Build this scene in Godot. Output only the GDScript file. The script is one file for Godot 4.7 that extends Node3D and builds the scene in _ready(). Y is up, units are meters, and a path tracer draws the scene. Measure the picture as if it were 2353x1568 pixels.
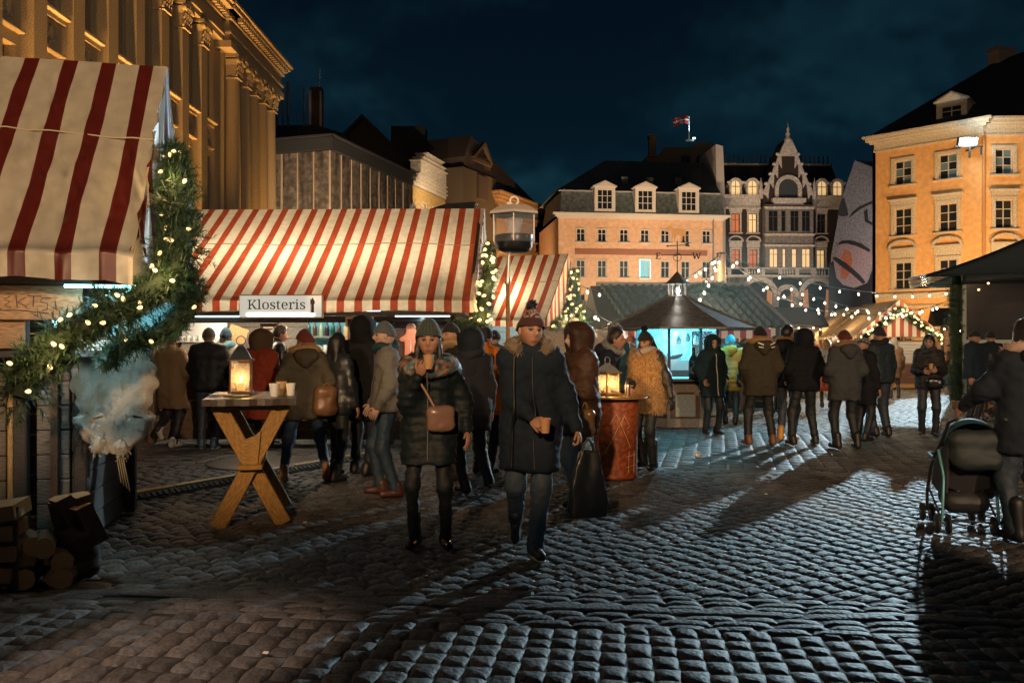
extends Node3D
# A night Christmas market on an old town square. All positions in metres, y up, the viewer stands at (0, 1.55, 0) and looks along -z.

const FL := 1900.0
const EYE := 1.55
var rng := RandomNumberGenerator.new()
var noise := FastNoiseLite.new()
var used_names := {}
var mats := {}
var tex := {}


# a pixel of the 2352 x 1568 view and a depth in metres -> a point
func pp(px: float, py: float, d: float) -> Vector3:
	return Vector3((px - 1176.0) / FL * d, EYE - (py - 784.0) / FL * d, -d)


# the point of the ground seen at a pixel
func gp(px: float, py: float) -> Vector3:
	var d := FL * EYE / (py - 784.0)
	return Vector3((px - 1176.0) / FL * d, 0.0, -d)


class MB:
	var v := PackedVector3Array()
	var n := PackedVector3Array()
	var c := PackedColorArray()
	var uv := PackedVector2Array()
	var i := PackedInt32Array()
	var col := Color(1, 1, 1)
	var xf := Transform3D()

	func vert(p: Vector3, q: Vector3, t := Vector2.ZERO) -> int:
		v.append(xf * p)
		n.append((xf.basis * q).normalized())
		c.append(col)
		uv.append(t)
		return v.size() - 1

	func quad(a: Vector3, b: Vector3, cc: Vector3, d: Vector3) -> void:
		var m := (b - a).cross(cc - a)
		if m.length_squared() < 1e-14:
			m = (cc - a).cross(d - a)
		m = m.normalized()
		var k := v.size()
		vert(a, m, Vector2(0, 0)); vert(b, m, Vector2(1, 0)); vert(cc, m, Vector2(1, 1)); vert(d, m, Vector2(0, 1))
		i.append_array(PackedInt32Array([k, k + 2, k + 1, k, k + 3, k + 2]))

	func tri(a: Vector3, b: Vector3, cc: Vector3) -> void:
		var m := (b - a).cross(cc - a).normalized()
		var k := v.size()
		vert(a, m); vert(b, m); vert(cc, m)
		i.append_array(PackedInt32Array([k, k + 2, k + 1]))

	func fan(p: Array) -> void:
		for k in range(1, p.size() - 1):
			tri(p[0], p[k], p[k + 1])

	# box from its centre, size and turn; ch cuts the edges
	func box(o: Vector3, s: Vector3, b := Basis(), ch := 0.0) -> void:
		var h := s * 0.5
		if ch <= 0.0:
			var p := []
			for k in 8:
				p.append(o + b * Vector3(h.x if k & 1 else -h.x, h.y if k & 2 else -h.y, h.z if k & 4 else -h.z))
			quad(p[4], p[5], p[7], p[6]); quad(p[1], p[0], p[2], p[3]); quad(p[5], p[1], p[3], p[7])
			quad(p[0], p[4], p[6], p[2]); quad(p[6], p[7], p[3], p[2]); quad(p[0], p[1], p[5], p[4])
			return
		ch = minf(ch, minf(h.x, minf(h.y, h.z)) * 0.8)
		var g := h - Vector3(ch, ch, ch)
		for ax in 3:
			var ay := (ax + 1) % 3
			var az := (ax + 2) % 3
			for sg in [-1.0, 1.0]:
				var q := []
				for w in [[-1, -1], [1, -1], [1, 1], [-1, 1]]:
					var t := Vector3.ZERO
					t[ax] = sg * h[ax]; t[ay] = w[0] * g[ay]; t[az] = w[1] * g[az]
					q.append(o + b * t)
				if sg > 0: quad(q[0], q[1], q[2], q[3])
				else: quad(q[3], q[2], q[1], q[0])
			# the four chamfers that run along az
			for w in [[1, 1], [-1, 1], [-1, -1], [1, -1]]:
				var e := []
				for sz in [-1.0, 1.0]:
					var t1 := Vector3.ZERO; var t2 := Vector3.ZERO
					t1[ax] = w[0] * h[ax]; t1[ay] = w[1] * g[ay]; t1[az] = sz * g[az]
					t2[ax] = w[0] * g[ax]; t2[ay] = w[1] * h[ay]; t2[az] = sz * g[az]
					e.append(o + b * t1); e.append(o + b * t2)
				if w[0] * w[1] > 0: quad(e[0], e[1], e[3], e[2])
				else: quad(e[1], e[0], e[2], e[3])
		for k in 8:
			var sx := 1.0 if k & 1 else -1.0; var sy := 1.0 if k & 2 else -1.0; var sz := 1.0 if k & 4 else -1.0
			var a := o + b * Vector3(sx * h.x, sy * g.y, sz * g.z)
			var d := o + b * Vector3(sx * g.x, sy * h.y, sz * g.z)
			var e := o + b * Vector3(sx * g.x, sy * g.y, sz * h.z)
			if sx * sy * sz > 0: tri(a, d, e)
			else: tri(d, a, e)

	# a bar between two points
	func bar(a: Vector3, b: Vector3, w: float, t: float, ch := 0.0, up := Vector3.UP) -> void:
		var z := (b - a)
		var l := z.length()
		z /= l
		if absf(z.dot(up)) > 0.98: up = Vector3.RIGHT
		var x := up.cross(z).normalized()
		box((a + b) * 0.5, Vector3(w, t, l), Basis(x, z.cross(x), z), ch)

	# smooth surface through rows of points; outside is left of (row direction x column direction)
	func grid(rows: Array, close_u := false, flip := false, cols = null) -> void:
		var nr := rows.size()
		var nc: int = rows[0].size()
		var base := v.size()
		for r in nr:
			var row: PackedVector3Array = rows[r]
			for k in nc:
				var ka := k - 1; var kb := k + 1
				if close_u: ka = (k + nc - 1) % nc; kb = (k + 1) % nc
				else: ka = maxi(ka, 0); kb = mini(kb, nc - 1)
				var du: Vector3 = row[kb] - row[ka]
				var dv: Vector3 = rows[mini(r + 1, nr - 1)][k] - rows[maxi(r - 1, 0)][k]
				var m := du.cross(dv)
				if m.length_squared() < 1e-16:
					var rr := 1 if r == 0 else (nr - 2 if r == nr - 1 else r)
					m = (rows[rr][kb] - rows[rr][ka]).cross(dv)
				if m.length_squared() < 1e-18: m = Vector3.UP
				if flip: m = -m
				if cols != null: col = cols[r][k]
				vert(row[k], m, Vector2(float(k) / maxf(1, nc - 1), float(r) / maxf(1, nr - 1)))
		var last := nc if close_u else nc - 1
		for r in nr - 1:
			for k in last:
				var k2 := (k + 1) % nc
				var a := base + r * nc + k; var b := base + r * nc + k2
				var d := base + (r + 1) * nc + k; var e := base + (r + 1) * nc + k2
				if flip: i.append_array(PackedInt32Array([a, b, e, a, e, d]))
				else: i.append_array(PackedInt32Array([a, e, b, a, d, e]))

	func tube(p: Array, r: Array, sides := 8, caps := true) -> void:
		var rows := []
		var x := Vector3.ZERO
		for k in p.size():
			var t: Vector3 = (p[mini(k + 1, p.size() - 1)] - p[maxi(k - 1, 0)]).normalized()
			if x == Vector3.ZERO: x = t.cross(Vector3.UP if absf(t.y) < 0.9 else Vector3.RIGHT).normalized()
			x = (x - t * x.dot(t)).normalized()
			var y := t.cross(x)
			var row := PackedVector3Array()
			for s in sides:
				var a := TAU * s / sides
				row.append(p[k] + (x * cos(a) + y * sin(a)) * float(r[mini(k, r.size() - 1)]))
			rows.append(row)
		grid(rows, true)
		if caps:
			for e in 2:
				var row: PackedVector3Array = rows[0] if e == 0 else rows[-1]
				var o: Vector3 = p[0] if e == 0 else p[-1]
				for s in sides:
					if e == 0: tri(o, row[(s + 1) % sides], row[s])
					else: tri(o, row[s], row[(s + 1) % sides])

	# profile points (radius, height) turned round the y axis
	func lathe(prof: Array, sides := 16, o := Vector3.ZERO, b := Basis(), flat := false) -> void:
		if flat:
			for k in prof.size() - 1:
				for s in sides:
					var q := []
					for w in [[s, k], [s + 1, k], [s + 1, k + 1], [s, k + 1]]:
						var a: float = -TAU * w[0] / sides
						q.append(o + b * Vector3(cos(a) * prof[w[1]].x, prof[w[1]].y, sin(a) * prof[w[1]].x))
					quad(q[0], q[1], q[2], q[3])
			return
		var rows := []
		for q in prof:
			var row := PackedVector3Array()
			for s in sides:
				var a := -TAU * s / sides
				row.append(o + b * Vector3(cos(a) * q.x, q.y, sin(a) * q.x))
			rows.append(row)
		grid(rows, true)

	func sphere(o: Vector3, r: Vector3, seg := 10, rings := 7, b := Basis()) -> void:
		var rows := []
		for k in rings + 1:
			var t := -PI / 2 + PI * k / rings
			var row := PackedVector3Array()
			for s in seg:
				var a := -TAU * s / seg
				row.append(o + b * Vector3(cos(a) * cos(t) * r.x, sin(t) * r.y, sin(a) * cos(t) * r.z))
			rows.append(row)
		grid(rows, true)

	# polygon in x, y pushed from z0 to z1
	func prism(poly: PackedVector2Array, z0: float, z1: float, b := Transform3D()) -> void:
		if Geometry2D.is_polygon_clockwise(poly): poly.reverse()
		var t := Geometry2D.triangulate_polygon(poly)
		for k in range(0, t.size(), 3):
			var q := [poly[t[k]], poly[t[k + 1]], poly[t[k + 2]]]
			if (q[1] - q[0]).cross(q[2] - q[0]) < 0: q = [q[0], q[2], q[1]]
			tri(b * Vector3(q[0].x, q[0].y, z1), b * Vector3(q[1].x, q[1].y, z1), b * Vector3(q[2].x, q[2].y, z1))
			tri(b * Vector3(q[0].x, q[0].y, z0), b * Vector3(q[2].x, q[2].y, z0), b * Vector3(q[1].x, q[1].y, z0))
		for k in poly.size():
			var a := poly[k]; var d := poly[(k + 1) % poly.size()]
			quad(b * Vector3(a.x, a.y, z0), b * Vector3(d.x, d.y, z0), b * Vector3(d.x, d.y, z1), b * Vector3(a.x, a.y, z1))

	# smooth surface of a function of (u, v)
	func surf(f: Callable, u0: float, u1: float, nu: int, v0: float, v1: float, nv: int, flip := false) -> void:
		var base := v.size()
		for r in nv + 1:
			for k in nu + 1:
				var u := lerpf(u0, u1, float(k) / nu); var w := lerpf(v0, v1, float(r) / nv)
				var p: Vector3 = f.call(u, w)
				var m: Vector3 = (f.call(u + 0.004, w) - p).cross(f.call(u, w + 0.004) - p)
				vert(p, -m if flip else m, Vector2(u, w))
		for r in nv:
			for k in nu:
				var a := base + r * (nu + 1) + k; var b := a + 1; var d := a + nu + 1; var e := d + 1
				if flip: i.append_array(PackedInt32Array([a, b, e, a, e, d]))
				else: i.append_array(PackedInt32Array([a, e, b, a, d, e]))

	# thin pointed blades, for needles and fur
	func blade(p: Vector3, d: Vector3, w: float) -> void:
		var x := d.cross(Vector3(0.31, 0.83, 0.47)).normalized() * w
		var k := v.size()
		var m := x.cross(d).normalized()
		vert(p - x, m); vert(p + x, m); vert(p + d, m)
		i.append_array(PackedInt32Array([k, k + 2, k + 1]))

	func mesh() -> ArrayMesh:
		var a := []
		a.resize(Mesh.ARRAY_MAX)
		a[Mesh.ARRAY_VERTEX] = v; a[Mesh.ARRAY_NORMAL] = n; a[Mesh.ARRAY_COLOR] = c; a[Mesh.ARRAY_TEX_UV] = uv; a[Mesh.ARRAY_INDEX] = i
		var m := ArrayMesh.new()
		m.add_surface_from_arrays(Mesh.PRIMITIVE_TRIANGLES, a)
		return m


# ---------- soft bodies: tapered capsules joined by a smooth minimum, meshed as surface nets ----------
class Blob:
	var bones := []
	var k := 0.02
	var cell := 0.025
	var cut_low := -1e9
	var cut_planes := []          # [point, normal]: what lies on the normal's side is cut away
	var wrinkle := 0.0
	var wrinkle_freq := 7.0
	var quilt := 0.0
	var quilt_step := 0.09
	var nz: FastNoiseLite

	func bone(a: Vector3, b: Vector3, ra: float, rb: float, col := Color.WHITE) -> void:
		bones.append([a, b, ra, rb, col])

	func into(mb: MB) -> void:
		var lo := Vector3(1e9, 1e9, 1e9); var hi := -lo
		for q in bones:
			var r := Vector3.ONE * maxf(q[2], q[3])
			lo = lo.min(q[0] - r).min(q[1] - r); hi = hi.max(q[0] + r).max(q[1] + r)
		lo -= Vector3.ONE * (cell * 2 + k); hi += Vector3.ONE * (cell * 2 + k)
		if cut_low > -1e8: lo.y = maxf(lo.y, cut_low - cell * 2)
		var nx := int((hi.x - lo.x) / cell) + 2; var ny := int((hi.y - lo.y) / cell) + 2; var nzz := int((hi.z - lo.z) / cell) + 2
		var f := PackedFloat32Array(); f.resize(nx * ny * nzz)
		var best := PackedByteArray(); best.resize(nx * ny * nzz)
		var bw := PackedFloat32Array(); bw.resize(nx * ny * nzz)
		for bi in bones.size():
			var q = bones[bi]
			var a: Vector3 = q[0]; var ab: Vector3 = q[1] - q[0]
			var ra: float = q[2]; var dr: float = q[3] - q[2]
			var il := 1.0 / maxf(ab.length_squared(), 1e-9)
			var m := maxf(q[2], q[3]) + k * 2.5 + cell
			var p0 := (a.min(q[1]) - Vector3.ONE * m - lo) / cell
			var p1 := (a.max(q[1]) + Vector3.ONE * m - lo) / cell
			var z0 := maxi(0, int(p0.z)); var z1 := mini(nzz - 1, int(p1.z) + 1)
			var y0 := maxi(0, int(p0.y)); var y1 := mini(ny - 1, int(p1.y) + 1)
			var x0 := maxi(0, int(p0.x)); var x1 := mini(nx - 1, int(p1.x) + 1)
			var kk := -1.0 / k
			for z in range(z0, z1 + 1):
				for y in range(y0, y1 + 1):
					var at := (z * ny + y) * nx
					for x in range(x0, x1 + 1):
						var p := lo + Vector3(x, y, z) * cell - a
						var t := clampf(p.dot(ab) * il, 0.0, 1.0)
						var e := exp(((p - ab * t).length() - ra - dr * t) * kk)
						f[at + x] += e
						if e > bw[at + x]:
							bw[at + x] = e; best[at + x] = bi
		# to distances, and the cuts
		for z in nzz:
			for y in ny:
				var at := (z * ny + y) * nx
				var dy := cut_low - (lo.y + y * cell)
				for x in nx:
					var s := f[at + x]
					var d := 0.3 if s < 1e-6 else -k * log(s)
					if dy > d: d = dy
					if cut_planes.size() and d < 0.2:
						var p := lo + Vector3(x, y, z) * cell
						for pl in cut_planes:
							d = maxf(d, (p - pl[0]).dot(pl[1]))
					f[at + x] = d
		var vi := PackedInt32Array(); vi.resize(nx * ny * nzz); vi.fill(-1)
		var sy := nx; var sz := nx * ny
		var base := mb.v.size()
		var off := [0, 1, sy, sy + 1, sz, sz + 1, sz + sy, sz + sy + 1]
		var ed := [[0, 1], [2, 3], [4, 5], [6, 7], [0, 2], [1, 3], [4, 6], [5, 7], [0, 4], [1, 5], [2, 6], [3, 7]]
		var pos := PackedVector3Array(); var nor := PackedVector3Array(); var cl := PackedColorArray()
		for z in nzz - 1:
			for y in ny - 1:
				var at := (z * ny + y) * nx
				for x in nx - 1:
					var o := at + x
					var s := int(f[o] < 0) + int(f[o + 1] < 0) + int(f[o + sy] < 0) + int(f[o + sy + 1] < 0) + int(f[o + sz] < 0) + int(f[o + sz + 1] < 0) + int(f[o + sz + sy] < 0) + int(f[o + sz + sy + 1] < 0)
					if s == 0 or s == 8: continue
					var sum := Vector3.ZERO; var cnt := 0
					for e in ed:
						var fa := f[o + off[e[0]]]; var fb := f[o + off[e[1]]]
						if (fa < 0) == (fb < 0): continue
						var t := fa / (fa - fb)
						var ca: int = e[0]; var cb: int = e[1]
						sum += Vector3(ca & 1, (ca >> 1) & 1, ca >> 2).lerp(Vector3(cb & 1, (cb >> 1) & 1, cb >> 2), t)
						cnt += 1
					vi[o] = pos.size()
					pos.append(lo + (Vector3(x, y, z) + sum / cnt) * cell)
					var g := Vector3(f[o + 1] + f[o + sy + 1] + f[o + sz + 1] + f[o + sz + sy + 1] - f[o] - f[o + sy] - f[o + sz] - f[o + sz + sy],
						f[o + sy] + f[o + sy + 1] + f[o + sz + sy] + f[o + sz + sy + 1] - f[o] - f[o + 1] - f[o + sz] - f[o + sz + 1],
						f[o + sz] + f[o + sz + 1] + f[o + sz + sy] + f[o + sz + sy + 1] - f[o] - f[o + 1] - f[o + sy] - f[o + sy + 1])
					nor.append(g.normalized())
					cl.append(bones[best[o]][4])
		if wrinkle > 0.0 or quilt > 0.0:
			for j in pos.size():
				var p := pos[j]
				var d := 0.0
				if wrinkle > 0.0: d += wrinkle * nz.get_noise_3d(p.x * wrinkle_freq * 10, p.y * wrinkle_freq * 16, p.z * wrinkle_freq * 10)
				if quilt > 0.0: d += quilt * (absf(sin(PI * p.y / quilt_step)) - 0.65)
				pos[j] = p + nor[j] * d
		var ind := PackedInt32Array()
		var acc := PackedVector3Array(); acc.resize(pos.size())
		for z in range(1, nzz - 1):
			for y in range(1, ny - 1):
				var at := (z * ny + y) * nx
				for x in range(1, nx - 1):
					var o := at + x
					var ins := f[o] < 0
					for ax in 3:
						var st := 1 if ax == 0 else (sy if ax == 1 else sz)
						if (f[o + st] < 0) == ins: continue
						var s1 := sy if ax == 0 else (sz if ax == 1 else 1)
						var s2 := sz if ax == 0 else (1 if ax == 1 else sy)
						var a := vi[o - s1 - s2]; var b := vi[o - s2]; var c2 := vi[o]; var d := vi[o - s1]
						if a < 0 or b < 0 or c2 < 0 or d < 0: continue
						var m := (pos[c2] - pos[a]).cross(pos[d] - pos[b])
						if ins:
							ind.append_array(PackedInt32Array([a, c2, b, a, d, c2]))
						else:
							ind.append_array(PackedInt32Array([a, b, c2, a, c2, d]))
							m = -m
						acc[a] += m; acc[b] += m; acc[c2] += m; acc[d] += m
		for j in pos.size():
			mb.col = cl[j]
			mb.vert(pos[j], acc[j] if acc[j].length_squared() > 1e-18 else nor[j])
		for j in ind.size():
			mb.i.append(ind[j] + base)


# ---------- nodes ----------
func numbered(called: String) -> String:
	var n: int = used_names.get(called, 0)
	used_names[called] = n + 1
	return called if n == 0 else "%s_%03d" % [called, n]


func obj(called: String, mb: MB, m: Material, parent: Node = null) -> MeshInstance3D:
	return inst(called, mb.mesh(), m, parent)


func inst(called: String, mesh: Mesh, m: Material, parent: Node = null, at := Transform3D()) -> MeshInstance3D:
	var o := MeshInstance3D.new()
	o.mesh = mesh
	o.material_override = m
	o.transform = at
	if parent == null:
		o.name = numbered(called)
		add_child(o, true)
	else:
		o.name = called
		parent.add_child(o, true)
	return o


func tag(o: Node, label: String, category: String, group := "", kind := "") -> Node:
	if label: o.set_meta("label", label)
	if category: o.set_meta("category", category)
	if group: o.set_meta("group", group)
	if kind: o.set_meta("kind", kind)
	return o


func thing(called: String, label: String, category: String, at := Vector3.ZERO, turn := 0.0, group := "") -> Node3D:
	var o := Node3D.new()
	o.name = numbered(called)
	add_child(o)
	o.position = at
	o.rotation.y = turn
	tag(o, label, category, group)
	return o


func sub(called: String, parent: Node, at := Vector3.ZERO, turn := 0.0) -> Node3D:
	var o := Node3D.new()
	o.name = called
	parent.add_child(o, true)
	o.position = at
	o.rotation.y = turn
	return o


# ---------- materials ----------
func noise_tex(key: String, freq: float, oct: int, lo: float, hi: float, type := FastNoiseLite.TYPE_SIMPLEX_SMOOTH, size := 512) -> Texture2D:
	if not tex.has(key):
		var f := FastNoiseLite.new()
		f.seed = key.hash() % 1000
		f.noise_type = type
		f.frequency = freq
		f.fractal_octaves = oct
		var t := NoiseTexture2D.new()
		t.width = size; t.height = size
		t.seamless = true
		t.noise = f
		var g := Gradient.new()
		g.set_color(0, Color(lo, lo, lo)); g.set_color(1, Color(hi, hi, hi))
		t.color_ramp = g
		tex[key] = t
	return tex[key]


func surface_tex(kind: String) -> Texture2D:
	match kind:
		"cloth": return noise_tex("cloth", 0.11, 3, 0.62, 1.0)
		"plaster": return noise_tex("plaster", 0.018, 5, 0.68, 1.0)
		"wood": return noise_tex("wood", 0.03, 4, 0.5, 1.0)
		"stone": return noise_tex("stone", 0.05, 5, 0.55, 1.0)
		"fur": return noise_tex("fur", 0.16, 2, 0.45, 1.0)
		"canvas": return noise_tex("canvas", 0.014, 5, 0.84, 1.0)
		"wall": return noise_tex("wall", 0.03, 6, 0.86, 1.0)
		"grime": return noise_tex("grime", 0.012, 6, 0.45, 1.0)
	return null


# linear base colour; o: tex, scale (Vector3 or number), bump (cm), metal, emit (linear colour), energy, vc, back, alpha, coat, rim
func mat(c: Color, rough := 0.8, o := {}) -> StandardMaterial3D:
	var key := str(c, rough, o)
	if mats.has(key): return mats[key]
	var m := StandardMaterial3D.new()
	m.albedo_color = c.linear_to_srgb()
	m.albedo_color.a = o.get("alpha", 1.0)
	m.roughness = rough
	m.metallic = o.get("metal", 0.0)
	m.vertex_color_use_as_albedo = o.get("vc", false)
	m.cull_mode = BaseMaterial3D.CULL_DISABLED
	if o.has("tex"):
		m.albedo_texture = surface_tex(o.tex)
		m.uv1_triplanar = true
		m.uv1_world_triplanar = o.get("world", false)
		var s = o.get("scale", 1.0)
		m.uv1_scale = s if s is Vector3 else Vector3.ONE * float(s)
		if o.has("bump"):
			m.heightmap_enabled = true
			m.heightmap_texture = m.albedo_texture
			m.heightmap_scale = o.bump
	if o.has("emit"):
		m.emission_enabled = true
		m.emission = o.emit.linear_to_srgb()
		m.emission_energy_multiplier = o.get("energy", 1.0)
	if o.has("back"):
		m.backlight_enabled = true
		m.backlight = o.back.linear_to_srgb()
	if o.has("alpha"): m.transparency = BaseMaterial3D.TRANSPARENCY_ALPHA
	if o.has("coat"):
		m.clearcoat_enabled = true
		m.clearcoat = o.coat
		m.clearcoat_roughness = 0.15
	if o.has("rim"):
		m.rim_enabled = true
		m.rim = o.rim
		m.rim_tint = 0.6
	mats[key] = m
	return m


func glass() -> StandardMaterial3D:
	return mat(Color(0.9, 0.95, 1.0), 0.05, {"alpha": 0.08})


func wood(c: Color, along := 0, rough := 0.7) -> StandardMaterial3D:
	var s := Vector3(9, 9, 9)
	s[along] = 0.8
	return mat(c, rough, {"tex": "wood", "scale": s, "bump": 0.25})


func lamp(at: Vector3, c: Color, energy: float, size := 0.05, parent: Node = null) -> OmniLight3D:
	var l := OmniLight3D.new()
	l.name = "lamp_light"
	l.light_color = c.linear_to_srgb()
	l.light_energy = energy
	l.light_size = size
	l.omni_range = 60.0
	l.omni_attenuation = 2.0
	l.shadow_enabled = true
	(parent if parent else self).add_child(l, true)
	l.position = at
	return l


func spot(at: Vector3, to: Vector3, c: Color, energy: float, angle: float, size := 0.1, parent: Node = null, soft := 0.8) -> SpotLight3D:
	var l := SpotLight3D.new()
	l.name = "spot_light"
	l.light_color = c.linear_to_srgb()
	l.light_energy = energy
	l.light_size = size
	l.spot_range = 90.0
	l.spot_attenuation = 2.0
	l.spot_angle = angle
	l.spot_angle_attenuation = soft
	l.shadow_enabled = true
	(parent if parent else self).add_child(l, true)
	l.look_at_from_position(at, to, Vector3.UP if absf((to - at).normalized().y) < 0.98 else Vector3.RIGHT)
	return l


func area(at: Vector3, to: Vector3, c: Color, energy: float, size: Vector2, parent: Node = null) -> AreaLight3D:
	var l := AreaLight3D.new()
	l.name = "area_light"
	l.light_color = c.linear_to_srgb()
	l.light_energy = energy
	l.area_size = size
	l.area_range = 40.0
	l.area_attenuation = 2.0
	l.shadow_enabled = true
	(parent if parent else self).add_child(l, true)
	l.look_at_from_position(at, to, Vector3.UP if absf((to - at).normalized().y) < 0.98 else Vector3.RIGHT)
	return l

const PALACE_E := 400.0
const FLOOD_E := 2700.0
const ROOF_E := 2.6
const KIOSK_E := 4.0


func _ready() -> void:
	rng.seed = 11
	noise.seed = 5
	noise.noise_type = FastNoiseLite.TYPE_SIMPLEX_SMOOTH
	noise.frequency = 0.1
	camera_and_sky()
	ground()
	buildings()
	stalls()
	props()
	people()
	square_lamps()


func camera_and_sky() -> void:
	var cam := Camera3D.new()
	cam.name = "camera"
	cam.position = Vector3(0, EYE, 0)
	cam.fov = rad_to_deg(2.0 * atan(784.0 / FL))
	cam.near = 0.05
	cam.far = 600.0
	cam.current = true
	add_child(cam)
	var e := Environment.new()
	e.background_mode = Environment.BG_SKY
	e.tonemap_mode = Environment.TONE_MAPPER_LINEAR
	e.tonemap_exposure = 1.0
	e.sdfgi_enabled = true
	e.ssao_enabled = true
	e.ssil_enabled = true
	e.volumetric_fog_enabled = true
	e.volumetric_fog_density = 0.0
	# night sky: a deep blue that pales towards the town's glow, with thin drifting cloud
	var im := Image.create(1024, 512, false, Image.FORMAT_RGBF)
	var cn := FastNoiseLite.new()
	cn.seed = 21
	cn.frequency = 1.0
	cn.fractal_octaves = 5
	cn.domain_warp_enabled = true
	cn.domain_warp_amplitude = 0.35
	cn.domain_warp_frequency = 1.6
	for y in 512:
		var up := PI * 0.5 - PI * (y + 0.5) / 512.0
		for x in 1024:
			var c := Color(0.004, 0.006, 0.008)
			if up > -0.05:
				var az := TAU * (x + 0.5) / 1024.0
				var d := Vector3(cos(az) * cos(up), sin(up), sin(az) * cos(up))
				var cl := clampf(cn.get_noise_3d(d.x * 2.4, d.y * 4.2, d.z * 2.4) * 1.5 + 0.30, 0.0, 1.0)
				var low := pow(1.0 - maxf(sin(up), 0.0), 3.2)
				c = Color(0.0010, 0.0034, 0.0080).lerp(Color(0.0035, 0.022, 0.036), pow(low, 1.5))
				c = c.lerp(Color(0.018, 0.082, 0.112), cl * cl * (0.05 + 1.1 * pow(low, 1.5)))
			im.set_pixel(x, y, c)
	var sm := PanoramaSkyMaterial.new()
	sm.panorama = ImageTexture.create_from_image(im)
	var sky := Sky.new()
	sky.sky_material = sm
	e.sky = sky
	e.background_energy_multiplier = 1.0
	var w := WorldEnvironment.new()
	w.name = "environment"
	w.environment = e
	add_child(w)
	# the moon behind the cloud: next to nothing
	var s := DirectionalLight3D.new()
	s.name = "moon"
	s.light_color = Color(0.6, 0.8, 1.0)
	s.light_energy = 0.004
	s.light_angular_distance = 10.0
	s.shadow_enabled = true
	add_child(s)
	s.look_at_from_position(Vector3(20, 40, 30), Vector3.ZERO)


# ---------- the paving ----------
func cobble_mesh(sd: int, ns: int, dome: float) -> ArrayMesh:
	var mb := MB.new()
	var r := RandomNumberGenerator.new()
	r.seed = sd
	var rows := []
	var ph := r.randf() * 10.0
	for j in ns + 3:
		var row := PackedVector3Array()
		for k in ns + 3:
			var a := clampf((k - 1.0) / ns, 0.0, 1.0) * 2.0 - 1.0
			var b := clampf((j - 1.0) / ns, 0.0, 1.0) * 2.0 - 1.0
			var m := maxf(absf(a), absf(b))
			var l := Vector2(a, b).length()
			var f := lerpf(1.0, m / maxf(l, 1e-4), 0.22 * m * m) if l > 0 else 1.0
			var x := a * f * 0.5 * (1.0 + 0.09 * sin(ph + b * 2.3)); var z := b * f * 0.5 * (1.0 + 0.09 * sin(ph * 1.7 + a * 2.1))
			var y := -dome * pow(m, 12.0) - dome * 0.07 * l * l + 0.08 * sin(ph + a * 2.6) * cos(ph * 2.0 + b * 2.2)
			if j == 0 or j == ns + 2 or k == 0 or k == ns + 2:
				y = -1.4
				x *= 1.05; z *= 1.05
			row.append(Vector3(x, y, z))
		rows.append(row)
	mb.grid(rows, false, true)
	return mb.mesh()


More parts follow.
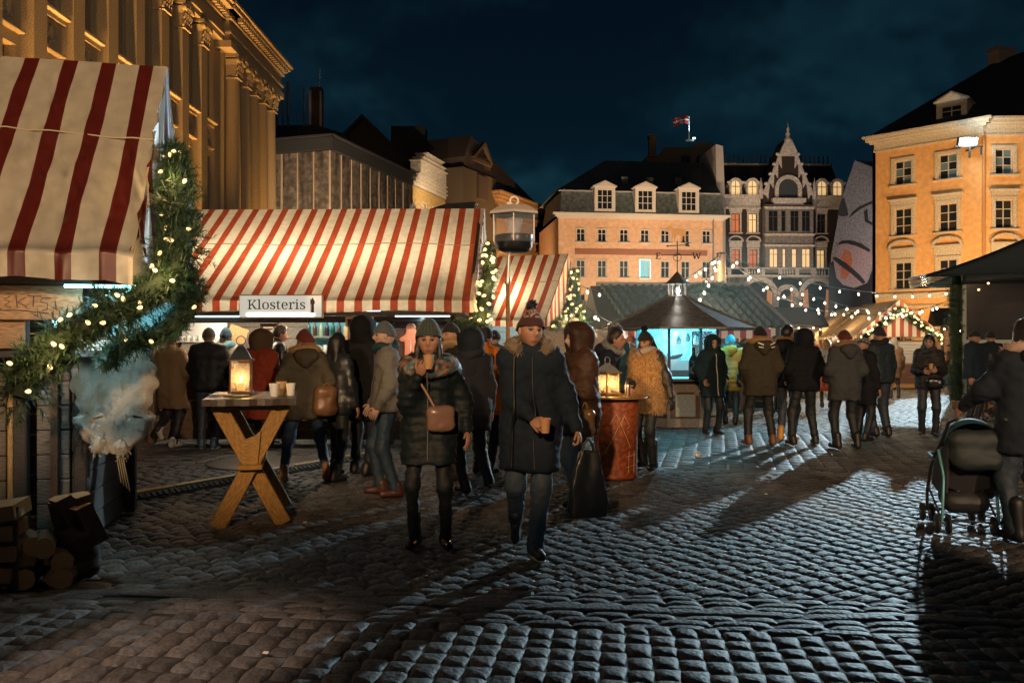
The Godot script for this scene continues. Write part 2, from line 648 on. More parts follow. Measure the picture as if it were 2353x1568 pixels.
func ground() -> void:
	var root := Node3D.new()
	root.name = "ground"
	root.set_meta("kind", "structure")
	root.set_meta("label", "wet grey cobbled square laid in bands and diagonal fields")
	add_child(root)
	var mb := MB.new()
	mb.quad(Vector3(-150, -0.020, 40), Vector3(150, -0.020, 40), Vector3(150, -0.020, -260), Vector3(-150, -0.020, -260))
	obj("joint_sand", mb, mat(Color(0.030, 0.027, 0.024), 0.85, {"tex": "grime", "scale": 0.6}), root)
	var spots := []     # [how large it shows, used only to pick the 300 single stones; transform; granite tone]
	var r := RandomNumberGenerator.new()
	r.seed = 4
	# a stone is grey granite; its own tone is drawn at random, wherever it lies
	var granite := func() -> Color:
		var g := 0.075 + 0.105 * pow(r.randf(), 1.3)
		var t := r.randf()
		return Color(g * (1.0 + 0.16 * t), g * (1.0 + 0.03 * t), g * (1.02 - 0.10 * t))
	var lay := func(ang: float, w: float, l: float, q0: float, q1: float, jit: float, bond: float, dome: float) -> void:
		var ca := cos(ang); var sa := sin(ang)
		var reach := 40.0
		var nrow := int(reach * 2 / w)
		for a in range(-nrow / 2, nrow / 2):
			var u := a * w
			var t := -reach + (bond * l if a & 1 else 0.0) + r.randf() * l * 0.3
			while t < reach:
				var ll := l * (1.0 + jit * (r.randf() - 0.5) * 2.0)
				var c := t + ll * 0.5
				t += ll
				var x := u * ca + c * sa
				var d := -u * sa + c * ca
				if d < 2.6 or d > 36.0 or absf(x) > d * 0.64 + 0.5: continue
				var q := d + 0.095 * x
				if q < q0 or q > q1: continue
				var b := Basis(Vector3.UP, -ang + (r.randf() - 0.5) * 0.06)
				b = b * Basis(Vector3(1, 0, 0), (r.randf() - 0.5) * 0.05) * Basis(Vector3(0, 0, 1), (r.randf() - 0.5) * 0.05)
				b = b * Basis.from_scale(Vector3(w * (0.93 + 0.06 * r.randf()), 0.021 * dome, ll * (0.96 + 0.03 * r.randf())))
				spots.append([w * ll / (d * d * d), Transform3D(b, Vector3(x, -0.001 - 0.006 * r.randf(), -d)), granite.call()])
	lay.call(deg_to_rad(7.0), 0.128, 0.152, 2.2, 4.58, 0.22, 0.5, 1.0)
	lay.call(deg_to_rad(96.0), 0.088, 0.27, 4.58, 4.80, 0.25, 0.5, 0.8)
	lay.call(deg_to_rad(96.0), 0.125, 0.62, 4.80, 4.93, 0.3, 0.5, 0.45)
	lay.call(deg_to_rad(96.0), 0.088, 0.27, 4.93, 5.16, 0.25, 0.5, 0.8)
	lay.call(deg_to_rad(58.0), 0.120, 0.16, 5.16, 9.9, 0.25, 0.5, 0.9)
	lay.call(deg_to_rad(96.0), 0.13, 0.35, 9.9, 10.35, 0.25, 0.5, 0.6)
	lay.call(deg_to_rad(14.0), 0.20, 0.23, 10.35, 14.6, 0.3, 0.5, 0.8)
	lay.call(deg_to_rad(80.0), 0.15, 0.22, 14.6, 36.0, 0.3, 0.5, 0.9)
	spots.sort_custom(func(a, b): return a[0] > b[0])
	var cm := mat(Color(1, 1, 1), 0.66, {"vc": true, "tex": "stone", "scale": Vector3(1.1, 1.1, 1.1), "bump": 1.2, "world": true})
	cm.metallic_specular = 0.42
	var vars := []
	for k in 8: vars.append(cobble_mesh(k + 3, 7, 0.62))
	var tint := {}
	for k in 300:
		# a few dozen tones are shared between the nearest stones
		var c: Color = spots[k][2]
		var key := "%d_%d" % [int(c.r * 70), int((c.r - c.b) * 90)]
		if not tint.has(key):
			tint[key] = mat(c, 0.66, {"tex": "stone", "scale": 1.1, "bump": 1.2, "world": true})
			tint[key].metallic_specular = 0.42
		inst("cobblestone", vars[k % 8], tint[key], root, spots[k][1])
	var mm := MultiMesh.new()
	mm.transform_format = MultiMesh.TRANSFORM_3D
	mm.use_colors = true
	mm.mesh = cobble_mesh(1, 5, 0.6)
	mm.instance_count = spots.size() - 300
	for k in mm.instance_count:
		mm.set_instance_transform(k, spots[k + 300][1])
		mm.set_instance_color(k, spots[k + 300][2])
	var mi := MultiMeshInstance3D.new()
	mi.name = "cobbles"
	mi.multimesh = mm
	mi.material_override = cm
	mi.set_meta("kind", "stuff")
	mi.set_meta("label", "smaller wet cobblestones further across the square")
	root.add_child(mi)
	print("stones ", spots.size())


# ---------- buildings ----------
var unit_box: ArrayMesh


func ubox(called: String, m: Material, parent: Node, o: Vector3, s: Vector3, b := Basis()) -> MeshInstance3D:
	if unit_box == null:
		var mb := MB.new()
		mb.box(Vector3.ZERO, Vector3.ONE)
		unit_box = mb.mesh()
	return inst(called, unit_box, m, parent, Transform3D(b * Basis.from_scale(s), o))


# a house whose front runs from a to b on the ground; its own x runs along the front, z outwards
func front(called: String, label: String, a: Vector3, b: Vector3) -> Node3D:
	return thing(called, label, "building", a, atan2(-(b.z - a.z), b.x - a.x))


# the front wall with real openings, a returned side and a back so that it is a solid block
func wall_with_holes(mb: MB, w: float, h: float, holes: Array, rev: float, deep: float, y0 := 0.0) -> void:
	var xs := [0.0, w]
	var ys := [y0, h]
	for r in holes:
		for q in [r.position.x, r.end.x]:
			if not xs.has(q): xs.append(q)
		for q in [r.position.y, r.end.y]:
			if not ys.has(q): ys.append(q)
	xs.sort(); ys.sort()
	for j in ys.size() - 1:
		for k in xs.size() - 1:
			var c := Vector2((xs[k] + xs[k + 1]) * 0.5, (ys[j] + ys[j + 1]) * 0.5)
			var open := false
			for r in holes:
				if r.has_point(c): open = true
			if not open:
				mb.quad(Vector3(xs[k], ys[j], 0), Vector3(xs[k + 1], ys[j], 0), Vector3(xs[k + 1], ys[j + 1], 0), Vector3(xs[k], ys[j + 1], 0))
	for r in holes:
		var p: Vector2 = r.position; var e: Vector2 = r.end
		mb.quad(Vector3(p.x, p.y, 0), Vector3(p.x, p.y, -rev), Vector3(e.x, p.y, -rev), Vector3(e.x, p.y, 0))
		mb.quad(Vector3(p.x, e.y, -rev), Vector3(p.x, e.y, 0), Vector3(e.x, e.y, 0), Vector3(e.x, e.y, -rev))
		mb.quad(Vector3(p.x, p.y, -rev), Vector3(p.x, p.y, 0), Vector3(p.x, e.y, 0), Vector3(p.x, e.y, -rev))
		mb.quad(Vector3(e.x, p.y, 0), Vector3(e.x, p.y, -rev), Vector3(e.x, e.y, -rev), Vector3(e.x, e.y, 0))
	mb.quad(Vector3(0, y0, -deep), Vector3(0, y0, 0), Vector3(0, h, 0), Vector3(0, h, -deep))
	mb.quad(Vector3(w, y0, 0), Vector3(w, y0, -deep), Vector3(w, h, -deep), Vector3(w, h, 0))
	mb.quad(Vector3(w, y0, -deep), Vector3(0, y0, -deep), Vector3(0, h, -deep), Vector3(w, h, -deep))
	mb.quad(Vector3(0, h, 0), Vector3(w, h, 0), Vector3(w, h, -deep), Vector3(0, h, -deep))


# one window of a front: frame with bars, its panes, surround, sill and hood
func window(par: Node3D, x: float, y: float, w: float, h: float, o := {}) -> void:
	var rev: float = o.get("rev", 0.18)
	var fm: Material = o.get("frame", mat(Color(0.62, 0.60, 0.56), 0.6))
	var gm: Material = o.get("glass", mat(Color(0.012, 0.016, 0.020), 0.12))
	var t: float = o.get("bar", 0.07)
	var mb := MB.new()
	var z := -rev + 0.05
	var cols: int = o.get("cols", 2)
	var rows: Array = o.get("rows", [0.66])
	mb.box(Vector3(x, y + h - t / 2, z), Vector3(w, t, 0.08)); mb.box(Vector3(x, y + t / 2, z), Vector3(w, t, 0.08))
	for s in [-1, 1]: mb.box(Vector3(x + s * (w / 2 - t / 2), y + h / 2, z), Vector3(t, h - 2 * t, 0.076))
	for k in range(1, cols): mb.box(Vector3(x - w / 2 + w * k / cols, y + h / 2, z + 0.004), Vector3(t, h - 2 * t, 0.07))
	for q in rows: mb.box(Vector3(x, y + h * q, z + 0.008), Vector3(w - 2 * t, t * 0.8, 0.06))
	var win := obj("window", mb, fm, par)
	var ys := [0.0] + rows + [1.0]
	for k in cols:
		for j in ys.size() - 1:
			var g := gm
			if o.has("glass2") and (k + j) % 2 == 1: g = o.glass2
			ubox("pane", g, win, Vector3(x - w / 2 + w * (k + 0.5) / cols, y + h * (ys[j] + ys[j + 1]) / 2, z - 0.012), Vector3(w / cols - 0.01, h * (ys[j + 1] - ys[j]) - 0.01, 0.012))
	var sm: Material = o.get("trim", fm)
	var sw: float = o.get("surround", 0.0)
	if sw > 0.0:
		mb = MB.new()
		for s in [-1, 1]: mb.box(Vector3(x + s * (w / 2 + sw / 2 + 0.004), y + h / 2, 0.03), Vector3(sw, h, 0.11), Basis(), 0.015)
		mb.box(Vector3(x, y + h + sw / 2, 0.035), Vector3(w + 2 * sw + 0.01, sw, 0.12), Basis(), 0.015)
		obj("surround", mb, sm, win)
	if o.get("sill", true):
		mb = MB.new()
		mb.box(Vector3(x, y - 0.06, 0.07), Vector3(w + 2 * sw + 0.22, 0.11, 0.24), Basis(), 0.02)
		obj("sill", mb, sm, win)
	var hw := w / 2 + sw + 0.16
	var top := y + h + sw
	match o.get("hood", ""):
		"flat":
			mb = MB.new()
			mb.box(Vector3(x, top + 0.16, 0.05), Vector3(2 * hw - 0.2, 0.3, 0.12)); mb.box(Vector3(x, top + 0.36, 0.13), Vector3(2 * hw, 0.1, 0.3), Basis(), 0.02)
			obj("hood", mb, sm, win)
		"tri":
			mb = MB.new()
			var hh: float = o.get("hood_h", 0.4)
			mb.prism(PackedVector2Array([Vector2(x - hw, top + 0.05), Vector2(x + hw, top + 0.05), Vector2(x + hw, top + 0.13), Vector2(x, top + 0.13 + hh), Vector2(x - hw, top + 0.13)]), 0.0, 0.16)
			obj("hood", mb, sm, win)
		"arc":
			mb = MB.new()
			mb.box(Vector3(x, top + 0.32, 0.05), Vector3(2 * hw - 0.2, 0.56, 0.1)); mb.box(Vector3(x, top + 0.65, 0.13), Vector3(2 * hw, 0.08, 0.28), Basis(), 0.02)
			for k in 10:
				var a0 := PI * k / 10.0; var a1 := PI * (k + 1) / 10.0
				var p := PackedVector2Array([Vector2(cos(a0) * hw, sin(a0) * 0.52), Vector2(cos(a1) * hw, sin(a1) * 0.52), Vector2(cos(a1) * (hw - 0.16), sin(a1) * 0.40), Vector2(cos(a0) * (hw - 0.16), sin(a0) * 0.40)])
				mb.prism(p, 0.0, 0.26, Transform3D(Basis(), Vector3(x, top + 0.70, 0.0)))
			obj("hood", mb, sm, win)


# a moulded course made of stepped bars along x
func course(mb: MB, x0: float, x1: float, y: float, steps: Array, ends := true) -> void:
	for s in steps:      # [height, how far proud]
		mb.box(Vector3((x0 + x1) / 2, y + s[0] / 2, s[1] / 2), Vector3(x1 - x0 + (2 * s[1] if ends else 0.0), s[0], s[1]))
		y += s[0]


func dormer(par: Node3D, x: float, y: float, w: float, h: float, z: float, trim: Material, side: Material, deep := 2.0) -> void:
	var d := sub("dormer", par, Vector3(x, y, z))
	var mb := MB.new()
	wall_with_holes(mb, w, h, [Rect2(0.28, 0.2, w - 0.56, h - 0.45)], 0.15, deep)
	var o := obj("dormer_front", mb, trim, d)
	o.position.x = -w / 2
	mb = MB.new()
	mb.prism(PackedVector2Array([Vector2(-w / 2 - 0.15, h), Vector2(w / 2 + 0.15, h), Vector2(w / 2 + 0.15, h + 0.1), Vector2(0, h + 0.62), Vector2(-w / 2 - 0.15, h + 0.1)]), -deep, 0.12)
	obj("dormer_roof", mb, side, d)
	mb = MB.new()
	mb.prism(PackedVector2Array([Vector2(-w / 2 - 0.1, h + 0.02), Vector2(w / 2 + 0.1, h + 0.02), Vector2(0, h + 0.52)]), 0.12, 0.17)
	obj("pediment", mb, trim, d)
	window(d, 0, 0.2, w - 0.56, h - 0.45, {"rows": [0.35, 0.68], "cols": 3 if w > 1.9 else 2, "sill": false, "rev": 0.15, "frame": trim, "bar": 0.06})


func buildings() -> void:
	stone_palace()
	wrapped_house()
	gabled_house()
	corniced_house()
	peach_house()
	dark_house()
	mural_house()
	corner_house()


# the long classical building whose front runs away from the viewer
func stone_palace() -> void:
	var X0 := -17.5
	var near := Vector3(X0 + 0.018 * 19.0, 0, -19.0)
	var far := Vector3(X0 + 0.018 * 55.4, 0, -55.4)
	var b := front("stone_palace", "long pale stone building with giant pilasters and deep cornice, lit orange from below", near, far)
	# own x: metres from the near end; own z: out over the square
	var st := mat(Color(0.48, 0.39, 0.27), 0.85, {"tex": "stone", "scale": 0.7, "bump": 0.8})
	var dark := mat(Color(0.012, 0.011, 0.010), 0.2)
	var L := near.distance_to(far)
	var bays := []
	for d in [21.1, 23.6, 26.1, 28.6, 31.1, 33.7, 36.1, 38.6, 40.9, 43.3]: bays.append((d - 19.0) * 1.0)
	var holes := []
	for x in bays:
		holes.append(Rect2(x + 0.95, 13.65, 1.25, 4.2)); holes.append(Rect2(x + 0.95, 8.6, 1.25, 3.1)); holes.append(Rect2(x + 0.95, 3.2, 1.25, 3.6))
	var mb := MB.new()
	wall_with_holes(mb, L, 18.4, holes, 0.55, 14.0)
	obj("wall", mb, st, b)
	var fr := mat(Color(0.06, 0.05, 0.04), 0.6)
	var pil := MB.new()
	pil.box(Vector3(0, 12.3, 0.24), Vector3(0.78, 9.4, 0.48)); pil.box(Vector3(0, 7.3, 0.3), Vector3(1.0, 0.6, 0.62)); pil.box(Vector3(0, 3.5, 0.27), Vector3(1.05, 7.0, 0.54))
	var pm := pil.mesh()
	var cap := MB.new()
	cap.lathe([Vector2(0.40, 17.0), Vector2(0.46, 17.05), Vector2(0.42, 17.12), Vector2(0.42, 17.8), Vector2(0.56, 18.1)], 4, Vector3(0, 0, 0.2), Basis(Vector3.UP, PI / 4) * Basis.from_scale(Vector3(1.25, 1, 1.25)), true)
	for row in 2:
		for k in 4:
			for lv in 3:
				var t := lv / 3.0
				cap.sphere(Vector3(-0.36 + 0.24 * k, 17.22 + row * 0.36 + 0.09 * lv, 0.52 + 0.05 * row + 0.07 * t), Vector3(0.10 - 0.015 * lv, 0.09, 0.08), 6, 4)
	for s in [-1, 1]: cap.lathe([Vector2(0.02, -0.1), Vector2(0.17, -0.09), Vector2(0.17, 0.09), Vector2(0.02, 0.1)], 10, Vector3(s * 0.42, 18.05, 0.62), Basis(Vector3.RIGHT, PI / 2))
	cap.box(Vector3(0, 18.28, 0.3), Vector3(1.15, 0.16, 0.8))
	var cm := cap.mesh()
	for x in bays:
		var p := inst("pilaster", pm, st, b, Transform3D(Basis(), Vector3(x + 0.35, 0, 0)))
		inst("capital", cm, st, p)
	for x in bays:
		var xc: float = x + 1.575
		window(b, xc, 13.65, 1.25, 4.2, {"rev": 0.5, "rows": [0.3, 0.62], "frame": fr, "glass": dark, "sill": false})
		window(b, xc, 8.6, 1.25, 3.1, {"rev": 0.5, "rows": [0.65], "frame": fr, "glass": dark, "sill": false})
		window(b, xc, 3.2, 1.25, 3.6, {"rev": 0.5, "rows": [0.65], "frame": fr, "glass": dark, "sill": false})
		var bk := MB.new()
		bk.box(Vector3(xc, 13.55, 0.22), Vector3(1.62, 0.16, 0.46), Basis(), 0.03); bk.box(Vector3(xc, 13.38, 0.14), Vector3(1.5, 0.16, 0.28)); bk.box(Vector3(xc, 12.75, 0.06), Vector3(1.4, 1.1, 0.12)); bk.box(Vector3(xc, 12.15, 0.14), Vector3(1.5, 0.12, 0.28), Basis(), 0.03)
		obj("window_ledge", bk, st, b)
		var rel := MB.new()
		rel.sphere(Vector3(xc, 12.8, 0.14), Vector3(0.2, 0.26, 0.1), 8, 6)
		for k in 7: rel.sphere(Vector3(xc + cos(k * 0.9) * 0.24, 12.78 + sin(k * 0.9) * 0.3, 0.13), Vector3(0.09, 0.09, 0.07), 6, 4)
		obj("carved_mask", rel, st, b)
	# the projecting far end with its row of columns
	var ex := L - 8.2
	mb = MB.new()
	mb.box(Vector3(ex + 4.1, 9.2, 0.1), Vector3(8.2, 18.4, 0.2))
	obj("end_bay", mb, st, b)
	var colm := MB.new()
	colm.lathe([Vector2(0.52, 6.6), Vector2(0.52, 7.0), Vector2(0.44, 7.1), Vector2(0.45, 11.0), Vector2(0.38, 16.6), Vector2(0.44, 16.7)], 14)
	colm.box(Vector3(0, 3.3, 0), Vector3(1.1, 6.6, 1.1))
	var colmesh := colm.mesh()
	for k in 5:
		var cx := ex + 0.7 + k * 1.7
		var c := inst("column", colmesh, st, b, Transform3D(Basis(), Vector3(cx, 0, 0.45)))
		inst("capital", cm, st, c, Transform3D(Basis(), Vector3(0, -0.35, -0.15)))
	mb = MB.new()
	course(mb, 0, ex, 18.4, [[0.3, 0.5], [0.12, 0.6], [0.75, 0.45], [0.15, 0.65]])
	course(mb, ex, L, 18.02, [[0.38, 0.95], [0.4, 0.85], [0.12, 0.95], [0.65, 0.8], [0.15, 1.0]])
	obj("entablature", mb, st, b)
	var den := MB.new()
	den.box(Vector3.ZERO, Vector3(0.2, 0.26, 0.3))
	var dm := den.mesh()
	var x := 0.2
	while x < L + 1.0:
		var z := 0.75 if x < ex else 1.12
		inst("dentil", dm, st, b, Transform3D(Basis(), Vector3(x, 19.86, z)))
		x += 0.38
	mb = MB.new()
	course(mb, 0, ex, 20.0, [[0.22, 1.2], [0.16, 1.35]])
	course(mb, ex, L, 20.0, [[0.22, 1.3], [0.16, 1.45]])
	mb.box(Vector3(L / 2, 21.0, -1.0), Vector3(L + 0.4, 1.3, 1.6)); mb.box(Vector3(L / 2, 21.72, -0.9), Vector3(L + 0.8, 0.16, 2.0))
	mb.box(Vector3(L / 2, 21.0, -8.0), Vector3(L, 0.4, 12.0))
	obj("cornice", mb, st, b)
	# the floodlights along its foot
	var hm := mat(Color(0.03, 0.03, 0.03), 0.5)
	var lm := mat(Color(0.5, 0.4, 0.3), 0.4, {"emit": Color(1.0, 0.6, 0.25), "energy": 3.0})
	for k in 9:
		var lx: float = bays[k + 1] + 1.575 if k < 8 else 31.5
		var g := b.to_global(Vector3(lx, 0, 0.95 if k < 8 else 2.4))
		var f := thing("ground_floodlight", "small black floodlight on the ground aimed up the pale stone building", "floodlight", g, b.rotation.y, "floodlights along the stone building")
		mb = MB.new(); mb.box(Vector3(0, 0.2, 0), Vector3(0.4, 0.26, 0.2), Basis(Vector3.RIGHT, -1.1), 0.02); mb.box(Vector3(0, 0.05, 0), Vector3(0.3, 0.1, 0.16))
		obj("housing", mb, hm, f)
		ubox("lens", lm, f, Vector3(0, 0.30, -0.02), Vector3(0.34, 0.02, 0.18), Basis(Vector3.RIGHT, -0.25))
		spot(g + b.global_basis.z * 0.0 + Vector3(0, 0.36, 0), b.to_global(Vector3(lx, 18.0, 0.35 if k < 8 else 0.9)), Color(1.0, 0.48, 0.12), PALACE_E, 30, 0.25, null, 0.9)


# the scaffolded corner house behind sheeting
func wrapped_house() -> void:
	var C := Vector3(-13.2, 0, -60)
	var dir := Vector3(sin(0.295), 0, -cos(0.295))
	var left := Vector3(-cos(0.295), 0, -sin(0.295))
	var sheet := mat(Color(0.28, 0.245, 0.21), 0.75, {"tex": "grime", "scale": 0.25})
	var seam := mat(Color(0.55, 0.45, 0.33), 0.7)
	var cap := mat(Color(0.05, 0.055, 0.06), 0.6)
	var b := thing("wrapped_house", "corner house hidden behind pale scaffold sheeting with vertical seams", "building", C, 0.0)
	var s := -1.0
	for face in [[left, 12.0, 9], [dir, 14.2, 9]]:
		var d: Vector3 = face[0]; var len: float = face[1]; var cnt: int = face[2]
		var out := Vector3(-d.z, 0, d.x) * s
		if s < 0: out = Vector3(d.z, 0, -d.x)
		if out.z < 0: out = -out
		var w := len / cnt
		for k in cnt:
			var mb := MB.new()
			var f := func(u: float, v: float) -> Vector3:
				var bulge := 0.12 * sin(PI * fmod(u, 1.0)) * (0.5 + 0.5 * sin(v * 3.0 + k * 2.1)) + 0.05 * noise.get_noise_2d(u * 40 + k * 13, v * 30)
				return d * (u * w) + Vector3(0, v * 15.4, 0) + out * bulge
			mb.surf(f, k + 0.0, k + 0.999, 8, 0.0, 1.0, 12)
			obj("sheet", mb, sheet, b)
			if k > 0 or s < 0:
				mb = MB.new()
				mb.box(d * (k * w) + Vector3(0, 7.7, 0) + out * 0.05, Vector3(0.07 + 0.05 * int(k % 3 == 0), 15.4, 0.07), Basis(Vector3.UP, atan2(-d.z, d.x)))
				obj("seam", mb, seam, b)
		var top := MB.new()
		top.xf = Transform3D(Basis(Vector3.UP, atan2(-d.z, d.x)), Vector3.ZERO)
		top.box(Vector3(len / 2, 15.9, -0.0), Vector3(len + 0.3, 0.9, 0.5)); top.box(Vector3(len / 2, 16.45, 0.0), Vector3(len + 0.6, 0.12, 1.0))
		obj("roof_edge", top, cap, b)
		s = 1.0
	var mb2 := MB.new()
	var ia := left * 12.0; var ib := dir * 14.2
	mb2.fan([Vector3(0, 16.4, 0), ib + Vector3(0, 16.4, 0), ia + ib + Vector3(0, 19.2, 0), ia + Vector3(0, 16.4, 0)])
	mb2.quad(ia * 0.98 + Vector3(0, 0, -0.4), Vector3(0, 0, -0.4), Vector3(0, 15.4, -0.4), ia * 0.98 + Vector3(0, 15.4, -0.4))
	mb2.quad(Vector3(-0.4, 0, -0.3), ib + Vector3(-0.4, 0, 0), ib + Vector3(-0.4, 15.4, 0), Vector3(-0.4, 15.4, -0.3))
	obj("roof", mb2, cap, b)
	# the tall chimney and the dark roofs behind it
	var st := thing("brick_chimney", "tall dark brick chimney stack with pale corners above the wrapped house", "chimney", pp(727, 300, 82) - Vector3(0, 3, 0))
	var m := MB.new()
	m.box(Vector3(0, 3.6, 0), Vector3(1.1, 7.2, 1.1))
	obj("shaft", m, mat(Color(0.10, 0.06, 0.04), 0.9, {"tex": "stone", "scale": 2.0}), st)
	m = MB.new()
	for k in [-1, 1]: m.box(Vector3(k * 0.52, 5.0, 0.42), Vector3(0.2, 3.6, 0.34))
	obj("corner_strip", m, mat(Color(0.4, 0.28, 0.2), 0.8), st)
	m = MB.new(); m.tube([Vector3(0.3, 7.2, 0), Vector3(0.3, 9.2, 0)], [0.04], 5); m.sphere(Vector3(0.3, 8.3, 0), Vector3(0.14, 0.14, 0.14))
	obj("aerial", m, mat(Color(0.5, 0.5, 0.5), 0.4), st)
	for k in 4:
		var pipe := MB.new()
		pipe.tube([Vector3(0, 0, 0), Vector3(0, 4.4 - 0.5 * (k % 2), 0)], [0.14 - 0.04 * (k % 2)], 8)
		var o := obj("metal_flue", pipe, mat(Color(0.16, 0.14, 0.13), 0.45, {"metal": 0.6}))
		o.position = pp([635, 649, 661, 698][k], 292, 80)
		tag(o, "thin metal flue pipe rising over the dark roof beside the stone building", "flue", "flues over the dark roof")
	# plain dark roof on which the flues stand, and the steep roof behind the sheeting
	var dr := thing("dark_roof_house", "dark steep roofed house rising behind the wrapped house", "building", Vector3(-24, 0, -80))
	m = MB.new(); m.box(Vector3(2, 10.8, -3), Vector3(12, 21.6, 6))
	m.prism(PackedVector2Array([Vector2(-4, 21.6), Vector2(8, 21.6), Vector2(5, 22.5), Vector2(-3, 22.4)]), -6, 0)
	obj("block", m, mat(Color(0.02, 0.02, 0.022), 0.9), dr)
	var sr := thing("steep_roof_house", "brown steep gabled roof with a dormer behind the sheeting", "building", Vector3(-15.4, 0, -84))
	m = MB.new(); m.prism(PackedVector2Array([Vector2(-2.2, 0), Vector2(7.4, 0), Vector2(7.4, 17.2), Vector2(0.2, 24.0), Vector2(-2.2, 21.6)]), -8, 0)
	obj("gable_wall", m, mat(Color(0.07, 0.045, 0.03), 0.9, {"tex": "stone", "scale": 1.2}), sr)
	m = MB.new(); m.prism(PackedVector2Array([Vector2(0.1, 24.1), Vector2(7.7, 16.9), Vector2(7.7, 17.3), Vector2(0.2, 24.6), Vector2(-2.6, 21.8), Vector2(-2.4, 21.5)]), -8.4, 0.3)
	obj("roof", m, mat(Color(0.025, 0.022, 0.022), 0.85), sr)
	m = MB.new(); m.box(Vector3(4.4, 22.6, -4.6), Vector3(3.6, 3.4, 2.6)); m.box(Vector3(7.6, 20.2, -4.6), Vector3(2.8, 2.6, 2.2))
	obj("dormer", m, mat(Color(0.02, 0.018, 0.018), 0.9), sr)


# pale house with a stepped baroque gable
func gabled_house() -> void:
	var a := pp(938, 784, 73.5); a.y = 0
	var e := pp(1052, 784, 86.0); e.y = 0
	var b := front("gabled_house", "pale plaster house with scrolled stepped gable and arched windows", a, e)
	var L := a.distance_to(e)
	var pl := mat(Color(0.62, 0.54, 0.44), 0.85, {"tex": "plaster", "scale": 0.3})
	var ye := mat(Color(0.55, 0.36, 0.13), 0.85, {"tex": "plaster", "scale": 0.3})
	var holes := []
	var wx := [2.2, 5.6, 9.0, 12.2]
	for x in wx: holes.append(Rect2(x - 0.45, 7.6, 0.9, 1.7))
	var mb := MB.new()
	wall_with_holes(mb, L, 10.6, holes, 0.2, 9.0)
	obj("wall", mb, pl, b)
	for x in wx: window(b, x, 7.6, 0.9, 1.7, {"rev": 0.2, "surround": 0.12})
	mb = MB.new()
	course(mb, 0, L, 9.7, [[0.5, 0.12], [0.35, 0.3], [0.3, 0.5]])
	obj("string_course", mb, ye, b)
	# the gable storey
	holes = []
	for x in [3.6, 6.0, 8.4]: holes.append(Rect2(x - 0.45, 12.0, 0.9, 2.3))
	mb = MB.new()
	wall_with_holes(mb, 10.4, 15.6, holes.map(func(r): return Rect2(r.position - Vector2(1.0, 0), r.size)), 0.25, 4.0, 10.85)
	var g := obj("gable_wall", mb, ye, b)
	g.position = Vector3(1.0, 0, 0)
	for x in [3.6, 6.0, 8.4]: window(b, x, 12.0, 0.9, 2.3, {"rev": 0.25, "surround": 0.14, "trim": pl, "rows": [0.35, 0.7]})
	for st in [[1.0, 11.6, 15.6, 0.5], [1.5, 10.8, 16.1, 0.4], [1.9, 10.3, 16.5, 0.4], [2.6, 9.6, 16.9, 1.4], [3.3, 8.8, 18.3, 0.4], [4.0, 8.2, 18.7, 0.5]]:
		mb = MB.new()
		mb.box(Vector3((st[0] + st[1]) / 2, st[2] + st[3] / 2, -0.4), Vector3(st[1] - st[0], st[3] - 0.12, 1.0)); mb.box(Vector3((st[0] + st[1]) / 2, st[2] + st[3] - 0.06, -0.35), Vector3(st[1] - st[0] + 0.3, 0.14, 1.3), Basis(), 0.03)
		obj("gable_step", mb, pl, b)
	for x in [0.7, 12.2]:
		mb = MB.new()
		for k in 9:
			var a0 := PI * k / 8.0
			mb.box(Vector3(x + cos(a0) * 0.62, 13.2 + sin(a0) * 0.62, 0.1), Vector3(0.3, 0.3, 0.4), Basis(Vector3(0, 0, 1), a0))
		mb.box(Vector3(x - 0.62, 12.1, 0.1), Vector3(0.26, 2.2, 0.4)); mb.box(Vector3(x + 0.62, 12.1, 0.1), Vector3(0.26, 2.2, 0.4)); mb.box(Vector3(x, 11.0, 0.1), Vector3(1.9, 0.24, 0.5))
		obj("round_window_frame", mb, pl, b)
		mb = MB.new(); mb.lathe([Vector2(0.0, 0), Vector2(0.55, 0), Vector2(0.55, -0.1)], 14, Vector3(x, 13.2, 0.04), Basis(Vector3.RIGHT, PI / 2)); mb.box(Vector3(x, 12.2, 0.0), Vector3(1.0, 1.9, 0.06))
		obj("pane", mb, mat(Color(0.01, 0.012, 0.015), 0.15), b)
	# dark tower house and the peaked lean-to beside it
	var dk := mat(Color(0.085, 0.062, 0.035), 0.9, {"tex": "stone", "scale": 0.8})
	var t := front("dark_tower_house", "dark plaster tower house with a small chimney beside the pale gable", pp(1018, 784, 92) * Vector3(1, 0, 1), pp(1092, 784, 97) * Vector3(1, 0, 1))
	mb = MB.new(); mb.box(Vector3(1.8, 10.4, -3), Vector3(3.6, 20.8, 6)); mb.prism(PackedVector2Array([Vector2(-2.0, 13), Vector2(0, 13), Vector2(0, 20.4), Vector2(-2.0, 20.2)]), -5, 0)
	mb.box(Vector3(2.0, 8.6, 0.6), Vector3(5.2, 17.2, 2.0))
	obj("wall", mb, dk, t)
	mb = MB.new(); mb.box(Vector3(2.6, 21.6, -1.6), Vector3(1.5, 1.7, 1.2)); mb.box(Vector3(2.6, 22.5, -1.6), Vector3(1.8, 0.14, 1.5))
	obj("chimney", mb, mat(Color(0.35, 0.27, 0.2), 0.9, {"tex": "stone", "scale": 1.5}), t)
	ubox("roof", mat(Color(0.015, 0.015, 0.016), 0.9), t, Vector3(3.0, 19.9, -1.0), Vector3(3.4, 2.6, 6.4))
	var p := front("small_gable_house", "small dark roofed house with a pale pointed gable behind the striped awning", pp(1036, 784, 70) * Vector3(1, 0, 1), pp(1130, 784, 72) * Vector3(1, 0, 1))
